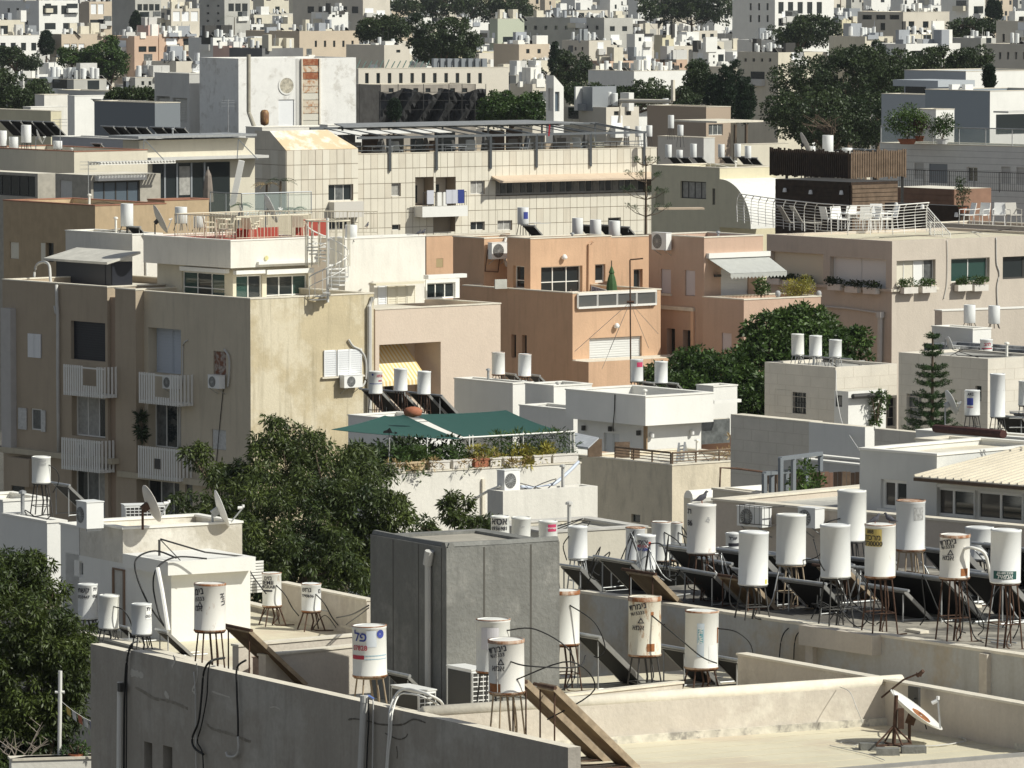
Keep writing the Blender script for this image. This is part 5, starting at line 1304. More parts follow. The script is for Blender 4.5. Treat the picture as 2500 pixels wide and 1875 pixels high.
for p in hp:q.bar(p,p+Vector((0,0,.9)),.025)
q.build('stair_railing',WMET,st)
q=MB()
for k in range(16):a=2*math.pi*k/16;p=Vector((cx_+.9*math.cos(a),cy_+.9*math.sin(a),zt));q.bar(p-Vector((0,0,.9)),p+Vector((0,0,.95)),.035)
q.tube([Vector((cx_+.9*math.cos(a),cy_+.9*math.sin(a),zt+.95))for a in[i*math.pi/10 for i in range(21)]],.03,5)
q.build('stair_cage',mat('cream_railing',(1,1,1)),st)
# white block right of the stair, with shutters and glass door
w5=blk(ph,842,584,244.5,800,1038,kz-.3,WHITE,40,.25,.25,ROOFG,cope=COPE_W,name='white_block')
w6=blk(ph,913,694,243.4,905,1036,kz-.3,WHITE,40,.04,.1,mat('cream_awning_sheet',(.72,.66,.50)),name='shutter_bay',ops=[('R','shut',922,697,944,753,{'n':1,'m':SHUT,'sd':-.02,'st':.5}),('R','shut',945,697,992,753,{'n':2,'m':SHUTC,'sd':-.02}),('R','shut',993,697,1014,753,{'n':1,'m':SHUTC,'sd':-.02,'st':.96})])
slab(ph,'awning',mat('cream_awning_sheet',(1,1,1)),918,693,242.8,905,1036,.07,40)
w7=blk(ph,1040,683,247.5,1025,1122,kz-.3,WHITE2,40,0,.1,ROOFW,name='door_bay',ops=[('R','win',1043,690,1112,750,{'n':3,'gl':WINGL})])
slab(ph,'canopy',WHITE2,1046,672,246.3,1034,1140,.16,40)
midtank('bluish tank on the white penthouse beside the spiral stair',857,29,549,584,245,w5.zt,'tanks on the beige building')
midtank('tank with red brown writing at the left corner of the penthouse roof',310,31,497,552,255.5,w1.zf,'tanks on the beige building')
midtank('plain tank behind the big dish on the penthouse',442,30,505,545,259,w1.zf,'tanks on the beige building');midtank('short tank right of the big dish on the penthouse',486,29,528,555,258,w1.zf,'tanks on the beige building')
panel('collector under the corner tank of the penthouse',325,556,255,40,.9,1.1,zf=w1.zf)
cable('white hose running down the corner of the penthouse wall',[frp(w1,'R',x,y,.06)for x,y in((350,571),(358,590),(357,640),(358,690))],.05,WMET)
# ------------------------------------------------------------------ pinkish beige house with the striped awning
lb2=thing('apartment_building','pinkish beige apartment house with a loggia and a striped awning','building',tuple(at(916,757,243)[:2])+(0,))
lf2=blk(lb2,916,757,242.4,912,1222,0,PINKB,40,.3,.2,ROOFW,cope=COPE,b=9,ops=[('R','hole',926,838,1076,975,{'dep':1.7})])
u0,u1,v0,v1=lf2.rect('R',926,838,1076,975)
aw2=thing('striped_awning','yellow and white striped awning inside the loggia of the pinkish house','awning',lf2.pt('R',u0,v1,-.2))
nS=26;top0,top1=lf2.rect('R',926,850,1046,860,-1.6),None
ua,ub_=u0+.05,u0+(u1-u0)*.80
for k in range(nS):
 a=ua+(ub_-ua)*k/nS;b=ua+(ub_-ua)*(k+1)/nS
 mm=mat('awning_yellow',(.70,.52,.22))if k%2 else mat('awning_cream',(.78,.72,.55))
 P=[lf2.pt('R',a,v1-.12,-1.6),lf2.pt('R',b,v1-.12,-1.6),lf2.pt('R',b,v0+(v1-v0)*.34,-.05),lf2.pt('R',a,v0+(v1-v0)*.34,-.05)]
 sheet(aw2,'stripe',P,.012,mm)
 P=[lf2.pt('R',a,v0+(v1-v0)*.34,-.05),lf2.pt('R',b,v0+(v1-v0)*.34,-.05),lf2.pt('R',b,v0+(v1-v0)*.26,-.02),lf2.pt('R',a,v0+(v1-v0)*.26,-.02)]
 mesh('valance',P,[(0,1,2,3)],mm,aw2)
lf2.fbox('window',WINGL,lb2,'R',u0+.4,u0+(u1-u0)*.62,v0+.1,v0+.7,-1.69,-1.6)
q=MB();
for k in range(4):u=u0+.4+((u1-u0)*.62-.4)*k/3;lf2.fbox(0,0,0,'R',u-.03,u+.03,v0+.05,v0+.75,-1.6,-1.55,q)
q.build('window_frame',WMET,lb2)
for i,(x,w,yt,yb,tx)in enumerate(((917,34,906,961,1),(979,33,899,954,0),(1034,33,906,962,0))):
 tank(('tank with red and blue print, leftmost of three before the ochre wall','plain tank in the middle of three before the striped awning','plain tank, rightmost of three before the striped awning')[i],x,w,yt,yb,226,16.3,TANKW,None,[('אסא',.75,.80,.16,REDINK),('8888',.78,.58,.09,REDINK),('\u25cf',-.4,.85,.10,BLUEINK),('p',-1.,1.2,.44,.47,BLUEINK)]if tx else[],'tanks before the ochre wall',legc=RUSTM)
for i,(x,y)in enumerate(((905,955),(960,958),(1020,962),(1052,966))):
 panel(('left','second','third','right')[i]+' of the black collectors under the three tanks at the ochre wall',x,y,228,38,1.2,2.2,'collectors at the ochre wall',zf=15.6)
flb=thing('apartment_building','low roof carrying three tanks below the striped awning','building',tuple(at(1060,1020,216)[:2])+(0,))
blk(flb,1010,1030,215,850,1130,0,WHITE2,40,.1,.2,ROOFG,cope=COPE_W)
bird('dark pigeon on the parapet left of the peach house, left one',at(1022,575,244),30,.9);bird('dark pigeon on the parapet left of the peach house, right one',at(1033,573,244.5),30,.9);bird('pigeon on the far end of the white penthouse roof',at(896,557,252),60,1.)
# ------------------------------------------------------------------ peach building
pe=thing('apartment_building','peach coloured apartment building with stepped fronts and a glazed terrace','building',tuple(at(1398,717,258)[:2])+(0,))
YM=256.
m0=blk(pe,1041,577,268,1030,1245,0,PEACH,38,.25,.2,ROOFC,cope=COPE,name='left_block',ops=[('R','panel',1065,631,1082,653,{'m':mat('vent_brown',(.40,.32,.18)),'dep':.06,'nm':'vent'})])
m1=blk(pe,1182,583,262.5,1106,1300,0,PEACH,38,.25,.2,ROOFG,cope=COPE,name='stair_block',ops=[('R','panel',1256,649,1280,700,{'m':WINGL,'dep':.3})])
m2=blk(pe,1295,584,260.5,1238,1492,0,PEACH,38,.35,.22,ROOFG,cope=COPE,name='upper_block',ops=[('L','win',1252,649,1280,704,{'n':1,'dep':.25,'bar':.35}),('R','win',1321,650,1422,716,{'n':3,'gl':WINGL,'bar':.42,'dep':.25}),('R','win',1453,645,1478,690,{'n':1,'dep':.2,'bar':.1})])
m3=blk(pe,1488,580,264,1478,1600,0,PEACH,38,.3,.2,ROOFC,cope=COPE,name='rear_block',ops=[('R','win',1547,657,1569,705,{'n':1,'dep':.25}),])
m4=blk(pe,1398,717,YM,1130,1613,0,PEACH,38,.9,.18,ROOFW,cope=COPE,name='lower_block',ops=[
('R','shut',1439,823,1567,882,{'n':1,'m':mat('white_roller',(.70,.71,.70)),'pitch':.1,'st':.6,'dep':.2,'sd':-.15}),('L','dark',1248,817,1260,873,{'dep':.2}),('L','dark',1274,818,1286,871,{'dep':.2}),
('R','hole',1411,722,1600,752,{'dep':.19})])
# cut for the glazed railing: the parapet there is replaced by a railing of white frames
gr=thing('railing','white framed glass railing in the peach terrace parapet','railing',frp(m4,'R',1410,755))
q=MB();U=[frp(m4,'R',x,y,.10)for x,y in((1411,752),(1602,742),(1602,710),(1411,719))]
q.bar(U[0],U[1],.09);q.bar(U[3],U[2],.09)
for k in range(5):q.bar(U[0].lerp(U[1],k/4),U[3].lerp(U[2],k/4),.08)
q.build('frame',WMET,gr)
for k in range(4):
 mesh('glass_panel',[U[0].lerp(U[1],(k+.05)/4),U[0].lerp(U[1],(k+.95)/4),U[3].lerp(U[2],(k+.95)/4),U[3].lerp(U[2],(k+.05)/4)],[(0,1,2,3)],glass_mat('smoky_rail_glass',(.12,.13,.13),.82),gr)
ql=m4.rect('R',1398,871,1651,880);m4.fbox('ledge',COPE,pe,'R',ql[0],ql[1],ql[2],ql[3],.004,.22)
m5=blk(pe,1437,884,254.6,1395,1640,0,PEACH,38,0,.1,COPE,name='base_block')
for(fr_,fc_,x,y)in((m2,'R',1378,628),(m4,'R',1506,796)):
 q=MB();p=frp(fr_,fc_,x,y,.12);q.lathe(p,[(.01,-.1),(.12,-.08),(.14,.0),(.06,.12),(.01,.13)],12);q.build('wall_lamp',WPLAST,pe,True)
q=MB();a,b=m2.rect('R',1438,595,1440,720)[0],m2.rect('R',1438,595,1440,720)[1];q.tube([frp(m2,'R',1447,590,.06),frp(m2,'R',1438,596,.06),frp(m2,'R',1437,715,.06)],.06,6);q.build('downpipe',PEACH,pe)
ac_on(m1,'R',1219,632,'condenser with a dark round fan on the peach wall, left one',w=.95,h=.72)
fr0=thing('wall_bracket','rusty empty bracket frame beside the peach wall condenser','bracket',frp(m1,'R',1190,660));q=MB();U=[frp(m1,'R',x,y,.12)for x,y in((1191,609),(1222,611),(1216,664),(1184,662))];
for i in range(4):q.bar(U[i],U[(i+1)%4],.04)
q.build('frame_bars',RUSTM,fr0)
cable('white pipe down the peach wall beside the condenser',[frp(m1,'R',x,y,.1)for x,y in((1236,580),(1231,600),(1232,630),(1238,650))],.07,WMET)
um=thing('parasol','closed dark green parasol on the peach terrace','parasol',tuple(at(1493,720,259)[:2])+(m4.zf,))
up=at(1493,720,259);q=MB();q.lathe((up.x,up.y,at(0,724,259).z),[(.02,0),(.28,.02),(.22,.55),(.17,.80),(.10,1.0),(.13,1.05),(.04,1.30),(.01,1.36)],9);q.build('canopy',mat('parasol_green',(.05,.11,.04)),um)
q=MB();q.tube([(up.x,up.y,m4.zf),(up.x,up.y,at(0,636,259).z)],.03,6);q.build('pole',BARK,um)
dr_=thing('clothes_rack','clothes rack hung with patterned laundry on the peach terrace','clothes rack',tuple(at(1455,725,258.5)[:2])+(m4.zf,))
P=[at(1444,698,259),at(1480,708,258.6),at(1482,722,258.6),at(1442,716,259)];sheet(dr_,'cloth',P,.03,mat('patterned_cloth',(.42,.38,.44),var=.8,scale=14));q=MB();q.bar(P[0],P[1],.03);q.bar(P[0],Vector((P[0].x,P[0].y,m4.zf)),.03);q.bar(P[1],Vector((P[1].x,P[1].y,m4.zf)),.03);q.build('rack',WMET,dr_)
plant('bare spiky shrub before the glass door of the peach terrace',tuple(at(1408,716,258.5)[:2])+(m4.zf,),.5,.9,60,.3,.02,BARKW,cat='plant')
def lean_box(label,x0,y0,x1,y1,Y,m,name='board',cat='board'):
 a,b=at(x0,y1,Y),at(x1,y0,Y);return thing_box(name,label,cat,((a.x+b.x)/2,Y,(a.z+b.z)/2),(b.x-a.x,.08,b.z-a.z),math.radians(20),m)
lean_box('white framed board leaning behind the peach parapet',1207,682,1238,705,259.5,mat('framed_board',(.60,.60,.55),var=.2))
ag=thing('antenna_mast','thin rusty antenna mast with guy wires before the peach house','antenna',tuple(at(1540,900,238)[:2])+(17.5,))
q=MB();q.tube([at(1540,935,238),at(1538,635,238)],.035,6);q.tube([at(1538,634,238),at(1570,631,238)],.03,5);q.tube([at(1530,737,238),at(1548,737,238)],.05,5);q.build('mast',RUSTM,ag)
for x,y in((1403,858),(1488,855),(1607,815),(1584,850),(1470,900)):q=MB();q.tube([at(1538,738,238),at(x,y,240)],.010,4);q.build('guy_wire',GALV,ag)
# tanks on the peach roof
RP=m2.zf
for(lb,x,w,yt,yb,Y)in(('tank with a dark blue sticker on the left of the peach roof',1277,28,506,547,284),('grey tank with a diagonal mark, left of three on the peach roof',1410,27,532,573,276),('grey scribbled tank, middle of three on the peach roof',1454,28,536,575,274),('grey tank with writing, right of three on the peach roof',1500,28,539,577,272)):
 midtank(lb,x,w,yt,yb,Y,RP-.6,'tanks on the peach roof')
cyl_patch(None,'blue_sticker',at(1277,547,284),.275,FRONT+.1,FRONT+1.,at(0,534,284).z,at(0,517,284).z,BLUEINK).__setitem__('label','dark blue sticker on the peach roof tank');bpy.data.objects['blue_sticker']['category']='sticker'
panel('black collector beside the blue stickered tank on the peach roof',1290,553,283,38,.9,1.5,zf=RP);panel('black collector behind the three grey peach roof tanks, left one',1428,552,278,38,1.,1.3,zf=RP);panel('black collector behind the three grey peach roof tanks, middle one',1474,552,277,38,1.,1.3,zf=RP);panel('black collector right of the three grey peach roof tanks',1518,556,275,38,1.,1.3,zf=RP)
# salmon building
ne=thing('apartment_building','salmon apartment building with a grey awning and a white roller door','building',tuple(at(1719,581,259)[:2])+(0,))
YN=259.
n1=blk(ne,1719,581,YN,1584,1863,0,PEACH2,38,.3,.2,mat('lilac_grey_roof',(.42,.42,.48),var=.2),cope=COPE,name='tower_block',ops=[
('L','panel',1613,657,1638,716,{'m':mat('pinkish_shutter',(.62,.56,.56)),'dep':.12}),('L','panel',1672,660,1697,722,{'m':mat('pinkish_shutter',(1,1,1)),'dep':.12}),
('L','dark',1628,802,1648,866,{'dep':.3}),('L','dark',1667,806,1690,870,{'dep':.3}),('R','shut',1760,655,1828,728,{'n':1,'m':SHUT,'pitch':.12,'st':.85,'dep':.15})])
n2=blk(ne,1816,733,256.5,1716,2004,0,PEACH2,38,.5,.2,ROOFW,cope=COPE,name='lower_block',ops=[('L','panel',1762,813,1786,855,{'m':mat('pinkish_shutter',(1,1,1)),'dep':.1})])
fl_=n1.rect('L',1612,716,1640,722);n1.fbox('sill',COPE,ne,'L',*fl_,.0,.06)
pn=n1.rect('L',1611,748,1696,757);n1.fbox('cornice',COPE,ne,'L',pn[0],pn[1],pn[2],pn[3],.0,.10);pn=n1.rect('L',1690,760,1697,880);n1.fbox('corner_strip',mat('light_peach',(.74,.50,.34)),ne,'L',pn[0],pn[1],pn[2],pn[3],.0,.10)
ac_on(n1,'L',1612,610,'condenser on the corner of the salmon building',w=1.0,h=.75)
awg=thing('awning','grey fabric awning with a scalloped edge on the salmon building','awning',frp(n1,'R',1725,628))
u0,_,_,v1=n1.rect('R',1726,630,1760,640);u1=n1.rect('R',1860,630,1872,640)[1]
lo=[n1.pt('R',u0+.3-.0,v1-.62,1.25),n1.pt('R',u1+.1,v1-.62,1.25)];hi=[n1.pt('R',u0,v1,.06),n1.pt('R',u1,v1,.06)]
sheet(awg,'fabric',[lo[0],lo[1],hi[1],hi[0]],.02,mat('awning_grey_fabric',(.45,.46,.44),var=.1,scale=4,fine=.1));
q=MB();nn=16
for k in range(nn):
 a=lo[0].lerp(lo[1],k/nn);b=lo[0].lerp(lo[1],(k+1)/nn);m_=a.lerp(b,.5);q.add([a,b,b-Vector((0,0,.16)),m_-Vector((0,0,.26)),a-Vector((0,0,.16))],[(0,1,2,3,4)])
q.build('valance',mat('awning_grey_fabric',(1,1,1)),awg);n1.fbox('cassette',WMET,awg,'R',u0-.05,u1+.05,v1,v1+.22,.01,.2)
for x,y in((1752,673),(1848,668)):p=frp(n1,'R',x,y,.12);ubox('wall_lamp',DMET,ne,p,(.3,.15,.1),math.radians(38))
plant('green potted plant by the white roller door',tuple(frp(n2,'R',1858,728,-1.4)[:]),.35,.9,700,.14,.05,LEAF_B);plant('yellowish bush on the salmon terrace',tuple(frp(n2,'R',1950,726,-1.0)[:]),.75,.8,1600,.12,.04,LEAF_Y)
for x,lb in((1899,'left'),(1999,'right')):q=MB();p=frp(n2,'R',x,726,-.1);q.lathe(p,[(.05,0),(.11,.08),(.12,.2),(.08,.28),(.01,.3)],10);tag(q.build('parapet_lamp',mat('lamp_grey',(.4,.4,.4)),None,True),lb+' of the two round lamps on the salmon parapet','lamp')
# ------------------------------------------------------------------ taupe building with window boxes
oe=thing('apartment_building','grey taupe building with white window boxes and a curved white roof railing','building',tuple(at(2178,589,266)[:2])+(0,))
YO=266.
CW=mat('cream_room',(.72,.66,.50));WR=mat('bright_white_roller',(.80,.80,.78))
o1=blk(oe,2178,589,YO,1872,2620,0,TAUPE,38,.12,.25,ROOFC,cope=None,name='wall',ops=[
('L','panel',1883,617,2010,690,{'m':mat('cream_blind',(.70,.64,.50)),'dep':.25}),('L','shut',2026,630,2163,702,{'n':2,'m':WR,'dep':.3,'pitch':.1,'st':.9}),
('R','win',2189,635,2284,697,{'n':4,'gl':(mat('bright_curtain',(.70,.66,.55)),mat('bright_curtain',(1,1,1)),WR,WINGL2),'dep':.25,'ft':.04}),('R','win',2322,630,2416,688,{'n':2,'gl':GREENGL,'dep':.25,'ft':.05}),('R','win',2448,625,2560,680,{'n':2,'gl':WINGL,'dep':.25,'ft':.08,'fm':DMET}),
('R','panel',2478,763,2510,790,{'m':WINGL,'dep':.2})])
for(x0,x1,y0,y1)in((1870,2180,697,708),):
 u0,u1,v0,v1=o1.rect('L',x0,y0,x1,y1);o1.fbox('cornice',TAUPE,oe,'L',-.1,u1,o1.uv('L',2176,709)[1]-.06,o1.uv('L',2176,709)[1]+.06,.0,.12)
u1=o1.uv('R',2285,705)[0];zc=o1.uv('L',2176,709)[1];o1.fbox('cornice',COPE,oe,'R',.0,u1+.1,zc-.05,zc+.05,.0,.12)
lk=0
for face,xs,y in(('L',((1892,680),(1930,685),(1972,690),(2040,694),(2082,700),(2127,703)),0),('R',((2220,702),(2265,700),(2352,696),(2392,696)),0)):
 for x,y in xs:
  p=frp(o1,face,x,y+4,.24);ya=math.radians(38 if face=='R' else 128)
  t=thing('window_box',['first','second','third','fourth','fifth','sixth','seventh','eighth','ninth','tenth'][lk]+' white window box from the left on the taupe building','window box',p,'window boxes of the taupe building');lk+=1
  ubox('trough',mat('white_trough',(.74,.70,.64),var=.1),t,p-Vector((0,0,.05)),(.85,.26,.28),ya)
  d=o1.r if face=='R' else o1.l;cs=[tuple(p+d*rs.uniform(-.48,.48)+Vector((rs.uniform(-.1,.1),rs.uniform(-.1,.1),rs.uniform(.12,.30)*(1.3 if face=='R' else 1))))for _ in range(14)]
  leaves('foliage',t,cs,.15,34,.10,.05,LEAF_C if face=='L' else LEAF_B,.4)
# curved railing: posts lean outwards
WR_=mat('white_tube_railing',(.80,.79,.76),rough=.4)
def rr_(pts,lb,h=1.15,bars=9,posts=1.25,lean=(0,0,0)):
 P=[at(x,y,Y)for x,y,Y in pts];z=sum(p.z for p in P)/len(P)
 return railing(lb,[Vector((p.x,p.y,o1.zt+.06))for p in P],h,WR_,posts=posts,bars=bars,r=.022,lean=lean,cat='railing')
rr_(((1800,560,284),(1888,562,278),(1990,570,273),(2070,575,270.5),(2180,576,271),(2262,572,274)),'curved white tube railing round the roof terrace with white chairs',h=1.35,lean=(.10,-.12,0))
P=[Vector((at(2262,572,274).x,274,o1.zt+.06)),Vector((at(2320,580,272).x,272,o1.zt-1.1))];railing('white tube railing sloping down at the right end of the terrace',P,1.15,WR_,posts=.8,bars=8,r=.025)
for i,(x,Y,az)in enumerate(((2025,277,30),(2050,276.5,-60),(2068,278,120),(2110,277,100),(2128,276,200),(2160,277,20),(2172,279,200),(2140,279.5,270))):
 p=at(x,570,Y);chair('%s white armchair from the left behind the curved railing'%ORD[i],(p.x,Y,o1.zt),az,None,1.25)
table('white dining table behind the curved railing',(at(2090,570,278).x,278,o1.zt),1.6,.9,.75,35);table('white square table right of the dining table behind the curved railing',(at(2145,570,277.5).x,277.5,o1.zt),1.1,.9,.75,35)
for i,x in enumerate((1925,1955)):
 p=at(x,570,276.5);t=thing('sun_lounger',('left','right')[i]+' grey sun lounger on the railed roof terrace','sun lounger',(p.x,276.5,o1.zt));q=MB();b0=Vector((p.x,276.5,o1.zt));q.bar(b0+Vector((.9,.3,.35)),b0+Vector((0,0,.38)),.6,.04);q.bar(b0+Vector((0,0,.38)),b0+Vector((-.45,-.15,1.15)),.6,.04);q.build('mattress',mat('lounger_grey',(.42,.40,.36)),t)
 q=MB()
 for(a,b)in((.8,.25),(.05,.0)):
  for s in(-.25,.25):q.bar(b0+Vector((a,b+s,.35)),b0+Vector((a,b+s,0)),.04)
 q.build('leg',GALV,t)
low=blk(oe,2200,800,262.,2180,2300,0,TAUPE,38,0,.2,ROOFG,C=None,name='bay')if False else None
cable('thick white conduit on the shaded taupe wall',[frp(o1,'L',x,y,.1)for x,y in((2006,748),(2060,752),(2120,760),(2155,766))],.05,PIPE)
dp=MB();a,b=frp(o1,'L',2149,775,.15),frp(o1,'L',2147,900,.15);dp.tube([a,b],.12,8);dp.tube([a,a+Vector((0,0,.25))],.2,8);tag(dp.build('downpipe',PIPE),'grey downpipe with a hopper on the shaded taupe wall','pipe')
cable('thin cables hanging down the sunny taupe wall',[frp(o1,'R',x,y,.04)for x,y in((2432,580),(2433,640),(2440,668),(2434,700),(2436,755))],.03,PIPE)
cable('thin cable hanging between the two window box windows',[frp(o1,'R',x,y,.04)for x,y in((2312,586),(2313,640),(2311,695),(2304,730))],.02,PIPE)
# ------------------------------------------------------------------ green canopy roof garden
pg=thing('apartment_building','white building with a roof garden under green shade cloth','building',tuple(at(950,1160,178)[:2])+(0,))
g1=blk(pg,905,1160,176,880,1417,0,WHITE,33,.35,.25,ROOFW,cope=COPE,name='wall')
u=g1.uv('R',1178,1200)[0];g1.fbox('pilaster',COPE,pg,'R',u-.05,u+.05,14,g1.zt-.3,.0,.08)
g2=blk(pg,1228,1200,172,1190,1459,0,WHITE,33,.06,.2,mat('grey_podium_roof',(.45,.44,.42),var=.2,scale=2),cope=None,name='podium_wall')
ac('white condenser with a large round fan on the podium of the roof garden building',g2.pt('R',.55,g2.zt-.04,-.55),-57+10,.62,.60,.32)
bpy.data.objects[-1]if False else None
cable('white hose running from the podium condenser down the wall',[at(1222,1186,172.5),at(1190,1200,173),at(1165,1215,174),at(1140,1232,174.5)],.04,WMET)
hs_=cable('bundle of white and blue hoses sweeping up the white wall',[at(1272,1188,173),at(1310,1190,173.5),at(1350,1182,174),at(1385,1155,175),at(1412,1128,176.5)],.05,mat('pale_blue_hose',(.55,.60,.70)))
# parapet planters
PL=[(975,'white',955,990),(1010,'sand',990,1040),(1070,'white',1048,1100),(1130,'white',1105,1154),(1177,'terracotta',1158,1195),(1211,'white',1196,1226),(1250,'white',1228,1276),(1325,'white',1303,1347),(1382,'white',1349,1412)]
for i,(x,c,x0,x1)in enumerate(PL):
 u0=g1.uv('R',x0,1130)[0];u1=g1.uv('R',x1,1130)[0];m_={'white':mat('white_trough',(1,1,1)),'sand':mat('sand_trough',(.62,.48,.30),var=.2),'terracotta':TERRA}[c]
 t=thing('planter',['leftmost sun bleached planter','sandy brown planter','long white planter left of the clay one','white planter next to the clay one, left','terracotta planter','short white planter right of the clay one','white planter under the yellow leaves','white planter below the bamboo','rightmost white planter'][i]+' on the roof garden parapet','planter',g1.pt('R',(u0+u1)/2,g1.zt+.05,-.13),'planters on the roof garden parapet')
 b_=MB();p=g1.pt('R',(u0+u1)/2,g1.zt+.17,-.13);b_.box(p,(u1-u0-.06,.26,.22),math.radians(33));b_.box(p+Vector((0,0,.12)),(u1-u0-.02,.30,.04),math.radians(33));b_.build('trough',m_,t)
a,b=g1.pt('R',.6,g1.zt-.1,-.5),g1.pt('R',g1.a*.52,g1.zt-.1,-.5);shrubs('mixed dark green plants at the left of the roof garden',a,b,.9,.6,110,.16,.05,LEAF_B)
a,b=g1.pt('R',g1.a*.5,g1.zt,-.35),g1.pt('R',g1.a*.88,g1.zt,-.35);shrubs('yellow green leafy shrubs in the middle of the roof garden',a,b,.7,.5,110,.15,.05,LEAF_Y)
a,b=g1.pt('R',g1.a*.62,g1.zt,-.8),g1.pt('R',g1.a*.99,g1.zt,-.8);shrubs('tall thin green plants at the right of the roof garden',a,b,1.1,.5,100,.2,.03,LEAF_B)
a,b=g1.pt('R',.2,g1.zt,-1.6),g1.pt('R',g1.a*.5,g1.zt,-1.6);shrubs('deep green bushes under the shade cloth',a,b,.95,.7,150,.18,.07,LEAF_C)
a,b=g1.pt('R',.5,g1.zt+.1,.05),g1.pt('R',g1.a*.75,g1.zt+.1,.05);shrubs('dry straw coloured plants hanging over the roof garden parapet',a,b,.3,.3,30,.15,.03,mat('dry_leaves',(.42,.30,.14),var=.4,scale=8))
cn=thing('shade_cloth','dark green shade cloth stretched in two sails over the roof garden','shade cloth',tuple(at(1100,1060,178)))
def sail(pts,nm,dip):
 a,b,c,d=[Vector(p)for p in pts];N=14;vs=[];fs=[]
 for k in(0,1):
  for i in range(N+1):
   for j in range(N+1):
    s,t_=i/N,j/N;p=a.lerp(b,s).lerp(d.lerp(c,s),t_);w=dip*(4*s*(1-s))**.7*.6+dip*4*t_*(1-t_)*.6
    vs.append(p-Vector((0,0,w+k*.01)))
 M=(N+1)**2
 for k in(0,1):
  for i in range(N):
   for j in range(N):q=k*M+i*(N+1)+j;f=(q,q+1,q+N+2,q+N+1);fs.append(f if k else f[::-1])
 return mesh(nm,vs,fs,CANOPY,cn,True)
YP=lambda x:176.7+(x-905)*.0080
sail([at(808,1048,179),at(1128,1072,YP(1128)),at(985,1012,188),at(940,1014,189)],'left_sail',.07)
sail([at(1140,1069,YP(1140)),at(1375,1054,YP(1375)),at(1235,1001,190),at(1012,1010,190)],'right_sail',.08)
q=MB()
for x,yt,yb,Y in((1043,1068,1125,176.6),(1146,1062,1135,176),(1154,1062,1138,175.8),(1277,1055,1090,177),(1402,1052,1090,178),(1393,1052,1085,178.5),(950,1068,1100,178)):Y=YP(x);q=MB();q.tube([at(x,yt,Y),Vector((at(x,yb,Y).x,Y,g1.zt))],.022,6);q.build('post',WMET,cn)
q=MB()
q.tube([at(1128,1069,YP(1128)),at(1402,1053,YP(1402))],.028,6);q.build('support_frame',WMET,cn)
q=MB();q.lathe(at(1008,1005,184),[(.01,-.18),(.26,-.12),(.3,.02),(.22,.12),(.05,.16)],12);tag(q.build('clay_jug',TERRA,None,True),'orange clay vessel on top of the shade cloth','vessel')
wv=thing('weather_vane','black ship weather vane before the green shade cloth','weather vane',at(950,1085,174));q=MB();q.bar(at(950,1110,174),at(950,1050,174),.02);q.bar(at(935,1057,174),at(968,1057,174),.02);q.add([at(936,1056,174),at(958,1056,174),at(955,1050,174),at(952,1044,174),at(944,1050,174),at(936,1052,174)],[(0,1,2,3,4,5)]);q.bar(at(963,1054,174),at(970,1057,174),.02);q.bar(at(963,1060,174),at(970,1057,174),.02);q.bar(at(942,1067,174),at(962,1067,174),.015);q.build('vane',BLACKR,wv)
lowr=thing('apartment_building','flat roofed storey with a grey membrane roof behind the tanks by the concrete tower','building',tuple(at(1400,1300,146)[:2])+(0,))
v1_=blk(lowr,1330,1302,146,1190,1580,0,mat('warm_beige_wall',(.62,.58,.49),var=.06,streak=.2,bump=.2),30,.08,.3,ROOFG,cope=mat('grey_white_edge',(.60,.58,.54),var=.2,scale=3),name='wall')
q=MB()
for k in range(3):
 a=v1_.pt('R',.6+k*1.4,v1_.zf+.01,-.6);b=a+v1_.l*(v1_.b-.8);q.bar(a,b,.09,.015)
q.build('membrane_seam',COPE,lowr)
# ------------------------------------------------------------------ white penthouse on travertine clad building
qe=thing('apartment_building','travertine clad building with a white penthouse and overhanging roof band','building',tuple(at(1641,1137,214)[:2])+(0,))
q2=blk(qe,1641,1137,214,1412,1905,0,TRAV,38,.1,.25,ROOFW,cope=COPE,name='clad_wall',ops=[('L','panel',1541,1256,1563,1275,{'m':WINGL,'dep':.15})])
YQ=221.
zq=at(1575,1040,YQ).z
qb_=blk(qe,1576,970,YQ,1381,1742,zq,WHITE2,38,.55,.25,ROOFG,cope=COPE_W,name='roof_band')
Cq=Vector((qb_.C.x,qb_.C.y,zq-.002))+qb_.l*.5+qb_.r*.5
q3=blk(qe,0,0,0,0,0,q2.zf-.2,WHITE2,38,0,.1,ROOFW,C=Cq,a=lenfor(Cq,qb_.r,1712),b=qb_.b-.6,name='room_wall',ops=[('L','shut',1474,1058,1512,1105,{'n':2,'m':mat('white_roller',(1,1,1)),'dep':.15})])
q4=blk(qe,1742,945,231,1700,1800,q2.zf-.2,WHITE2,38,.5,.2,ROOFG,cope=COPE_W,name='rear_block',ops=[('R','win',1716,1022,1780,1112,{'n':3,'gl':GREENGL,'fm':DMET,'dep':.4})])
u0,u1,v0,v1=q3.rect('R',1712,1030,1770,1115);
gd=blk(qe,1714,1026,227,1700,1782,q2.zf-.2,WINGL2,38,0,.1,ROOFW,name='glazed_bay')
slab(qe,'canopy',WHITE2,1744,978,226,1735,1810,.12,38);q3.fbox('corner_post',mat('tan_timber',(.36,.25,.15)),qe,'L',-.02,.16,q3.zb,q3.zt-.02,.002,.06)
for fc_,x,y,f_ in(('L',1424,1045,q3),('L',1489,1047,q3),('L',1558,1057,q3),('R',1592,1062,q3),('R',1690,1055,q3)):p=frp(f_,fc_,x,y,.1);q=MB();q.lathe(p,[(.01,-.1),(.08,-.09),(.08,.09),(.01,.1)],10);q.build('wall_lamp',WPLAST if fc_=='R' else DMET,qe)
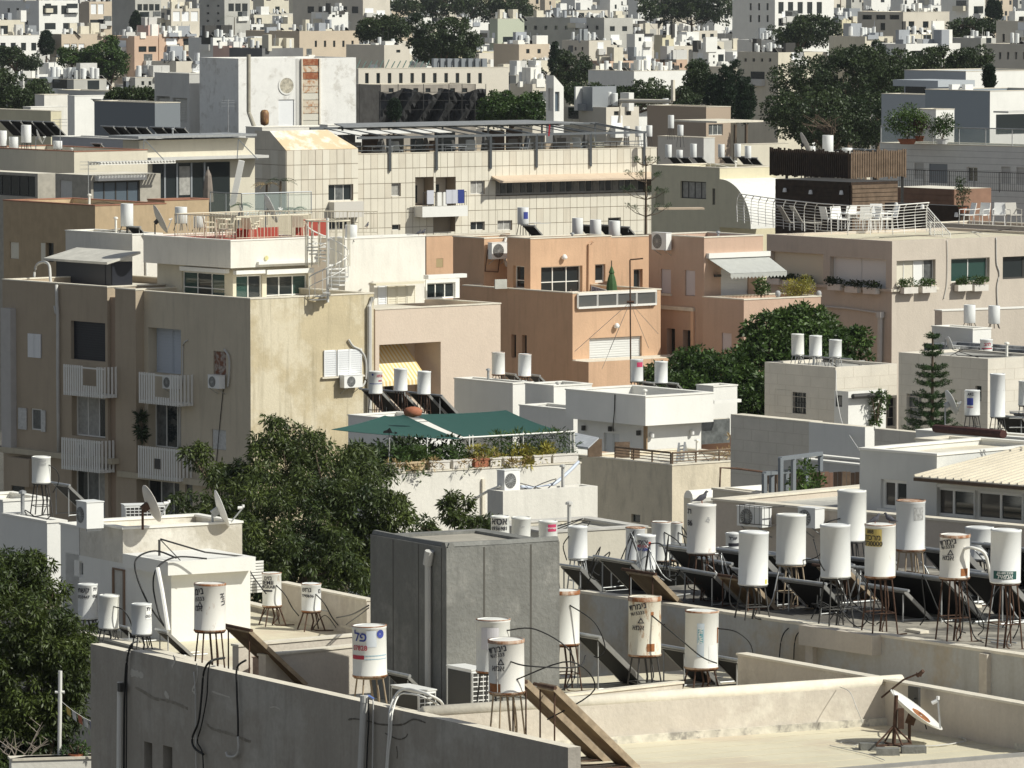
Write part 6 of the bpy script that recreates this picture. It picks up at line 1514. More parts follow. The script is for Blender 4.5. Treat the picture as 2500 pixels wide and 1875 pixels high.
q5=blk(qe,1252,938,236,1109,1300,0,WHITE2,38,.3,.2,ROOFG,cope=COPE_W,name='left_block');q6=blk(qe,1352,944,232,1282,1445,0,WHITE2,38,.3,.2,ROOFG,cope=COPE_W,name='middle_block');q7=blk(qe,1400,1003,228,1268,1470,0,WHITE2,38,.1,.2,ROOFG,cope=COPE_W,name='low_block')
cable('black cable hanging down the white roof band',[frp(qb_,'L',x,y,.03)for x,y in((1501,963),(1500,1000),(1497,1038))]+[frp(q3,'L',1498,1052,.03)],.02)
for i,(lb,x,w,yt,yb,Y,tx)in enumerate((('rust rimmed tank, left of two above the left white block',1217,32,860,915,240,[]),('rust rimmed tank, right of two above the left white block',1280,32,864,919,238,[]),('tank with a raspberry label on the white penthouse',1555,31,877,931,232,[('p',.0,1.1,.66,.88,PINKINK)]),('plain tank right of the raspberry labelled penthouse tank',1614,32,882,935,231,[]))):
 tank(lb,x,w,yt,yb,Y,(q5.zf if i<2 else qb_.zf),TANKW,.012 if i<2 else None,tx,'tanks on the white penthouse block')
for i,(x,y,Y)in enumerate(((1243,915,241),(1302,918,239),(1580,936,232),(1638,938,231))):panel(('collector beside the left rust rimmed tank','collector beside the right rust rimmed tank','collector beside the raspberry labelled tank','collector beside the plain penthouse tank')[i],x,y,Y,30,.9,1.5,zf=q5.zf if i<2 else qb_.zf)
lad=thing('stepladder','grey aluminium stepladder standing on the travertine building terrace','ladder',tuple(at(1665,1120,216)[:2])+(q2.zf,));q=MB()
for s in(0,1):
 for x in(1654+s*17,1661+s*17):pass
A1,A2,B1,B2_=at(1652,1128,216),at(1658,1082,216.6),at(1668,1126,216),at(1672,1080,216.6);q.bar(A1,A2,.07);q.bar(B1,B2_,.07);q.bar(at(1682,1124,217.5),B2_,.05);q.bar(at(1662,1126,217.5),A2,.05)
for k in range(5):q.bar(A1.lerp(A2,(k+.6)/5.5),B1.lerp(B2_,(k+.6)/5.5),.05)
q.build('ladder_frame',GALV,lad)
railing('weathered wooden railing along the travertine terrace, left part',[q2.pt('L',.2,q2.zt+.03,-.1),q2.pt('L',3.4,q2.zt+.03,-.1)],.42,WOODM,posts=1.1,bars=3,r=.035);railing('weathered wooden railing along the travertine terrace, right part',[q2.pt('R',.1,q2.zt+.03,-.1),q2.pt('R',5.6,q2.zt+.03,-.1)],.42,WOODM,posts=1.2,bars=3,r=.035)
lean_box('brown cabinet standing against the shaded penthouse wall',1500,1079,1538,1118,218,mat('cabinet_brown',(.16,.11,.075),var=.4,scale=6),'cabinet','cabinet');lean_box('dark window shutter stack beside the cabinet',1540,1095,1562,1120,217.5,WOODM,'crate','crate')
sheet(thing('plastic_roof','grey corrugated lean-to roof right of the green shade cloth','roof',tuple(at(1420,1080,205))),'roof_sheet',[at(1405,1088,206),at(1436,1092,203),at(1462,1068,207),at(1402,1056,211)],.05,mat('corrugated_grey',(.50,.52,.55),var=.2,scale=5))
lean_box('weathered board wall under the corrugated lean-to',1434,1072,1470,1115,207.5,WOODM)
shrubs('dry tall plants on the travertine terrace',q2.pt('R',3.2,q2.zt,-1.2),q2.pt('R',5.6,q2.zt,-.9),.9,.4,22,.25,.03,mat('dry_leaves',(1,1,1)))
for i,x in enumerate((1835,1868)):p=at(x,1118,219);chair(('cushioned lounge seat on the travertine terrace, left','cushioned lounge seat on the travertine terrace, right')[i],(p.x,219,q2.zf+.1),230,mat('lounge_grey',(.5,.48,.44)),1.1,group='lounge seats on the travertine terrace')
# beige roll top and pergola in front of it
bw=bld('apartment_building','small cream wall with a round white top left of the wooden fence','building',1690,1215,150)
wb=blk(bw,1686,1212,150,1680,1880,8,CREAM,33,0,.2,ROOFW);q=MB();q.tube([wb.pt('R',-.0,wb.zt-.05,-.1),wb.pt('R',3.6,wb.zt+.0,-.1)],.2,12);q.build('rounded_top',COPE_W,bw)
cable('thin steel pipe arch before the travertine wall',[at(1756,1222,148),at(1759,1142,148),at(1800,1144,148.3),at(1862,1152,149),at(1862,1170,149)],.03,RUSTM,smooth=1)
lrb=bld('apartment_building','low grey roof between the steel trellis and the boundary wall','building',2105,1138,163);blk(lrb,2105,1138,163,1912,2190,8,GREYW,38,.1,.2,ROOFD,cope=COPE_W)
# ------------------------------------------------------------------ stone block house and the walls before it
se=thing('apartment_building','pale stone block house with a slanted corner and three tanks on its roof','building',tuple(at(2040,898,230)[:2])+(0,))
s1=blk(se,2040,897,230,1867,2190,8,STONE,40,.12,.2,ROOFG,cope=None,name='wall',ops=[('L','panel',1892,951,1933,1008,{'m':STONE,'dep':.05,'nm':'sliding_panel'}),('L','grille',1935,958,1968,1010,{'dep':.15}),('R','panel',2166,972,2191,1040,{'m':BLIND,'dep':.2})])
s2=blk(se,2071,956,226.5,2037,2163,8,WHITE2,40,0,.2,mat('cream_ledge_roof',(.74,.69,.58),var=.2,scale=3),name='bay',ops=[('L','win',2040,965,2056,993,{'n':1,'dep':.1,'fm':DMET})])
q=MB();q.tube([frp(s2,'R',2082,968,.2),frp(s2,'R',2150,964,.2)],.10,8);q.build('awning_case',DMET,se)
# stone courses as thin recessed joints
def courses(fr,face,par,h,w,m,zlow,skip=()):
 q=MB();L_=fr.a if face=='R' else fr.b;z=fr.zt-h;r_=0
 while z>zlow:
  fr.fbox(0,0,0,face,.02,L_-.02,z-.009,z+.009,.0,.004,q);u=w*(.5 if r_%2 else 1.)
  while u<L_-.1:fr.fbox(0,0,0,face,u-.008,u+.008,z+.01,z+h-.01,.0,.004,q);u+=w
  z-=h;r_+=1
 q.build('stone_joints',m,par);q_=par.children[-1]
JO=mat('stone_joint',(.60,.55,.47),rough=.9)
courses(s1,'L',se,.42,.95,JO,14);courses(s1,'R',se,.42,.95,JO,14)
for i,(lb,x,yt,yb)in enumerate((('yellowed white tank, left of three on the stone house',1948,815,866),('plain white tank, middle of three on the stone house',1991,819,869),('short white tank, right of three on the stone house',2039,829,871))):tank(lb,x,31,yt,yb,233-i*.8,s1.zf,TANKW,None,[],'tanks on the stone house',legc=GALV)
for i,(x,y)in enumerate(((1962,872),(2006,875),(2055,878))):panel(('left','middle','right')[i]+' collector behind the stone house tanks',x,y,235,38,1.0,1.2,zf=s1.zf)
cable('long white cable swinging down from the stone house to the wall',[at(2041,905,228),at(2043,965,226),at(2055,1030,220),at(2075,1065,200),at(2100,1102,170)],.02,PIPE)
plant('small potted fig against the white bay',tuple(frp(s2,'R',2140,1040,.3)),.45,1.5,500,.16,.07,LEAF_B)
s3=blk(se,2412,876,226,2194,2560,8,STONE,40,.1,.2,ROOFG,cope=None,name='right_wall',ops=[('L','panel',2213,962,2250,1040,{'m':WINGL2,'dep':.2}),('L','panel',2381,942,2396,980,{'m':WINGL,'dep':.15})])
courses(s3,'L',se,.42,.95,JO,15);courses(s3,'R',se,.42,.95,JO,15)
fe=thing('boundary_wall','long stepped boundary wall of stone and white plaster before the stone house','wall',tuple(at(2240,1060,199)[:2])+(8,))
f1=blk(fe,1979,1034,204.5,1784,1985,8,STONE,38,0,.2,COPE,name='stone_part',a=.5);courses(f1,'L',fe,.4,.9,JO,15.5);slab(fe,'coping',COPE,0,0,0,0,0,.06,38,C=f1.C+Vector((0,0,.065)),a=.55,b=f1.b)
f2=blk(fe,2112,1043,201,1975,2120,8,WHITE2,38,0,.2,COPE,name='plaster_part',a=.4);f3=blk(fe,2240,1056,198,2135,2280,8,STONE,38,0,.2,COPE,name='right_part',a=.4)
courses(f3,'L',fe,.4,.9,JO,16)
# right edge: white roof with grey flashing and tanks
re_=thing('apartment_building','white house corner with grey flashed roof at the right edge','building',tuple(at(2500,860,234)[:2])+(0,))
r1=blk(re_,2600,862,236,2256,2680,8,mat('dark_flashing',(.16,.17,.19),var=.4,scale=1.2,patch=(.45,.45,.45),patch_amt=.4),42,.3,.3,ROOFG,cope=None)
r2=blk(re_,2375,805,243,2275,2420,12,WHITE2,38,.1,.2,ROOFW,cope=COPE_W,name='stair_head');blk(re_,2300,760,252,2282,2560,12,TAUPE,30,.05,.2,ROOFW,cope=COPE_W,name='low_block')
midtank('white tank above the white stair head, left of two',2367,29,744,788,246,r2.zf,'tanks of the right edge roofs');midtank('grooved white tank, right of two above the white stair head',2427,29,746,790,247,r2.zf-.1,'tanks of the right edge roofs')
tank('white tank with dark red letters before the grey flashed roof',2408,31,828,877,234,s3.zf,TANKW,None,[('בהל',.1,.75,.17,REDINK),('p',-.9,.9,.52,.58,REDINK)],'tanks of the right edge roofs')
tank('short tank with blue and red print beside the norfolk pine',2374,38,952,1014,196,18.2,TANKW,None,[('AR2',-.3,.84,.12),('p',-.8,.05,.42,.70,BLUEINK),('p',-.8,.05,.33,.36,REDINK)],'tanks of the right edge roofs')
tank('very tall two part white tank near the right edge',2436,37,912,1018,195,18.2,TANKW,None,[('p',-3.2,3.2,.62,.635,GALV)],'tanks of the right edge roofs');tank('white tank cut by the right edge',2503,36,930,990,196,18.2,TANKW,None,[],'tanks of the right edge roofs')
panel('black backed collector under the very tall tank',2462,1020,196,40,1.3,2.0,zf=17.4);panel('black collector at the right edge under the cut tank',2508,1015,196,40,1.3,2.0,zf=17.4)
r3=thing('apartment_building','low white roof slab with clutter under the tall tank at the right edge','building',tuple(at(2300,1085,186)[:2])+(0,));blk(r3,2540,1075,184,2236,2600,8,WHITE2,45,.1,.3,ROOFC,cope=COPE_W)
dish('white dish with a bent feed arm beside the norfolk pine',2317,985,196,.42,15,22,18,GALV);dish('brown edged dish standing on the grey flashed roof',2316,850,240,.45,10,15,18.5,GALV)
# ------------------------------------------------------------------ trees of the middle ground
def ell(px,py,Y,rx,rz,ry=None):p=at(px,py,Y);return(p.x,p.y,p.z,rx,ry or rx,rz)
tree('large dark feathery tree in front of the beige building',[ell(700,1130,166,1.35,1.1),ell(600,1200,165,1.2,1.0),ell(815,1175,165,1.3,1.0),ell(885,1165,167,1.0,.9),ell(720,1280,163,2.2,1.5),ell(880,1260,163,1.5,1.3),ell(760,1400,161,2.3,1.5),ell(640,1370,161,1.3,1.2),ell(900,1390,162,1.3,1.2),ell(560,1150,166,.5,.45),ell(480,1120,166,.42,.45),ell(530,1290,164,.9,.6),ell(668,1060,166,.45,.6),ell(960,1240,162,.6,.7),ell(735,1095,167,.7,.5),ell(460,1240,168,.75,.45)],
760,.27,105,.15,.045,LEAF_A,zb=3,trunk_r=.22,limbs=12,droop=1.1,up=.5,cat='tree',lo=.35)
tree('feathery branch tips sticking up left of the lettered tanks',[ell(1112,1240,140,.38,.35),ell(1125,1280,140,.32,.25),ell(1030,1280,141,.35,.30),ell(1180,1278,139,.28,.18)],40,.16,60,.16,.045,LEAF_A,zb=12,trunk_r=.05,limbs=4,droop=1.0)
tree('feathery green tree at the lower left edge',[ell(40,1400,118,.75,.55),ell(110,1440,118,.5,.5),ell(20,1520,117,1.0,.8),ell(130,1570,117,.8,.7),ell(60,1680,117,1.2,1.0),ell(170,1640,116.5,.45,.6),ell(150,1760,117,.5,.6),ell(0,1800,117,1.2,1.0),ell(185,1580,117,.35,.3)],
560,.20,95,.12,.036,LEAF_A,zb=3,trunk_r=.16,limbs=9,droop=1.0,up=.5,lo=.3)
bt_=thing('bare_shrub','bare twiggy shrub in the bottom left corner','shrub',tuple(at(40,1875,113)[:2])+(18,));
for k in range(7):
 a=at(30+k*6,1880,113.5);q=MB();tip=at(rs.uniform(-20,130),rs.uniform(1740,1840),113.5);mid=a.lerp(tip,.5)+Vector((rs.uniform(-.1,.1),0,.05));q.tube([a,mid,tip],.014,5,.004)
 for _ in range(6):c=mid.lerp(tip,rs.random());q.tube([c,c+Vector((rs.uniform(-.25,.25),0,rs.uniform(.05,.28)))],.006,4,.002)
 q.build('branch',BARKW,bt_)
tree('leafy green tree between the salmon house and the stone house',[ell(1900,830,243,1.5,1.1),ell(2010,850,243,1.6,1.1),ell(1960,800,244,1.4,.9),ell(2075,850,243,.9,.8),ell(1860,890,242,1.2,1.2),ell(1760,930,240,1.7,1.1),ell(1830,960,239,1.4,1.1),ell(1690,905,240,1.0,.8),ell(1990,900,242,1.2,.8),ell(1700,960,239,1.2,.9),ell(1610,930,243,.8,.5),ell(1850,1010,238,1.2,.9),ell(1940,960,238,1.3,1.0)],
820,.34,80,.20,.09,LEAF_B,zb=0,trunk_r=.3,limbs=10,droop=.5,up=.5,lo=.4)
# norfolk pines
def norfolk(label,px,yt,yb,Y,rmax,tiers,m=None,sparse=False,zb=8):
 top=at(px,yt,Y);bot=at(px,yb,Y);t=thing('norfolk_pine',label,'tree',(top.x,Y,zb));q=MB();q.tube([(top.x,Y,zb),(top.x,Y,bot.z),tuple(top)],.12,8,.03);q.build('trunk',BARK,t)
 bm=MB();cs=[];H=top.z-bot.z
 for k in range(tiers):
  f=(k+.6+(0 if sparse else rs.uniform(-.22,.22)))/tiers;z=top.z-H*f;R=rmax*(.18+.82*min(1,f*1.15))*(1 if not sparse else(1.1-.5*f));nb=7 if not sparse else 5;R0=R
  for j in range(nb):
   a=2*math.pi*j/nb+k*.5+rs.uniform(-.15,.15);R=R0*rs.uniform(.72,1.08);e=Vector((top.x+R*math.cos(a),Y+R*math.sin(a),z+rs.uniform(-.05,.05)+R*(.14 if not sparse else .45)));s=Vector((top.x,Y,z));m_=s.lerp(e,.55)-Vector((0,0,R*.10));bm.tube([s,m_,e],.025,4,.012)
   n_=int(R/.075)if not sparse else 2
   for i in range(n_):
    tt=(i+1)/n_ if not sparse else 1-.12*i;c=s.lerp(m_,tt*2)if tt<.5 else m_.lerp(e,tt*2-1);cs.append((c.x,c.y,c.z+.03))
 bm.build('branch',BARK if sparse else LEAF_P,t);leaves('needles',t,cs,.055 if not sparse else .14,30 if not sparse else 40,.09 if not sparse else .13,.022,m or LEAF_P,-.2,.5)
 return t
norfolk('norfolk pine with regular tiers at the right, before the stone house',2277,812,1090,204,1.05,12)
norfolk('thin bare topped norfolk pine before the cream tiled building',1577,380,545,305,2.0,4,sparse=True,zb=14)
# ================================================================== BEHIND: the long cream tiled building and its neighbours
def wg(face,x0,y0,x1,y1,nx,ny,wf=.5,hf=.6,kind='dark',o=None):
 r=[]
 for i in range(nx):
  for j in range(ny):
   a=x0+(x1-x0)*(i+.5-wf/2)/nx;b=x0+(x1-x0)*(i+.5+wf/2)/nx;c=y0+(y1-y0)*(j+.5-hf/2)/ny;d=y0+(y1-y0)*(j+.5+hf/2)/ny
   r.append((face,kind,a,c,b,d,o or{}))
 return r
def fb(label,cx,cy,Y,xl,xr,m,ops=(),zb=0,yaw=38,**k):
 t=bld(k.pop('nm','apartment_building'),label,k.pop('cat','building'),cx,cy,Y)
 f=blk(t,cx,cy,Y,xl,xr,zb,m,yaw,k.pop('par_h',.3),k.pop('par_t',.25),k.pop('roof',ROOFW),ops,**k);f.t=t;return f
tiles_left=[300]
def tiling(fr,face,par,tw,th,m,zlow,holes,gap=.03):
 """every cladding slab is a piece of its own, cut round the windows"""
 L_=fr.a if face=='R' else fr.b;nx=int(L_/tw);tw=L_/nx;rows=int((fr.zt-zlow)/th);stuff=MB();TV=[m,mat(m.name+'_light',(.765,.715,.605),var=.08,scale=.5,streak=.15),mat(m.name+'_worn',(.71,.65,.535),var=.1,scale=.8,streak=.45),m]
 for j in range(rows):
  z1=fr.zt-j*th-gap/2-.01;z0=fr.zt-(j+1)*th+gap/2
  for i in range(nx):
   R_=[(i*tw+gap/2,(i+1)*tw-gap/2,z0,z1)]
   for h in holes:
    N_=[]
    for a,b,c,d in R_:
     if b<=h[0]or a>=h[1]or d<=h[2]or c>=h[3]:N_.append((a,b,c,d));continue
     if a<h[0]:N_.append((a,h[0],c,d))
     if b>h[1]:N_.append((h[1],b,c,d))
     a2,b2=max(a,h[0]),min(b,h[1])
     if c<h[2]:N_.append((a2,b2,c,h[2]))
     if d>h[3]:N_.append((a2,b2,h[3],d))
    R_=N_
   for a,b,c,d in R_:
    if b-a<.05 or d-c<.05:continue
    if tiles_left[0]>0 and(b-a)>tw*.6:fr.fbox('tile',TV[(i*5+j*11+i*j)%4],par,face,a,b,c,d,.003,.03+.006*((i*7+j*3)%3));tiles_left[0]-=1
    else:fr.fbox(0,0,0,face,a,b,c,d,.003,.03,stuff)
 if stuff.v:o=stuff.build('tile_field',m,par);o['kind']='stuff'
YR=408.
re2=bld('apartment_building','long cream building clad in square stone tiles with a steel pergola on its roof','building',870,376,YR)
RO=[('R','win',955,447,978,479,{'n':1,'gl':CURT,'dep':.2}),('R','hole',1013,432,1058,502,{'dep':1.2}),('R','hole',1063,432,1112,502,{'dep':1.2}),('R','win',1148,441,1183,474,{'n':2,'gl':CURT,'dep':.2}),
('R','hole',1210,436,1595,474,{'dep':1.3}),('R','win',957,548,977,562,{'n':1,'dep':.2}),('R','win',1148,541,1183,562,{'n':2,'dep':.2}),('R','win',1214,538,1250,562,{'n':2,'gl':CURT,'dep':.2}),('R','hole',1057,525,1111,566,{'dep':.6}),('R','win',1484,531,1515,560,{'n':1,'dep':.2})]
rm=blk(re2,870,377,YR,860,1603,6,GROUT,34,.9,.3,ROOFW,RO,cope=COPE,name='wall',b=13)
hr=[rm.rect(*(o[0],)+o[2:6])for o in RO]
pl=[]
for x in(948,1064,1196,1330,1462):a=rm.rect('R',x-4,362,x+4,400)
tiling(rm,'R',re2,.57,1.02,TILE,at(900,610,YR).z,hr)
# loggia backs, doors and railings
for(x0,x1,y0,y1,n)in((1014,1057,436,500,2),(1066,1110,434,500,3)):u0,u1,v0,v1=rm.rect('R',x0,y0,x1,y1);rm.fbox('loggia_wall',mat('loggia_beige',(.55,.50,.42)),re2,'R',u0+.03,u1-.03,v0+.02,v1-.02,-1.19,-1.12);rm.fbox('glass_door',WINGL,re2,'R',u0+.5,u1-.6,v0+.1,v1-.5,-1.11,-1.08)
u0,u1,v0,v1=rm.rect('R',1210,436,1595,474);rm.fbox('loggia_wall',mat('loggia_grey',(.50,.49,.46)),re2,'R',u0+.03,u1-.03,v0+.02,v1-.02,-1.28,-1.2)
wf=MB();k=24
for i in range(k):
 a=u0+(u1-u0)*(i+.12)/k;b=u0+(u1-u0)*(i+.88)/k;rm.fbox('window',(WINGL,WINGL2,CURT)[(i*5)%3],re2,'R',a,b,v0+.15,v1-.15,-1.19,-1.14)
for f_ in(.0,.33,.66):
 rl=MB()
 if f_:continue
 for j in range(3):rl.bar(rm.pt('R',u0+.2,v0+.25+j*.2,-.1+.05*j),rm.pt('R',u1-.2,v0+.25+j*.2,-.1+.05*j),.03)
 for j in range(17):u=u0+.4+(u1-u0-.6)*j/16;rl.bar(rm.pt('R',u,v0+.02,-.12),rm.pt('R',u+.15,v0+.8,.1),.045)
rl.build('loggia_railing',DMET,re2)
cz=rm.rect('R',1208,424,1600,436);sheet(re2,'canopy_roof',[rm.pt('R',cz[0]-.3,cz[2]+.0,1.1),rm.pt('R',cz[1]+.3,cz[2]+.0,1.1),rm.pt('R',cz[1]+.3,cz[3],.02),rm.pt('R',cz[0]-.3,cz[3],.02)],.12,mat('pinkish_canopy',(.62,.50,.38),var=.1,scale=1))
# balcony with laundry
bl=thing('balcony','rounded balcony with dark bars and blue laundry on the cream tiled building','balcony',rm.pt('R',hr[1][0],hr[1][2],.5))
u0,u1=hr[1][0],hr[2][1];v0=hr[1][2];rm.fbox('balcony_slab',WHITE2,bl,'R',u0-.1,u1+.3,v0-.75,v0-.02,.04,1.1);um_=(u0+u1)/2
rm.fbox('pillar',WHITE2,bl,'R',um_-.55,um_-.2,v0-.0,v0+.95,.8,1.12);rm.fbox('pillar',WHITE2,bl,'R',um_-.06,um_+.24,v0-.0,v0+.95,.8,1.12)
q=MB()
for i in range(26):
 u=u0+(u1-u0+.2)*i/25
 if um_-.6<u<um_+.3:continue
 q.bar(rm.pt('R',u,v0,1.05),rm.pt('R',u,v0+.95,1.05),.03)
q.bar(rm.pt('R',u0,v0+.95,1.05),rm.pt('R',u1+.2,v0+.95,1.05),.05);q.build('balustrade',DMET,bl)
for i,(a,m_)in enumerate(((.75,'lw'),(.9,'lb'),(.62,'lw'),(.15,'lw'))):u=u0+(u1-u0)*a;rm.fbox('laundry',mat('laundry_white',(.55,.56,.62))if m_=='lw' else mat('laundry_blue',(.03,.05,.22)),bl,'R',u-.25,u+.3,v0+.15,v0+1.1,1.08,1.16)
# pergola on the roof
pgl=thing('pergola','dark steel pergola with awnings along the roof of the cream tiled building','pergola',rm.pt('R',2,rm.zt,0));pz=rm.zf
PGM=mat('pergola_steel',(.13,.14,.15),rough=.5)
cols=(950,1064,1196,1308,1440,1571)
for i,x in enumerate(cols):
 u=rm.uv('R',x,365)[0];zt_=at(0,337,YR).z;b=rm.pt('R',u,rm.zt-1.2,.12);t_=rm.pt('R',u,zt_,.12);q=MB();q.bar(b,t_,.17);q.build('column',PGM,pgl)
 t2=rm.pt('R',u,zt_,-6.5);q=MB();q.bar(t_,rm.pt('R',u,zt_+.5,-6.),.10);q.bar(rm.pt('R',u,pz,-6.),rm.pt('R',u,zt_+.5,-6.),.14);q.build('rafter',PGM,pgl)
ua,ub_=rm.uv('R',870,365)[0],rm.uv('R',1575,365)[0];q=MB();q.bar(rm.pt('R',ua,zt_,.12),rm.pt('R',ub_,zt_,.12),.16);q.bar(rm.pt('R',ua,zt_+.5,-6.),rm.pt('R',ub_,zt_+.5,-6.),.16)
for d in(-.02,):q.bar(rm.pt('R',ua,rm.zt+.55,d),rm.pt('R',ub_,rm.zt+.5,d),.06);q.bar(rm.pt('R',ua,rm.zt+.25,d),rm.pt('R',ub_,rm.zt+.25,d),.04)
q.build('long_beam',PGM,pgl)
for i in range(11):
 u=ua+.6+(ub_-ua-2)*i/11;rm.fbox('screen_panel',rs.choice([DMET,WOODD,mat('dim_screen',(.16,.155,.14)),WINGL]),pgl,'R',u,u+rs.uniform(1.,1.9),pz,pz+rs.uniform(1.5,2.2),-6.6,-6.45)
for i in range(14):u=ua+(ub_-ua)*(i+.5)/14;q=MB();q.bar(rm.pt('R',u,zt_+.02,.1),rm.pt('R',u+.3,zt_+.5,-6.),.06);q.build('rafter',PGM,pgl)
sheet(pgl,'awning_sheet',[rm.pt('R',ua+2.,zt_+.62,-4.8),rm.pt('R',ub_-2,zt_+.62,-4.8),rm.pt('R',ub_-5,zt_+.78,-7.6),rm.pt('R',ua+3,zt_+.78,-7.6)],.06,mat('grey_awning_sheet',(.26,.27,.28),var=.2,scale=2));sheet(pgl,'awning_sheet',[rm.pt('R',ua,zt_+.2,-2.5),rm.pt('R',ua+9.5,zt_+.2,-2.5),rm.pt('R',ua+9.5,zt_+.36,-4.4),rm.pt('R',ua,zt_+.36,-4.4)],.04,mat('white_awning_cloth',(.75,.74,.70)))
for i in range(20):
 u=ua+1+(ub_-ua-2)*i/19;p=rm.pt('R',u,pz+.35,-rs.uniform(1.5,5.));m_=rs.choice([DMET,WOODD,WPLAST,DMET,GMET,mat('striped_cushion',(.5,.48,.38),var=.6,scale=8)])
 if i%4==3:table('%s table or chair from the left under the steel pergola'%ORD[i],p,1.3,.9,.9,34,m_,group='furniture under the steel pergola')
 else:chair('%s table or chair from the left under the steel pergola'%ORD[i],p,rs.uniform(0,360),m_,1.45,'furniture under the steel pergola')
for i in range(5):
 p=rm.pt('R',ua+4+i*4.3,pz,-3.-(i%2));t=thing('parasol','%s closed black parasol from the left under the steel pergola'%ORD[i],'parasol',p,'closed parasols under the steel pergola');q=MB();q.lathe(p+Vector((0,0,.7)),[(.02,0),(.3,.1),(.2,.8),(.04,1.3)],8);q.build('canopy',DMET,t);q=MB();q.tube([p,p+Vector((0,0,2.1))],.03,6);q.build('pole',GALV,t)
fcl=MB();fcl.bar(at(1342,305,412),at(1340,332,412),.45,.1);tag(fcl.build('red_cloth',mat('red_cloth',(.55,.03,.05))),'bright red cloth hanging under the steel pergola','cloth')
for x in(948,1064,1196,1330,1462):u0,u1,v0,v1=rm.rect('R',x-5,366,x+5,395)
# gabled end block with a slanting white roof
re3=thing('tiled_wing','cream tiled wing with a slanting whitewashed roof at the left of the long building','building',tuple(at(699,366,398)[:2])+(0,))
RO2=[('R','win',801,450,862,490,{'n':3,'gl':(WINGL,WINGL2,WINGL),'dep':.25}),('R','win',801,535,860,560,{'n':2,'dep':.25})]
rw_=blk(re3,699,367,398,622,874,6,GROUT,38,0,.1,ROOFW,RO2,name='wall');hr2=[rw_.rect(*(o[0],)+o[2:6])for o in RO2]
tiles_left[0]=150;tiling(rw_,'R',re3,.58,1.0,TILE2,at(0,600,398).z,hr2);tiles_left[0]=120;tiling(rw_,'L',re3,.85,1.0,TILE2,at(0,562,398).z,[])
A0,A1=rw_.pt('R',-.02,rw_.zt+.01),rw_.pt('R',rw_.a,rw_.zt+.01);zt3=rw_.zt+1.25;B0,B1=rw_.pt('L',1.9,zt3,0),rw_.pt('L',1.9,zt3,0)+rw_.r*(rw_.a-1.2)
sheet(re3,'slanting_roof',[A0,A1,B1,B0],.1,mat('flaking_whitewash',(.84,.80,.70),var=.05,scale=1,patch=(.66,.52,.34),patch_amt=1.));mesh('gable',[rw_.pt('R',0,rw_.zt-.01),rw_.pt('L',1.9,zt3),rw_.pt('L',rw_.b,zt3),rw_.pt('L',rw_.b,rw_.zt-.01)],[(0,1,2,3)],TILE2,re3)
b3=rw_.rect('R',801,492,873,530);rw_.fbox('balcony_front',mat('grey_balcony',(.60,.57,.52)),re3,'R',b3[0],b3[1],b3[2],b3[3],.04,.7)
cable('thin drooping cable across the white wall by the slanting roof',[at(840,335,395),at(862,352,395),at(890,358,396)],.03)
# glass railed terrace with palms
gt=fb('low terrace roof with a glass railing and potted palms below the tiled wing',590,528,330,505,760,GREYB,zb=8,par_h=.05,roof=ROOFG)
railing('glass railing of the palm terrace',[gt.pt('L',gt.b*.9,gt.zt,0),gt.pt('R',0,gt.zt,0),gt.pt('R',gt.a,gt.zt,0)],1.25,GMET,posts=1.6,glass=RAILGL,r=.03)
def palm(label,px,py,Y,h,R,n=16,pot=True,name='palm',m=None):
 b=at(px,py,Y);t=thing(name,label,'palm',b);q=MB();q.tube([b,b+Vector((.03,0,h))],.09,7,.06);q.build('trunk',BARK,t);vs=[];fs=[];c=b+Vector((0,0,h))
 for k in range(n):
  a=2*math.pi*k/n+rs.uniform(-.2,.2);e=rs.uniform(.2,.9);d=Vector((math.cos(a),math.sin(a),0));s=Vector((-d.y,d.x,0));P_=[c,c+d*R*.5+Vector((0,0,R*.5*e)),c+d*R+Vector((0,0,R*(.5*e-.35)))]
  for i in range(7):
   f=(i+1)/7;p=P_[0].lerp(P_[1],f).lerp(P_[1].lerp(P_[2],f),f)
   for sg in(-1,1):o_=len(vs);vs+=[p-d*.04,p+s*sg*R*.3*(1.1-f)+d*R*.16-Vector((0,0,.05)),p+d*.05];fs.append((o_,o_+1,o_+2))
 mesh('fronds',vs,fs,m or LEAF_B,t);return t
palm('cycad palm on the glass railed terrace, right one',718,526,333,.35,.65);palm('small palm on the glass railed terrace, left one',590,518,336,.4,.6);palm('taller ragged palm on the glass railed terrace',684,515,338,1.7,.9,12,m=LEAF_C);palm('dry fronded palm beside the ragged palm',650,515,338,1.5,.8,10,m=mat('dry_leaves',(1,1,1)))
dish('tall thin dish leaning on the palm terrace',658,508,328,.62,10,20,gt.zt-.4,GALV);dish('small dish left of the leaning dish',588,520,326,.42,10,20,gt.zt-.5,GALV)
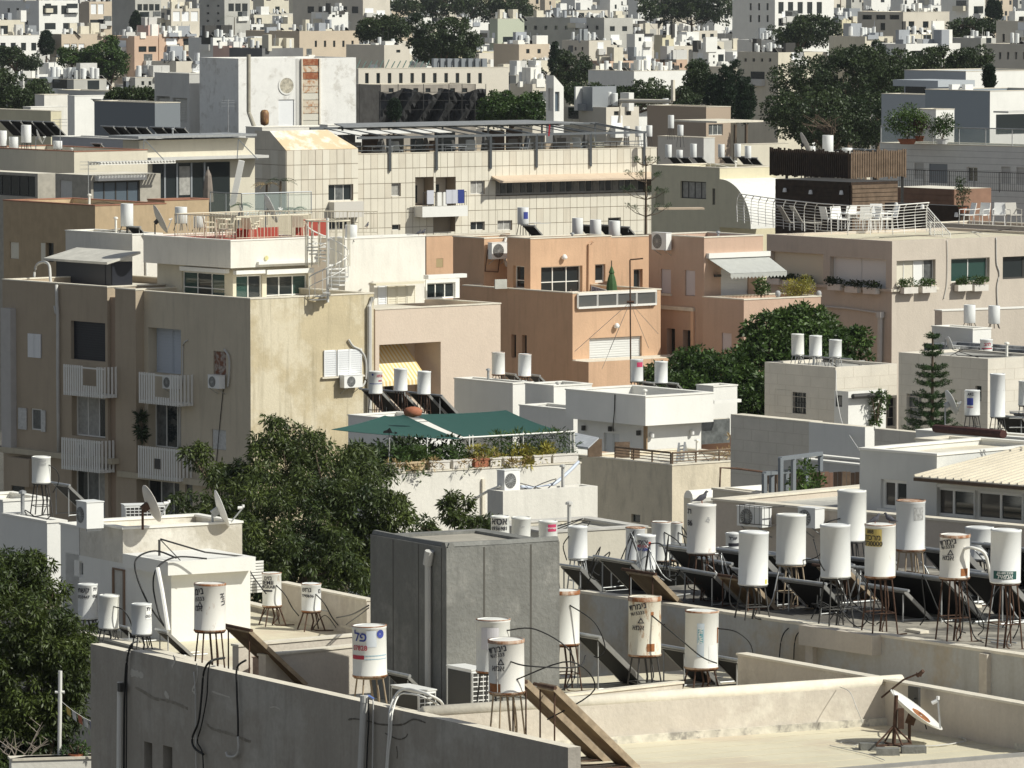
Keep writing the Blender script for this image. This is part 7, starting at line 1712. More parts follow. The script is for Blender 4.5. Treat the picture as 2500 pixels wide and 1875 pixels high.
# big white block
se2=bld('tower_block','big white windowless roof block with a rusty vertical strip','building',582,143,445)
sb2=blk(se2,582,143,445,487,869,6,mat('peeling_white_wall',(.82,.81,.78),var=.06,streak=.12,bump=.2,patch=(.62,.60,.56),patch_amt=.18),30,.15,.2,ROOFG,[('R','panel',680,243,718,308,{'m':SHUT,'dep':.12,'nm':'blind_panel'})],cope=None)
sb3=blk(se2,462,181,452,377,500,6,GREYW,30,.1,.2,ROOFW,[('L','hole',382,235,415,298,{'dep':.7}),('L','hole',421,239,457,298,{'dep':.7})],name='annex',cope=COPE_W)
for(x0,x1)in((384,414),(423,456)):
 u0,u1,v0,v1=sb3.rect('L',x0,240,x1,297);q=MB();n_=14
 for i in range(n_):f=i/n_;q.bar(sb3.pt('L',u0,v0+(v1-v0)*f,-.2),sb3.pt('L',u1,v0+(v1-v0)*f,-.2),.035);q.bar(sb3.pt('L',u0+(u1-u0)*f,v0,-.18),sb3.pt('L',u0+(u1-u0)*f,v1,-.18),.035)
 q.build('lattice',COPE_W,se2)
u0,u1,v0,v1=sb2.rect('R',737,143,776,311);RR=[rust_mat('rust_sheet_heavy',(.45,.25,.14),1.2,(.28,.09,.04)),rust_mat('rust_sheet_half',(.66,.58,.46),.75,(.42,.20,.09)),rust_mat('rust_sheet_light',(.70,.67,.58),.35,(.48,.28,.15))]
for k,j in enumerate((2,2,1,1,2,1,1,0,1,0)):sb2.fbox('rusty_sheet',RR[j],se2,'R',u0,u1,v0+(v1-v0)*k/10+.02,v0+(v1-v0)*(k+1)/10-.02,.03,.12)
for u in(u0-.12,u1+.02):sb2.fbox('strip_edge',COPE,se2,'R',u,u+.1,v0,v1,.0,.2)
sb2.fbox('painted_strip_shade',GREYW,se2,'R',u0-.5,u0-.13,v0,v1,.0,.03)  # grey band painted in as the shade beside the rusty strip
q=MB();_ringdisc(q,frp(sb2,'R',700,209,.03),sb2.nR,.01,.62,24);q.build('round_relief',mat('worn_relief',(.62,.57,.46),var=.5,scale=6),se2);q=MB();_ringdisc(q,frp(sb2,'R',700,209,.05),sb2.nR,.58,.70,24);q.build('relief_ring',WHITE2,se2)
q=MB();a=frp(sb2,'L',606,137,0);q.tube([at(607,133,441),at(607,272,441),at(608,276,441),at(628,330,439)],.16,10);tag(q.build('flue_pipe',mat('beige_flue',(.42,.39,.32),var=.2,scale=2)),'tall beige flue pipe on the front of the big white block','pipe')
sb4=blk(se2,640,312,432,600,893,6,WHITE,30,.1,.2,ROOFW,name='step_wall',cope=COPE_W);blk(se2,800,306,428,780,895,6,WHITE2,30,.1,.2,ROOFW,name='step_wall',cope=COPE_W)
q=MB();p=at(646,309,430);q.lathe(p,[(.01,.05),(.28,.15),(.32,.35),(.32,1.0),(.22,1.18),(.03,1.22)],14);tag(q.build('rusty_boiler',rust_mat('boiler_rust',(.20,.10,.06),.9,(.34,.20,.08)),None,True),'small rusty brown boiler before the big white block','boiler')
# left houses
h1=fb('weathered ochre brown apartment house behind the penthouse, with red brown copings',232,503,285,8,405,mat('brown_ochre',(.50,.38,.24),var=.12,streak=.45,bump=.2),[('L','panel',24,591,46,632,{'m':SHUTC,'dep':.1}),('L','dark',112,593,131,640,{'dep':.2}),('L','panel',100,593,111,638,{'m':SHUTC,'dep':.05})],cope=COPE_R)
blk(h1.t,402,490,288,360,510,6,mat('brown_ochre',(1,1,1)),38,.2,.2,ROOFG,cope=COPE_R,name='right_wall')
h2=fb('cream roof house with red brown coping and a white roller box over glass doors',181,371,325,-60,360,CREAM,cope=COPE_R,zb=8,par_h=.6,roof=ROOFG)
h3=blk(h2.t,92,424,321,-60,140,8,mat('grey_stone_room',(.45,.42,.36),var=.2,scale=3),38,0,.1,ROOFW,[('L','win',-20,428,86,478,{'n':5,'fm':DMET,'gl':WINGL})],name='glazed_room')
h4=blk(h2.t,222,428,316,135,392,8,mat('grey_stone_room',(1,1,1)),38,0,.1,ROOFW,[('R','win',228,442,342,502,{'n':4,'gl':mat('blue_sky_glass',(.10,.13,.16),rough=.08,spec=.8),'fm':DMET,'ft':.08}),('L','panel',146,440,176,486,{'m':GREYW,'dep':.1})],name='door_room')
u0,u1,v0,v1=h4.rect('R',230,428,348,440);h4.fbox('roller_box',WMET,h2.t,'R',u0,u1,v0,v1,.02,.4)
q=MB();
for k in range(24):u=u0-.4+(u1-u0+1.6)*k/23;q.bar(h4.pt('R',u,v1+.75,.1),h4.pt('R',u,v1+.75,1.3),.12,.05)
q.bar(h4.pt('R',u0-.5,v1+.66,.3),h4.pt('R',u1+1.3,v1+.66,.3),.08);q.bar(h4.pt('R',u0-.5,v1+.66,1.2),h4.pt('R',u1+1.3,v1+.66,1.2),.08);tag(q.build('slatted_pergola',COPE_W),'white slatted pergola over the glass doors of the cream roof house','pergola')
h5=fb('modern cream house with thin projecting roof slabs and a slanted white column',340,343,352,300,622,CREAM,zb=8,par_h=0,roof=ROOFG)
slab(h5.t,'roof_slab',GALV,338,333,351,265,627,.14,38);zz=at(0,388,352).z;
for k in(0,):ubox('lower_slab',GREYW,h5.t,tuple(h5.pt('R',h5.a*.52,zz,.3)),(h5.a*1.02,1.6,.16),math.radians(38))
u0,u1,v0,v1=h5.rect('R',372,397,560,500);h5.fbox('glass_front',WINGL,h5.t,'R',u0,u1,v0-1,v1,.01,.06)
for x in(400,430,465,497):u=h5.uv('R',x,440)[0];h5.fbox('mullion',GMET,h5.t,'R',u-.06,u+.06,v0-1,v1,.06,.12)
h5.fbox('curtain',CURT,h5.t,'R',h5.uv('R',436,440)[0],h5.uv('R',462,440)[0],v0+.6,v1-.2,.061,.08)
q=MB();q.bar(at(590,392,349),at(567,502,349),.5,.35);q.build('slanted_column',WHITE2,h5.t);q=MB();
for x in(352,582):q=MB();q.bar(at(x,340,350.5),at(x+48,390,350.5),.05);q.bar(at(x,340,350.5),at(x-3,388,350.5),.05);q.build('tie_rod',GMET,h5.t)
um2=thing('parasol','folded grey brown parasol before the glass front of the modern house','parasol',at(508,500,346));p=at(508,495,346);q=MB();q.lathe(p,[(.02,0),(.32,.05),(.28,.8),(.2,1.6),(.05,1.95)],8);q.build('canopy',mat('parasol_taupe',(.26,.22,.19),var=.3),um2);q=MB();q.tube([p,p+Vector((0,0,2.1))],.04,6);q.build('pole',GALV,um2)
h6=fb('grey blue shaded parapet with striped shadows behind the cream roof house',345,343,362,127,420,mat('lilac_grey_wall',(.46,.46,.48),var=.06),zb=8,par_h=.8,roof=ROOFG,cope=COPE_W)
h7=fb('dark blue grey wall block left of the white annex',378,252,440,230,440,mat('slate_wall',(.20,.22,.24)),zb=8)
h8=fb('long cream parapet at the far left edge',124,272,470,-60,150,YELLOW,zb=8,par_h=.2)
h9=fb('stepped white house left of the slate wall',108,232,545,85,166,WHITE,zb=8);blk(h9.t,182,235,538,165,272,8,WHITE2,38,.3,.3,ROOFW,name='white_wall',cope=COPE_W);blk(h9.t,75,262,530,56,165,8,WHITE,38,.1,.3,ROOFW,name='terrace_wall',cope=COPE_W)
h10=fb('house with a flat sunlit white roof behind the slate wall',270,224,600,140,330,WHITE2,zb=8,par_h=.05)
for i,(x,y,Y,n)in enumerate(((10,296,400,5),(262,310,372,4),(382,312,372,3),(235,244,470,5))):
 for k in range(n):panel(('dark collector of the row at the far left edge','dark collector in the row above the lilac parapet','dark collector in the short row beside the white annex','dark collector on top of the slate wall')[i],x+k*27,y+k*.8,Y-k*.4,38,1.2,1.5,('collectors at the far left edge','collectors above the lilac parapet','collectors beside the white annex','collectors on the slate wall')[i])
for i,(x,w,yt,yb)in enumerate(((64,25,305,348),(5,24,319,356),(34,24,334,362),(141,22,344,363))):midtank(('tallest tank behind the red brown coping','tank at the left edge behind the red brown coping','low tank between the tall tank and the left edge','squat tank right of the tall one behind the red brown coping')[i],x,w,yt,yb,333,h2.zf,'tanks behind the red brown coping')
dish('thin white dish behind the red brown coping',93,335,331,.42,8,22,h2.zf,GALV);panel('brown collector behind the red brown coping',235,352,332,38,.9,1.2,zf=h2.zf)
# slanted chimney tower
ch=thing('chimney_tower','slim white tower with a slanted top behind the pergola','tower',at(1345,360,452));c0=blk(ch,1352,185,450,1333,1376,12,WHITE2,38,0,.1,ROOFW,C=at(1352,213,450),name='shaft',ops=[('L','panel',1337,216,1350,270,{'m':GREYW,'dep':.2}),('R','panel',1355,224,1366,272,{'m':mat('blue_sky_glass',(1,1,1)),'dep':.2})]);zt_=at(0,184,450).z
P=[c0.pt('R',0,c0.zt),c0.pt('R',c0.a,c0.zt),c0.pt('R',c0.a,c0.zt)+c0.l*c0.b,c0.pt('L',c0.b,c0.zt)];Q=[p.copy()for p in P];Q[0].z=Q[3].z=zt_;Q[1].z=Q[2].z=c0.zt+.02;b=MB();b.hexa(P+Q);b.build('slanted_top',WHITE2,ch)
# construction building
cb_=fb('wide cream office building with narrow windows, partly behind dark netting',875,168,640,865,1242,mat('office_cream',(.70,.65,.56),var=.04),wg('R',882,176,1186,206,11,1,.32,.85),zb=4,yaw=26,par_h=.4,roof=ROOFD)
nt_=thing('scaffold_netting','dark scaffold netting sagging before the cream office building','netting',at(1050,290,600));q=MB();N=26
for i in range(N+1):
 x=925+262*i/N;yy=222+6*math.sin(i*.7)+(8 if 12<i<15 else 0)
 for j in range(6):p=at(x,yy+(300-yy)*j/5,600+1.2*math.sin(i*1.3+j));q.v.append(tuple(p))
for i in range(N):
 for j in range(5):a=i*6+j;q.f.append((a,a+6,a+7,a+1))
q.build('net',mat('black_net',(.06,.06,.062),var=.5,scale=.5,rough=.95),nt_);q=MB()
for x in(878,928,972,1034,1096,1128,1160,1186):q.bar(at(x,205,599),at(x,300,599),.07)
for y in(225,245,268):q.bar(at(926,y,599),at(1186,y,599),.05)
q.build('scaffold',DMET,nt_);cb2=fb('unfinished concrete storey before the cream office building',930,208,606,870,1162,mat('raw_concrete',(.40,.36,.31),var=.3,scale=1),wg('R',940,214,1150,226,7,1,.4,.8),zb=4,yaw=30)
for k in range(8):x=1054+k*17;thing_box('rooftop_unit','dark louvred unit in the row on the cream office roof','rooftop unit',at(x+8,154,652),(.56*1,.6,1.0),.4,GMET,'row of dark units on the cream office roof')
gh=MB();
for x in range(870,1040,14):gh.bar(at(x,168,645),at(x+10,146+(x%5),648),.08)
tag(gh.build('trellis',mat('green_metal',(.10,.16,.14))),'thin green metal frames on the left of the cream office roof','metal frames')
# white vaulted house; shade and sun put into its olive and yellow wall colours
ve=fb('yellowish house, olive on its shaded side, with a white barrel vault roof',1757,411,345,1590,1895,mat('shaded_olive_cream',(.66,.62,.47),var=.06,streak=.2),[('L','win',1661,443,1724,485,{'n':4,'gl':CURT,'dep':.2,'fm':DMET}),('L','panel',1600,460,1622,500,{'m':mat('olive_shade',(.40,.38,.28)),'dep':.1}),('L','dark',1739,460,1746,500,{'dep':.1})],zb=6,par_h=.15,roof=ROOFW)
vf=MB();vf.add([ve.pt('R',0,0,.004),ve.pt('R',ve.a,0,.004),ve.pt('R',ve.a,ve.zt,.004),ve.pt('R',0,ve.zt,.004)],[(0,1,2,3)]);vf.build('front_wall',YELLOW,ve.t)
q=MB();K=14;zv=at(0,437,345).z;rad=2.8
for j,(cc,off)in enumerate(((Vector((ve.C.x,ve.C.y,zv-rad))+ve.nR*.01,0.),(Vector((ve.C.x,ve.C.y,zv-rad))+ve.nR*.01+ve.r*(ve.a*.92),0.))):
 for i in range(K+1):t_=math.pi/2*i/K;q.v.append(tuple(cc+ve.nR*(rad*math.sin(t_))+Vector((0,0,rad*math.cos(t_)))))
for i in range(K):q.f.append((i,i+1,K+2+i,K+1+i))
q.build('barrel_vault',mat('spotted_white_vault',(.82,.81,.77),var=.1,scale=3,fine=.25),ve.t);q=MB();cc=Vector((ve.C.x,ve.C.y,zv-rad))+ve.nR*.012-ve.r*.01;q.add([cc]+[cc+ve.nR*(rad*math.sin(math.pi/2*i/K))+Vector((0,0,rad*math.cos(math.pi/2*i/K)))for i in range(K+1)],[tuple(range(K+2))]);q.build('vault_end',mat('shaded_olive_cream',(1,1,1)),ve.t);slab(ve.t,'canopy',mat('pinkish_canopy',(1,1,1)),1607,508,330,1600,1720,.1,10)
for i,(x,yt,yb)in enumerate(((1632,353,384),(1659,366,385),(1693,351,384),(1761,352,384),(1801,351,383),(1826,356,386))):midtank(('first','second, shortest','third','fourth, red labelled','fifth','sixth')[i]+' tank from the left on the olive house roof',x,16,yt,yb,372,ve.zf+.1,'tanks on the olive house roof');panel(('first','second','third','fourth','fifth','sixth')[i]+' collector from the left on the olive house roof',x+10,yb+1,373,38,.9,1.1)
for i,(x,yt,yb,Y)in enumerate(((1530,308,333,437),(1558,308,333,437),(1585,306,333,437),(1638,281,313,420),(1661,305,331,410),(1625,240,262,520))):midtank(('left tank behind the pergola end','middle tank behind the pergola end','right tank behind the pergola end','tall tank left of the brown house','tank below the tall one left of the brown house','tank on the flat brown roof')[i],x,15,yt,yb,Y,at(x,yb,Y).z-.8,'tanks round the pergola end')
gw_=fb('grey patched wall with tanks in front, behind the olive house',1718,337,430,1606,1745,GREYW,zb=8);bh=fb('taupe house with a thin projecting eave, behind the olive house',1724,262,500,1580,1784,mat('brown_taupe',(.44,.35,.27)),[('R','win',1730,303,1765,330,{'n':3,'gl':WINGL2})],zb=8);slab(bh.t,'eave',COPE,1750,296,490,1640,1864,.15,38)
q=MB();q.tube([at(1512,300,505),at(1515,246,505),at(1640,248,500),at(1643,246,500),at(1643,195,500)],.18,8);tag(q.build('duct',COPE),'big cream ventilation duct bending over the roofs before the taupe house','duct');fb('cream parapet rising to the right, left of the wood screens',1800,353,440,1792,1925,CREAM,zb=8)
# dark wood screens
wd=thing('wooden_screen','dark and weathered vertical board screen on stilts above the roof terrace','screen',at(2000,500,318));WS=blk(wd,2075,375,316,1880,2212,at(0,434,316).z,DMET,38,.1,.1,ROOFG,cope=None,name='screen_backing')
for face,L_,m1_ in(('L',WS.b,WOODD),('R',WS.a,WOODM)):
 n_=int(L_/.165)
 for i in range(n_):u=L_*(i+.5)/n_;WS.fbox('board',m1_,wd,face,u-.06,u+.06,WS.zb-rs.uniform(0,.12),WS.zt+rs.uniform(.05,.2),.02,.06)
for u,f_ in((.3,'L'),(3,'L'),(5.5,'L'),(2,'R'),(4,'R')):p=WS.pt(f_,u,WS.zb-1,-.3);ubox('stilt',DMET,wd,p,(.15,.15,2.4),0)
we=thing('timber_house','dark timber clad roof house below the board screen','building',tuple(at(2075,450,310)[:2])+(8,));w1_=blk(we,2078,445,310,1893,2192,12,WOODD,38,0,.1,DMET,name='wall')
q=MB()
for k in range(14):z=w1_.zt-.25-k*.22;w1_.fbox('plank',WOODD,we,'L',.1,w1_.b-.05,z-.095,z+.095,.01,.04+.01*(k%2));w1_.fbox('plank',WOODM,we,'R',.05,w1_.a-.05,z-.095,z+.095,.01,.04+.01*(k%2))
w2_=blk(we,2345,503,296,2160,2400,12,WOODD,42,0,.1,DMET,name='low_dark_wall',a=.6);dk=fb('stepped red brown decking wall below the grey stone building',2330,462,322,2180,2420,WOODB,zb=10,yaw=42,par_h=0)
for k in range(9):z=dk.zt-.2-k*.3;dk.fbox('deck_board',WOODB,dk.t,'L',.05,dk.b-.05,z-.135,z+.135,.01,.035)
for i,(x,y,f_)in enumerate(((1916,464,w1_),(1979,469,w1_),(2054,470,w1_),(2188,500,w2_),(2252,505,w2_),(2335,524,w2_))):
 p=frp(f_,'L',x,y,.12);q=MB();q.lathe(p,[(.02,-.12),(.12,-.1),(.08,.1),(.02,.12)],8);tag(q.build('spotlight',WPLAST),('first','second','third','fourth','fifth','sixth')[i]+' white spotlight from the left on the dark timber walls','lamp','spotlights on the dark timber')
for i,(x,w,yt,yb)in enumerate(((2021,27,330,371),(1982,18,357,371),(2068,26,361,372))):midtank(('tall tank with a faded red label above the board screen','low tank left of the tall one above the board screen','squat tank right of the tall one above the board screen')[i],x,w,yt,yb,322,20,'tanks above the board screen')
dish('big grey dish above the board screen',1962,352,321,.62,10,25,20.5,DMET,m=mat('dusty_dish',(1,1,1)));panel('collector above the board screen, left',2090,366,322,38,1.3,1.4);panel('collector above the board screen, right',2130,368,322,38,1.3,1.4)
# grey stone building with a glass railing
ge=fb('grey boarded stone apartment building with a glass railed roof terrace at the right',2600,362,332,2148,2680,mat('light_grey_stone',(.78,.77,.73),var=.07,streak=.1),[('L','shut',2232,398,2255,437,{'n':1,'m':GREYW,'dep':.15}),('L','shut',2268,400,2313,447,{'n':1,'m':mat('slat_grey',(.30,.32,.34)),'dep':.1,'st':.5}),('L','win',2360,408,2386,444,{'n':2,'dep':.2}),('L','panel',2444,407,2467,448,{'m':GREYW,'dep':.15}),('L','panel',2481,409,2510,450,{'m':GREYW,'dep':.15})],zb=6,yaw=48,par_h=.1,roof=ROOFG)
q=MB()
for k in range(16):z=ge.zt-.3-k*.36;ge.fbox(0,0,0,'L',.02,ge.b-.02,z-.008,z+.008,.0,.003,q)
q.build('stone_joints',mat('grey_joint',(.34,.33,.31)),ge.t);railing('glass railing of the roof terrace at the right',[ge.pt('L',ge.b,ge.zt,-.1),ge.pt('L',.0,ge.zt,-.1)],1.0,GALV,posts=1.9,glass=RAILGL,r=.035)
plant('leafy potted tree behind the glass railing, left one',tuple(at(2215,352,338)),1.1,1.9,2600,.16,.07,LEAF_B,pot=TERRA);plant('dark purple leaved plant behind the glass railing',tuple(at(2245,345,338)),.55,1.1,500,.2,.06,LEAF_K,pot=TERRA);plant('round green potted bush behind the glass railing',tuple(at(2300,352,337)),.8,1.4,1600,.14,.06,LEAF_B,pot=WPLAST)
plant('tall thin shrub in a pot before the grey stone wall',tuple(at(2350,520,296)),.45,1.6,600,.12,.05,LEAF_C,pot=TERRA)
railing('dark vertical bar railing at the right below the grey stone wall',[ge.pt('L',7.8,at(0,525,300).z,5),ge.pt('L',-1,at(0,525,300).z,5)],1.1,DMET,posts=1.6,balusters=.14);
tr2=fb('terrace floor with lounge seats at the right edge',2600,560,282,2262,2700,TAUPE,zb=8,yaw=44,par_h=.1,roof=mat('brown_terrace',(.35,.30,.26)))
for i,x in enumerate((2360,2395,2440,2475)):p=at(x,548,287);chair(('first','second','third','fourth')[i]+' grey lounge chair from the left on the right edge terrace',(p.x,287,tr2.zf+.05),200+30*i,rs.choice([mat('lounge_grey',(1,1,1)),WPLAST]),1.25,'lounge chairs on the right edge terrace')
# modern grey houses
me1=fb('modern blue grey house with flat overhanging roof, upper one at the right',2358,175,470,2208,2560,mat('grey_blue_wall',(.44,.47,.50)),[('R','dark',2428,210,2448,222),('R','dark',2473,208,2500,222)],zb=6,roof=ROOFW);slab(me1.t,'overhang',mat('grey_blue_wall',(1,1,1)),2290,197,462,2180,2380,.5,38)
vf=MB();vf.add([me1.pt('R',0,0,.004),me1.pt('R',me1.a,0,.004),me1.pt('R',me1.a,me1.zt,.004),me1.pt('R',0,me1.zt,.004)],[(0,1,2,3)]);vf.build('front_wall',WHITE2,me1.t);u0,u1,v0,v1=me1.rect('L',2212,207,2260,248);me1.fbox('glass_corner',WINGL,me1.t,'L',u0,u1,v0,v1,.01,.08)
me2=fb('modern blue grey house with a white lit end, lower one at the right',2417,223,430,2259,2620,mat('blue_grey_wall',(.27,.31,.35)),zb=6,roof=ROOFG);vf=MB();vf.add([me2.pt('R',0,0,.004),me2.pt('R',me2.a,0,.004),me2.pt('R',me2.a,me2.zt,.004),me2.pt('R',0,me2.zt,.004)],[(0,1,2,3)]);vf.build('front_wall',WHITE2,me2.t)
u0,u1,v0,v1=me2.rect('L',2282,274,2320,325);me2.fbox('glass_front',WINGL2,me2.t,'L',u0,u1,v0,v1,.01,.05);u0,u1,v0,v1=me2.rect('R',2432,278,2560,325);me2.fbox('glass_front',WINGL,me2.t,'R',u0,u1,v0,v1,.01,.05);slab(me2.t,'canopy',GREYW,2462,272,418,2425,2580,.12,38)
me3=fb('pale blue grey garden wall of the modern house',2282,233,452,2152,2330,mat('grey_blue_wall',(1,1,1)),zb=6,roof=ROOFW);me4=fb('small white block before the pale blue grey garden wall',2285,268,420,2235,2330,WHITE2,zb=8)
for i,x in enumerate((2330,2362)):thing_box('condenser_box',('left','right')[i]+' white framed condenser on the lower modern house','air conditioner',at(x,215,436),(.75,.4,.55),.6,WPLAST)
# cables, pipes and leftovers lying about on the roofs of the middle ground
rc=random.Random(3)
for fr,nm in((q2,'travertine terrace'),(qb_,'white penthouse roof'),(q5,'left white block roof'),(q6,'middle white block roof'),(s1,'stone house roof'),(s3,'right stone house roof'),(m2,'peach upper roof'),(n1,'salmon roof'),(o1,'taupe roof terrace'),(w1,'penthouse side roof'),(w5,'white block roof by the spiral stair'),(v1_,'grey membrane roof'),(lf,'left edge house roof'),(gf,'dark tank roof'),(h1,'ochre brown roof'),(ve,'olive house roof'),(h2,'red brown coped roof'),(g2,'podium of the roof garden'),(hf,'ledge above the shaded wall'),(h5,'modern house roof')):
 A_=fr.C+Vector((0,0,fr.zf-fr.C.z));W_a,W_b=fr.a,min(fr.b,7)
 for k,w in enumerate(('first','second')):
  P=[A_+fr.r*W_a*rc.uniform(.1,.9)+fr.l*W_b*rc.uniform(.1,.8)+Vector((0,0,.03+(.25 if j==1 else 0)))for j in range(4)]
  cable('%s thin cable lying across the %s'%(w,nm),P,.014,rc.choice([BLACKR,PIPE,BLACKR]),group='cables lying on the %s'%nm,smooth=4)
 p=A_+fr.r*W_a*rc.uniform(.2,.8)+fr.l*W_b*rc.uniform(.3,.8);q=MB();hh=rc.uniform(.35,.7);q.tube([p,p+Vector((0,0,hh))],.05,8);q.lathe(p+Vector((0,0,hh)),[(.05,0),(.10,.0),(.09,.06),(.01,.09)],8);tag(q.build('vent_pipe',rc.choice([PIPE,GALV,COPE_W])),'short capped vent pipe on the %s'%nm,'pipe')
 if rc.random()<.25 and fr not in(g2,v1_,q5,lf):
  p=A_+fr.r*W_a*rc.uniform(.1,.9)+fr.l*W_b*.6;q=MB();q.tube([p,p+Vector((0,0,2.3))],.02,5)
  for z in(1.9,2.1,2.25):q.tube([p+Vector((-.4,0,z)),p+Vector((.4,.1,z))],.011,4)
  tag(q.build('antenna',GALV),'old comb antenna on the %s'%nm,'antenna')
# ================================================================== THE FAR CITY
FT,FP=[],[] # far tanks and collectors: place, size, label, group
WM=dict(w=WHITE2,c=CREAM,g=mat('far_grey',(.50,.49,.45),var=.15,scale=.3),t=mat('far_tan',(.58,.49,.38),var=.1,scale=.3),p=mat('far_peach',(.60,.43,.32),var=.1,scale=.3),y=YELLOW,b=mat('far_beige',(.66,.61,.52),var=.12,scale=.3),n=mat('far_green',(.50,.53,.42)),k=mat('far_pink',(.66,.46,.40)),d=mat('far_dark',(.20,.20,.20),var=.2,scale=.4))
CN=dict(w='white',c='cream',g='grey',t='tan',p='peach',y='pale yellow',b='beige',n='pale green',k='pink',d='dark grey')
def roofstuff(f,lab,nt,npan=None,seed=0,sc=1.):
 r=random.Random(seed);w,d=f.a,f.b
 for i in range(nt):
  u,v=r.uniform(.08,.9)*w,r.uniform(.06,.75)*d;p=f.C+f.r*u+f.l*v;p.z=f.zf
  FT.append((p.copy(),r.uniform(.85,1.15),r.uniform(.85,1.2),lab))
  if i%3!=2:q=p+f.r*.4;q.z=f.zf+.75*r.uniform(.8,1.2);FP.append((q,38+r.uniform(-8,8),lab))
def far(desc,cx,cy,Y,xl,xr,c,wins=(),nt=4,**k):
 ops=[]
 for w in wins:ops+=wg(*w)
 f=fb(desc,cx,cy,Y,xl,xr,WM[c],ops,par_h=k.pop('par_h',.35),par_t=.25,yaw=k.pop('yaw',38),roof=k.pop('roof',ROOFG if(cx*7)%3 else ROOFW),cope=k.pop('cope',None if(cx%3)else COPE),**k)
 roofstuff(f,desc,nt,seed=int(cx*13+cy));r=random.Random(int(cx*5+cy));q=MB();q2=MB();H=f.zt-2
 for _ in range(5+int(f.a/3)):
  p=f.C+f.r*f.a*r.uniform(.03,.97)+f.l*f.b*r.uniform(.03,.9);h=r.choice((.4,.6,.9,1.6,2.1));(q if r.random()<.6 else q2).box((p.x,p.y,f.zf+h/2),(r.uniform(.3,2.2),r.uniform(.2,1.6),h),f.yaw)
  if r.random()<.5:q2.bar((p.x,p.y,f.zf),(p.x+.1,p.y,f.zf+r.uniform(1,2.6)),.06)
 o=q.build('roof_clutter',r.choice([WHITE2,COPE_W,GREYW,CREAM]),f.t)if q.v else None
 if o:o['kind']='stuff'
 o=q2.build('roof_clutter',r.choice([GMET,DMET,GREYW,BLUEG]),f.t)if q2.v else None
 if o:o['kind']='stuff'
 for k_ in range(r.choice((1,2,3,3))):
  fc=r.choice('RRL');ln=f.a if fc=='R' else f.b;u=ln*r.uniform(.05,.7);w_=min(ln*.4,r.uniform(1.2,3.2));z_=f.zt-r.choice((.9,1.5,3.6,4.1))-r.uniform(0,.4)
  f.fbox('balcony',r.choice([WHITE2,CREAM,GREYW,COPE_W]),f.t,fc,u,min(ln,u+w_),z_-.9,z_,.02,r.uniform(.3,.9));f.fbox('window',r.choice([WINGL,WINGL2,SHUT]),f.t,fc,u+.1,min(ln-.1,u+w_-.1),z_+.02,z_+1.0,-.02,.03)
 return f
W_='dark'
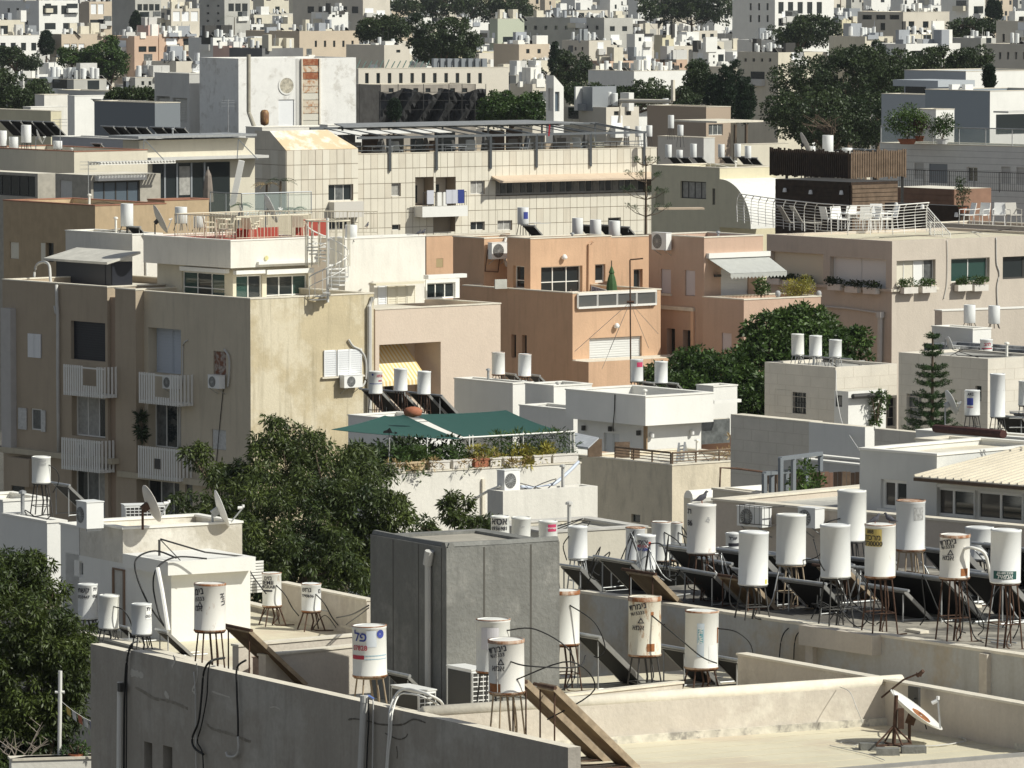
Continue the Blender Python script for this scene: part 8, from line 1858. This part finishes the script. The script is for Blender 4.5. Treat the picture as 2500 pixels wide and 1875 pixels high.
L=[
('white apartment block with wide balconies in the top left corner',95,1,1250,-30,192,'w',[('R',100,6,190,42,2,1,.8,.6),('R',100,48,190,80,2,1,.6,.5),('L',10,10,76,70,3,2,.3,.35)],5),
('narrow tan apartment block right of the white block at the top left',218,4,1180,192,273,'t',[('R',220,8,255,36,2,1,.8,.9,'panel',{'m':SHUT}),('R',218,45,254,74,1,1,.9,.8)],4),
('grey apartment block with a dark balcony band, top left',330,-8,1150,273,393,'g',[('R',334,8,391,28,4,1,.8,.8),('R',345,34,391,66,2,1,.5,.6,'panel',{'m':SHUTC})],3),
('grey block with white rolling shutters, top left of the palm',418,21,1120,393,487,'b',[('R',420,25,486,55,3,1,.8,.8,'panel',{'m':SHUT})],4),
('tall grey block with bright windows beside the palm',548,-6,1200,487,610,'g',[('R',556,6,606,30,3,1,.8,.8),('L',495,5,545,60,2,3,.25,.3)],4),
('small cream block with one green window at the left edge',-5,49,1100,-40,60,'c',[('R',-2,60,22,86,1,1,.8,.8)],2),
('white block with a window row at the left edge',-12,87,960,-60,98,'w',[('R',-5,102,95,126,4,1,.5,.8)],3),
('tan block with pale shutters between the left trees',150,84,930,121,260,'t',[('R',154,104,208,132,3,1,.8,.8,'panel',{'m':SHUT})],3),
('peach house with two square windows above the left trees',328,88,900,252,386,'p',[('R',336,110,384,130,2,1,.8,.7)],4),
('small pink roof hut beside the peach house',362,62,925,334,388,'k',[('R',366,68,382,76,1,1,.5,.8)],0),
('peach wall right of the two window peach house',388,84,905,384,476,'p',[('R',420,105,440,120,1,1,.9,.8)],5),
('long tan block with five windows above the white tower',731,76,960,600,877,'t',[('R',760,94,872,120,5,1,.25,.6)],12),
('grey block with a cream end wall at the top',886,-10,1300,715,952,'b',[('L',745,10,880,38,5,1,.6,.6)],6),
('low grey and cream block below the top trees',938,110,860,845,1000,'b',[('R',960,118,985,132,1,1,.4,.5)],2),
('pale green house among the far tanks',1215,46,1120,1195,1280,'n',(),6),
('long shaded grey block with a cream end in the upper middle',1475,44,1110,1262,1545,'g',[('R',1480,60,1540,80,2,1,.4,.6),('L',1270,55,1470,80,8,1,.3,.4)],12),
('pinkish beige house with one dark window right of the cypress',1267,108,880,1205,1342,'t',[('R',1275,116,1330,134,2,1,.3,.6)],6),
('grey block right of the lone cypress',1438,99,900,1372,1492,'b',[('L',1380,110,1430,128,3,1,.3,.5)],6),
('bright white small block in the upper middle',1550,83,960,1530,1592,'w',[('R',1554,88,1588,104,2,1,.4,.6)],3),
('pale yellow cube in the upper middle',1617,86,930,1597,1645,'y',(),1),
('white house with a dark side before the cypresses',1730,121,840,1692,1770,'w',[('R',1736,130,1764,160,2,2,.3,.4)],2),
('tan wall with an orange end in the middle distance',1490,149,770,1440,1585,'p',(),5),
('peach wall with plants in the middle distance',1626,146,775,1600,1678,'p',[('R',1635,152,1672,168,2,1,.3,.7)],3),
('long white wall with tanks in front in the middle distance',1548,174,705,1436,1688,'w',(),12),
('tall white building with tall dark windows at the upper right',1892,-12,1000,1788,2036,'w',[('R',1895,4,2012,34,5,1,.55,.95),('R',1895,42,2012,66,5,1,.55,.8),('L',1822,2,1884,60,3,2,.25,.6)],3),
('shaded grey building with a cream lit front at the upper right',2205,30,850,2094,2318,'b',[('R',2208,50,2312,70,3,1,.4,.8),('L',2100,34,2200,50,3,1,.7,.7),('L',2140,55,2170,75,1,1,.4,.9)],7),
('cream block with a flat eave and two windows, upper right',2212,84,800,2190,2318,'c',[('R',2218,92,2312,108,3,1,.3,.7)],8),
('white and grey block with a small black window, upper right',2212,107,765,2126,2345,'w',[('L',2188,132,2202,146,1,1,.9,.9),('R',2220,120,2260,138,1,1,.7,.6)],5),
('grey wall block behind the trees, upper right',2395,93,820,2308,2432,'g',(),3),
('taupe building with a row of narrow windows at the right edge',2530,108,700,2402,2600,'b',[('L',2412,126,2510,146,5,1,.3,.9)],3),
('taupe upper storey at the right edge',2540,52,760,2432,2600,'b',[('L',2440,80,2520,105,4,1,.3,.8)],2),
('white block with slanted shadow, top right',2365,-10,1080,2298,2404,'w',[('R',2376,14,2402,34,1,1,.9,.9)],2),
('pale yellow small house before the tall white building',2056,49,900,2040,2093,'y',(),3),
('cream house behind the big trees, with a tank row',2112,90,800,2024,2180,'c',[('R',2120,98,2170,112,2,1,.4,.6)],9),
('white low house left of the big trees',1900,128,800,1800,2020,'c',[('L',1810,138,1890,155,4,1,.3,.5)],9),
('white house with brown roof edge left of the dark trees',1895,98,880,1800,1966,'w',[('R',1900,104,1960,118,3,1,.4,.6)],10),
('grey long roof behind the brown taupe house',1260,185,700,1240,1330,'g',(),5),
('grey tank roof right of the cream office',1300,205,640,1245,1345,'b',(),6),
('low beige roof beside the slanted tower',1480,262,520,1378,1560,'b',[('R',1400,268,1550,285,5,1,.4,.6)],3),
('tank roof behind the stepped white house at the left',180,195,640,60,260,'g',(),16),
('grey roof with condensers left of the white annex',330,190,620,300,400,'g',[('R',340,196,375,210,2,1,.4,.7)],3),
('roof crowded with tanks above the white annex',430,150,700,370,500,'b',(),12),
('pink washed roof storey above the white tower',560,112,800,520,640,'k',(),12),
('white parapet house above the white tower',520,92,860,460,590,'w',[('R',524,97,585,106,3,1,.5,.6)],7),
('dark roof behind the rusty strip tower',640,118,760,560,740,'d',(),8),
('small white hut with a round window at the top',800,30,1150,760,850,'w',[('R',806,34,840,44,2,1,.4,.6)],9),
]
for l in L:far(*l[:8],nt=l[8])
# the closely packed blocks in between
fr_=random.Random(21)
rows=[(y,'far row %s'%w)for y,w in zip((-36,-14,5,20,33,45,56,67,78,90,102,115,129,144,160,178,198,220),('one','two','three','four','five','six','seven','eight','nine','ten','eleven','twelve','thirteen','fourteen','fifteen','sixteen','seventeen','eighteen'))]
FB=MB();FBM=[]
for y0,rn in rows:
 x=-40+fr_.uniform(0,60);i=0;sc=max(.75,(y0+110)/136.)
 while x<2540 and i<38:
  cy=y0+fr_.uniform(-8,9);drop=fr_.uniform(15.5,18.5)if y0>0 else fr_.uniform(10,13);Y=drop*F/(cy+110);wl,wr=fr_.uniform(14,45)*sc**.8,fr_.uniform(30,85)*sc**.8;c=fr_.choice('wwcgbbwtbcygbw')
  if y0>160 and not(x<520 or 1150<x<1700):x+=80;continue
  if y0<50:
   C_=at(x+wl,cy,Y);ya=math.radians(38);R_=Vector((math.cos(ya),math.sin(ya),0));L_=Vector((-R_.y,R_.x,0));a_,b_=lenfor(C_,R_,x+wl+wr),max(2.,lenfor(C_,L_,x));H_=C_.z-2
   for(mk,cc,dd,lift)in[(c,C_+R_*a_/2+L_*b_/2,(a_,b_,H_),0),('d' if i%2 else 'g',C_+R_*a_/2+L_*b_/2+Vector((0,0,.08)),(a_-.5,b_-.5,.14),H_/2-.0)]+([('w',C_+R_*a_*.4+L_*b_*.5+Vector((0,0,1.1)),(2.6,2.2,2.2),H_/2)]if i%3==0 else[])+[('x',C_+R_*(a_*(q_+.5)/3)-Vector((0,0,1.3+3*(q_%2))),(a_*.16,.1,1.2),H_/2)for q_ in range(3)]:
    n_=len(FB.f);FB.box((cc.x,cc.y,cc.z-H_/2+lift),dd,ya);FBM+=[mk]*(len(FB.f)-n_)
   for q_ in range(fr_.choice((3,4,5,6))):
    p=C_+R_*a_*fr_.uniform(.05,.95)+L_*b_*fr_.uniform(.05,.8);FT.append((p,fr_.uniform(.85,1.15),fr_.uniform(.85,1.2),'x'));
    if q_%3!=2:FP.append((p+R_*.4+Vector((0,0,.7)),38,'x'))
   x+=(wl+wr)*fr_.uniform(.85,1.35);i+=1;continue
  ops=[]
  if fr_.random()<.45:ops.append(('R',x+wl+3,cy+4*sc,x+wl+wr-3,cy+15*sc,max(2,int(wr/16/sc**.5)),1,fr_.uniform(.3,.6),.8))
  if fr_.random()<.3:ops.append(('L',x+2,cy+4*sc,x+wl-2,cy+14*sc,2,1,.35,.7))
  far('%s block, %s from the left in %s'%(CN[c],ORD[i],rn),x+wl,cy,Y,x,x+wl+wr,c,ops,fr_.choice([3,5,6,7,8,9]),par_h=fr_.choice([.2,.5,.9]),zb=2)
  if fr_.random()<.35:
   f2=thing_box('stair_head','small hut on the roof of the %s block in %s'%(ORD[i],rn),'roof hut',at(x+wl+wr*.3,cy-5*sc,Y+4),(3.2,2.6,2.2),math.radians(38),WM[c])
  x+=(wl+wr)*fr_.uniform(.95,1.6);i+=1
o=FB.build('distant_blocks',WM['w'],None);ks=sorted(set(FBM));WM['x']=WINGL;o.data.materials.clear()
for k_ in ks:o.data.materials.append(WM[k_])
o.data.polygons.foreach_set('material_index',[ks.index(k_)for k_ in FBM]);tag(o,'pale flat roofed blocks packed together along the top of the view','building');o['kind']='stuff'
# place the tanks: the nearest as things, the farthest joined
def place_many(items,key,lim,name,cat,lab,glab,stufflab):
 items.sort(key=lambda t:t[0].y);tmpl=_p[key];tv=np.array([v.co[:]for v in tmpl.vertices]);tf=[tuple(p.vertices)for p in tmpl.polygons];mi=[p.material_index for p in tmpl.polygons]
 rest_v,rest_f,rest_m=[],[],[]
 for n,it in enumerate(items):
  rz=random.random()*6 if key=='far' else math.radians(it[1]);sc=(it[1],it[1],it[2])if key=='far' else(.75,1.,.75)
  if n<lim:
   o=bpy.data.objects.new(name,tmpl);COL.objects.link(o);o.location=it[0];o.scale=sc;o.rotation_euler=(0,0,rz)
   bl=it[-1].split(' in the ')[0]
   tag(o,lab%short(it[-1]),cat,glab%short(it[-1]))
  else:
   c_,s_=math.cos(rz),math.sin(rz);v=tv*np.array(sc);v=np.stack([v[:,0]*c_-v[:,1]*s_,v[:,0]*s_+v[:,1]*c_,v[:,2]],1)+np.array(it[0]);b=len(rest_v);rest_v+=v.tolist();rest_f+=[tuple(i+b for i in f)for f in tf];rest_m+=mi
 if rest_v:
  o=mesh('distant_'+name+'s',rest_v,rest_f,tmpl.materials[0],None)
  for m_ in list(tmpl.materials)[1:]:o.data.materials.append(m_)
  o.data.polygons.foreach_set('material_index',rest_m);tag(o,stufflab,cat);o['kind']='stuff'
def short(s):
 w=s.replace(' flat roofed','').split();return ' '.join(w[:12])
place_many(FT,'far',215,'water_tank','water tank','white tank on the %s','tanks on the %s','hundreds of tiny white tanks on the farthest roofs')
place_many(FP,'panel',190,'solar_panel','solar panel','collector on the %s','collectors on the %s','hundreds of tiny dark collectors on the farthest roofs')
# antennas
for i in range(24):
 x=fr_.uniform(30,2450);y=fr_.uniform(45,150);Y=16.5*F/(y+110);a=at(x,y,Y);q=MB();q.bar(a,a+Vector((0,0,3.2)),.09);q.bar(a+Vector((-.6,0,3)),a+Vector((.6,0,3)),.07);q.bar(a+Vector((-.4,0,2.6)),a+Vector((.4,0,2.6)),.05)
 tag(q.build('antenna',GALV),'%s of the thin antenna masts scattered over the far roofs'%ORD[i],'antenna','antennas among the far roofs')
# trees between the far houses: (label, ellipses in pixels x, y, half width, half height, distance, clumps)
def ftree(label,E,Y,nc,m=LEAF_C,per=75,cat='tree',name='tree',trunk=.3):
 s=Y/F;E=list(E);r_=random.Random(int(E[0][0]));E+=[(x+r_.uniform(-.9,.9)*rx,y-r_.uniform(-.5,1.)*ry,rx*r_.uniform(.18,.38),ry*r_.uniform(.3,.55))for x,y,rx,ry in E for _ in range(4)]+[(x+r_.uniform(-.2,.2)*rx,y+ry*.8,rx*.85,ry*.8)for x,y,rx,ry in E]
 el=[tuple(at(x,y,Y+i*.5))+(rx*s,min(rx*s,6.),ry*s)for i,(x,y,rx,ry)in enumerate(E)]
 return tree(label,el,nc,max(.5,10*s),per,max(.22,5*s),max(.16,3.6*s),m,0,trunk,cat,None,name,limbs=4,droop=.3,up=.5,lo=.55)
ftree('big dark tree mass left of the modern grey houses, main crown',[(2060,190,130,65),(2160,160,90,45),(1960,200,90,60),(2100,240,110,50)],560,620)
ftree('dark tree mass lower part with bare grey branches',[(2000,280,110,45),(2120,290,80,45),(1920,270,60,40),(2060,320,120,30)],500,420)
ftree('round green tree behind the big tree mass',[(2110,145,60,25),(2190,190,60,40),(2140,210,50,40)],590,220)
ftree('dark trees behind the upper modern house',[(2290,145,60,25),(2370,145,50,22),(2240,160,40,18)],640,240)
ftree('dark tree below the tall white building',[(1990,70,70,28),(1930,85,50,22)],860,220)
ftree('dark tree at the upper right behind the white blocks',[(2370,70,60,22),(2420,62,40,16)],850,150)
ftree('large round dark tree in the upper middle',[(1080,90,82,42),(1130,110,50,30),(1040,110,50,25)],800,330)
ftree('dark tree left of the large round tree',[(940,68,62,24),(900,75,35,15)],900,170)
ftree('trees along the top edge, middle',[(1010,8,70,22),(1090,5,80,24),(1180,8,80,26),(1260,12,50,22)],1350,330)
ftree('trees along the top edge, right of the middle',[(1620,20,60,24),(1700,10,70,26),(1760,22,40,24)],1250,260)
ftree('round green tree before the peach house at the left',[(245,145,46,40),(290,150,25,20)],800,220,LEAF_B)
ftree('small green tree left of the round green tree',[(180,135,38,16)],850,60,LEAF_B)
ftree('dark wide tree at the left edge',[(30,225,75,42),(90,235,50,28),(0,200,40,30)],600,260)
ftree('tree behind the tank rows at the left edge',[(20,135,35,18),(70,150,30,16)],830,110)
ftree('loose grey green tree by the lone cypress',[(1400,165,45,35),(1300,170,30,20)],720,150)
ftree('green shrubs along the middle distance, right of the slanted tower',[(1420,228,50,20),(1500,232,60,20),(1590,225,60,24),(1660,240,50,22)],560,300)
ftree('olive green bushes right of the dark netting',[(1215,260,45,28),(1290,258,40,28),(1250,275,60,20)],520,240,LEAF_B)
ftree('dark tree left of the cypress group',[(1700,190,32,34),(1712,215,30,25)],600,160)
ftree('shrubs between the slate wall and the white roof',[(335,232,40,12),(290,238,25,10)],470,80)
for i,(x,yt,yb,w,Y,lb)in enumerate(((1355,105,190,14,760,'lone dark cypress rising in the upper middle'),(113,75,135,19,930,'dark cypress by the white block at the left'),(1770,160,290,24,560,'left cypress of the group before the big trees'),(1795,150,300,24,570,'middle cypress of the group before the big trees'),(1822,190,300,22,555,'right cypress of the group before the big trees'),(1745,185,270,26,575,'broad cypress at the left of the group'),(2415,165,215,8,452,'small cypress before the upper modern house'),(962,245,292,12,560,'small cypress before the dark netting'),(2420,0,45,12,1080,'distant cypress at the top right, left one'),(2436,5,48,9,1080,'distant cypress at the top right, right one'),(332,30,75,14,1100,'dark conifer between the grey blocks, top left'))):
 s=Y/F;c=at(x,(yt+yb)/2,Y);h=(yb-yt)/2*s;el=[(c.x,c.y,c.z-h*.25,w*s,w*s,h*.8),(c.x,c.y,c.z+h*.3,w*s*.7,w*s*.7,h*.7)]
 tree(lb,el,200,max(.3,4*s),50,max(.2,4*s),max(.1,2*s),LEAF_D,0,.2,'tree',None,'cypress',limbs=0,droop=-1.2,up=.8,lo=.6)
palm('tall distant palm before the grey blocks, top left',572,85,1080,3.2,2.6,18);palm('tall palm on the skyline, upper right',2052,25,1000,3.5,2.0,16);palm('distant palm tree standing right of the tallest palm',2062,40,1000,1.5,1.5,14)
pz_=thing('bare_tree','leafless grey branches in front of the dark tree mass','tree',at(2010,330,480));q=MB();b0=at(2010,330,480)
for k in range(34):
 a=b0+Vector((fr_.uniform(-1,1),0,fr_.uniform(0,.6)));tp=b0+Vector((fr_.uniform(-1.8,1.8),fr_.uniform(-.5,.5),fr_.uniform(.8,1.7)));q.tube([a,a.lerp(tp,.5)+Vector((0,0,.1)),tp],.04,4,.012)
q.build('branches',BARK,pz_)
# distant street level haze
hz_=bpy.data.objects.new('haze',bpy.data.meshes.new('haze'));b=MB();b.box((0,1500,20),(1400,3400,44));b.v
me_=bpy.data.meshes.new('haze');me_.from_pydata(b.v,[],b.f);hz_.data=me_;COL.objects.link(hz_)
hm=bpy.data.materials.new('haze');hm.use_nodes=True;nt=hm.node_tree;nt.nodes.clear();vo=nt.nodes.new('ShaderNodeVolumePrincipled');vo.inputs['Density'].default_value=HAZE;vo.inputs['Color'].default_value=(.78,.84,.92,1);ou=nt.nodes.new('ShaderNodeOutputMaterial');nt.links.new(vo.outputs[0],ou.inputs['Volume'])
me_.materials.append(hm);hz_['kind']='stuff';hz_['label']='thin summer haze over the whole city';hz_['category']='haze'
for o in bpy.data.objects:
 if o.name.split('.')[0]in('roof_pipes','roof_battens'):o['kind']='stuff'
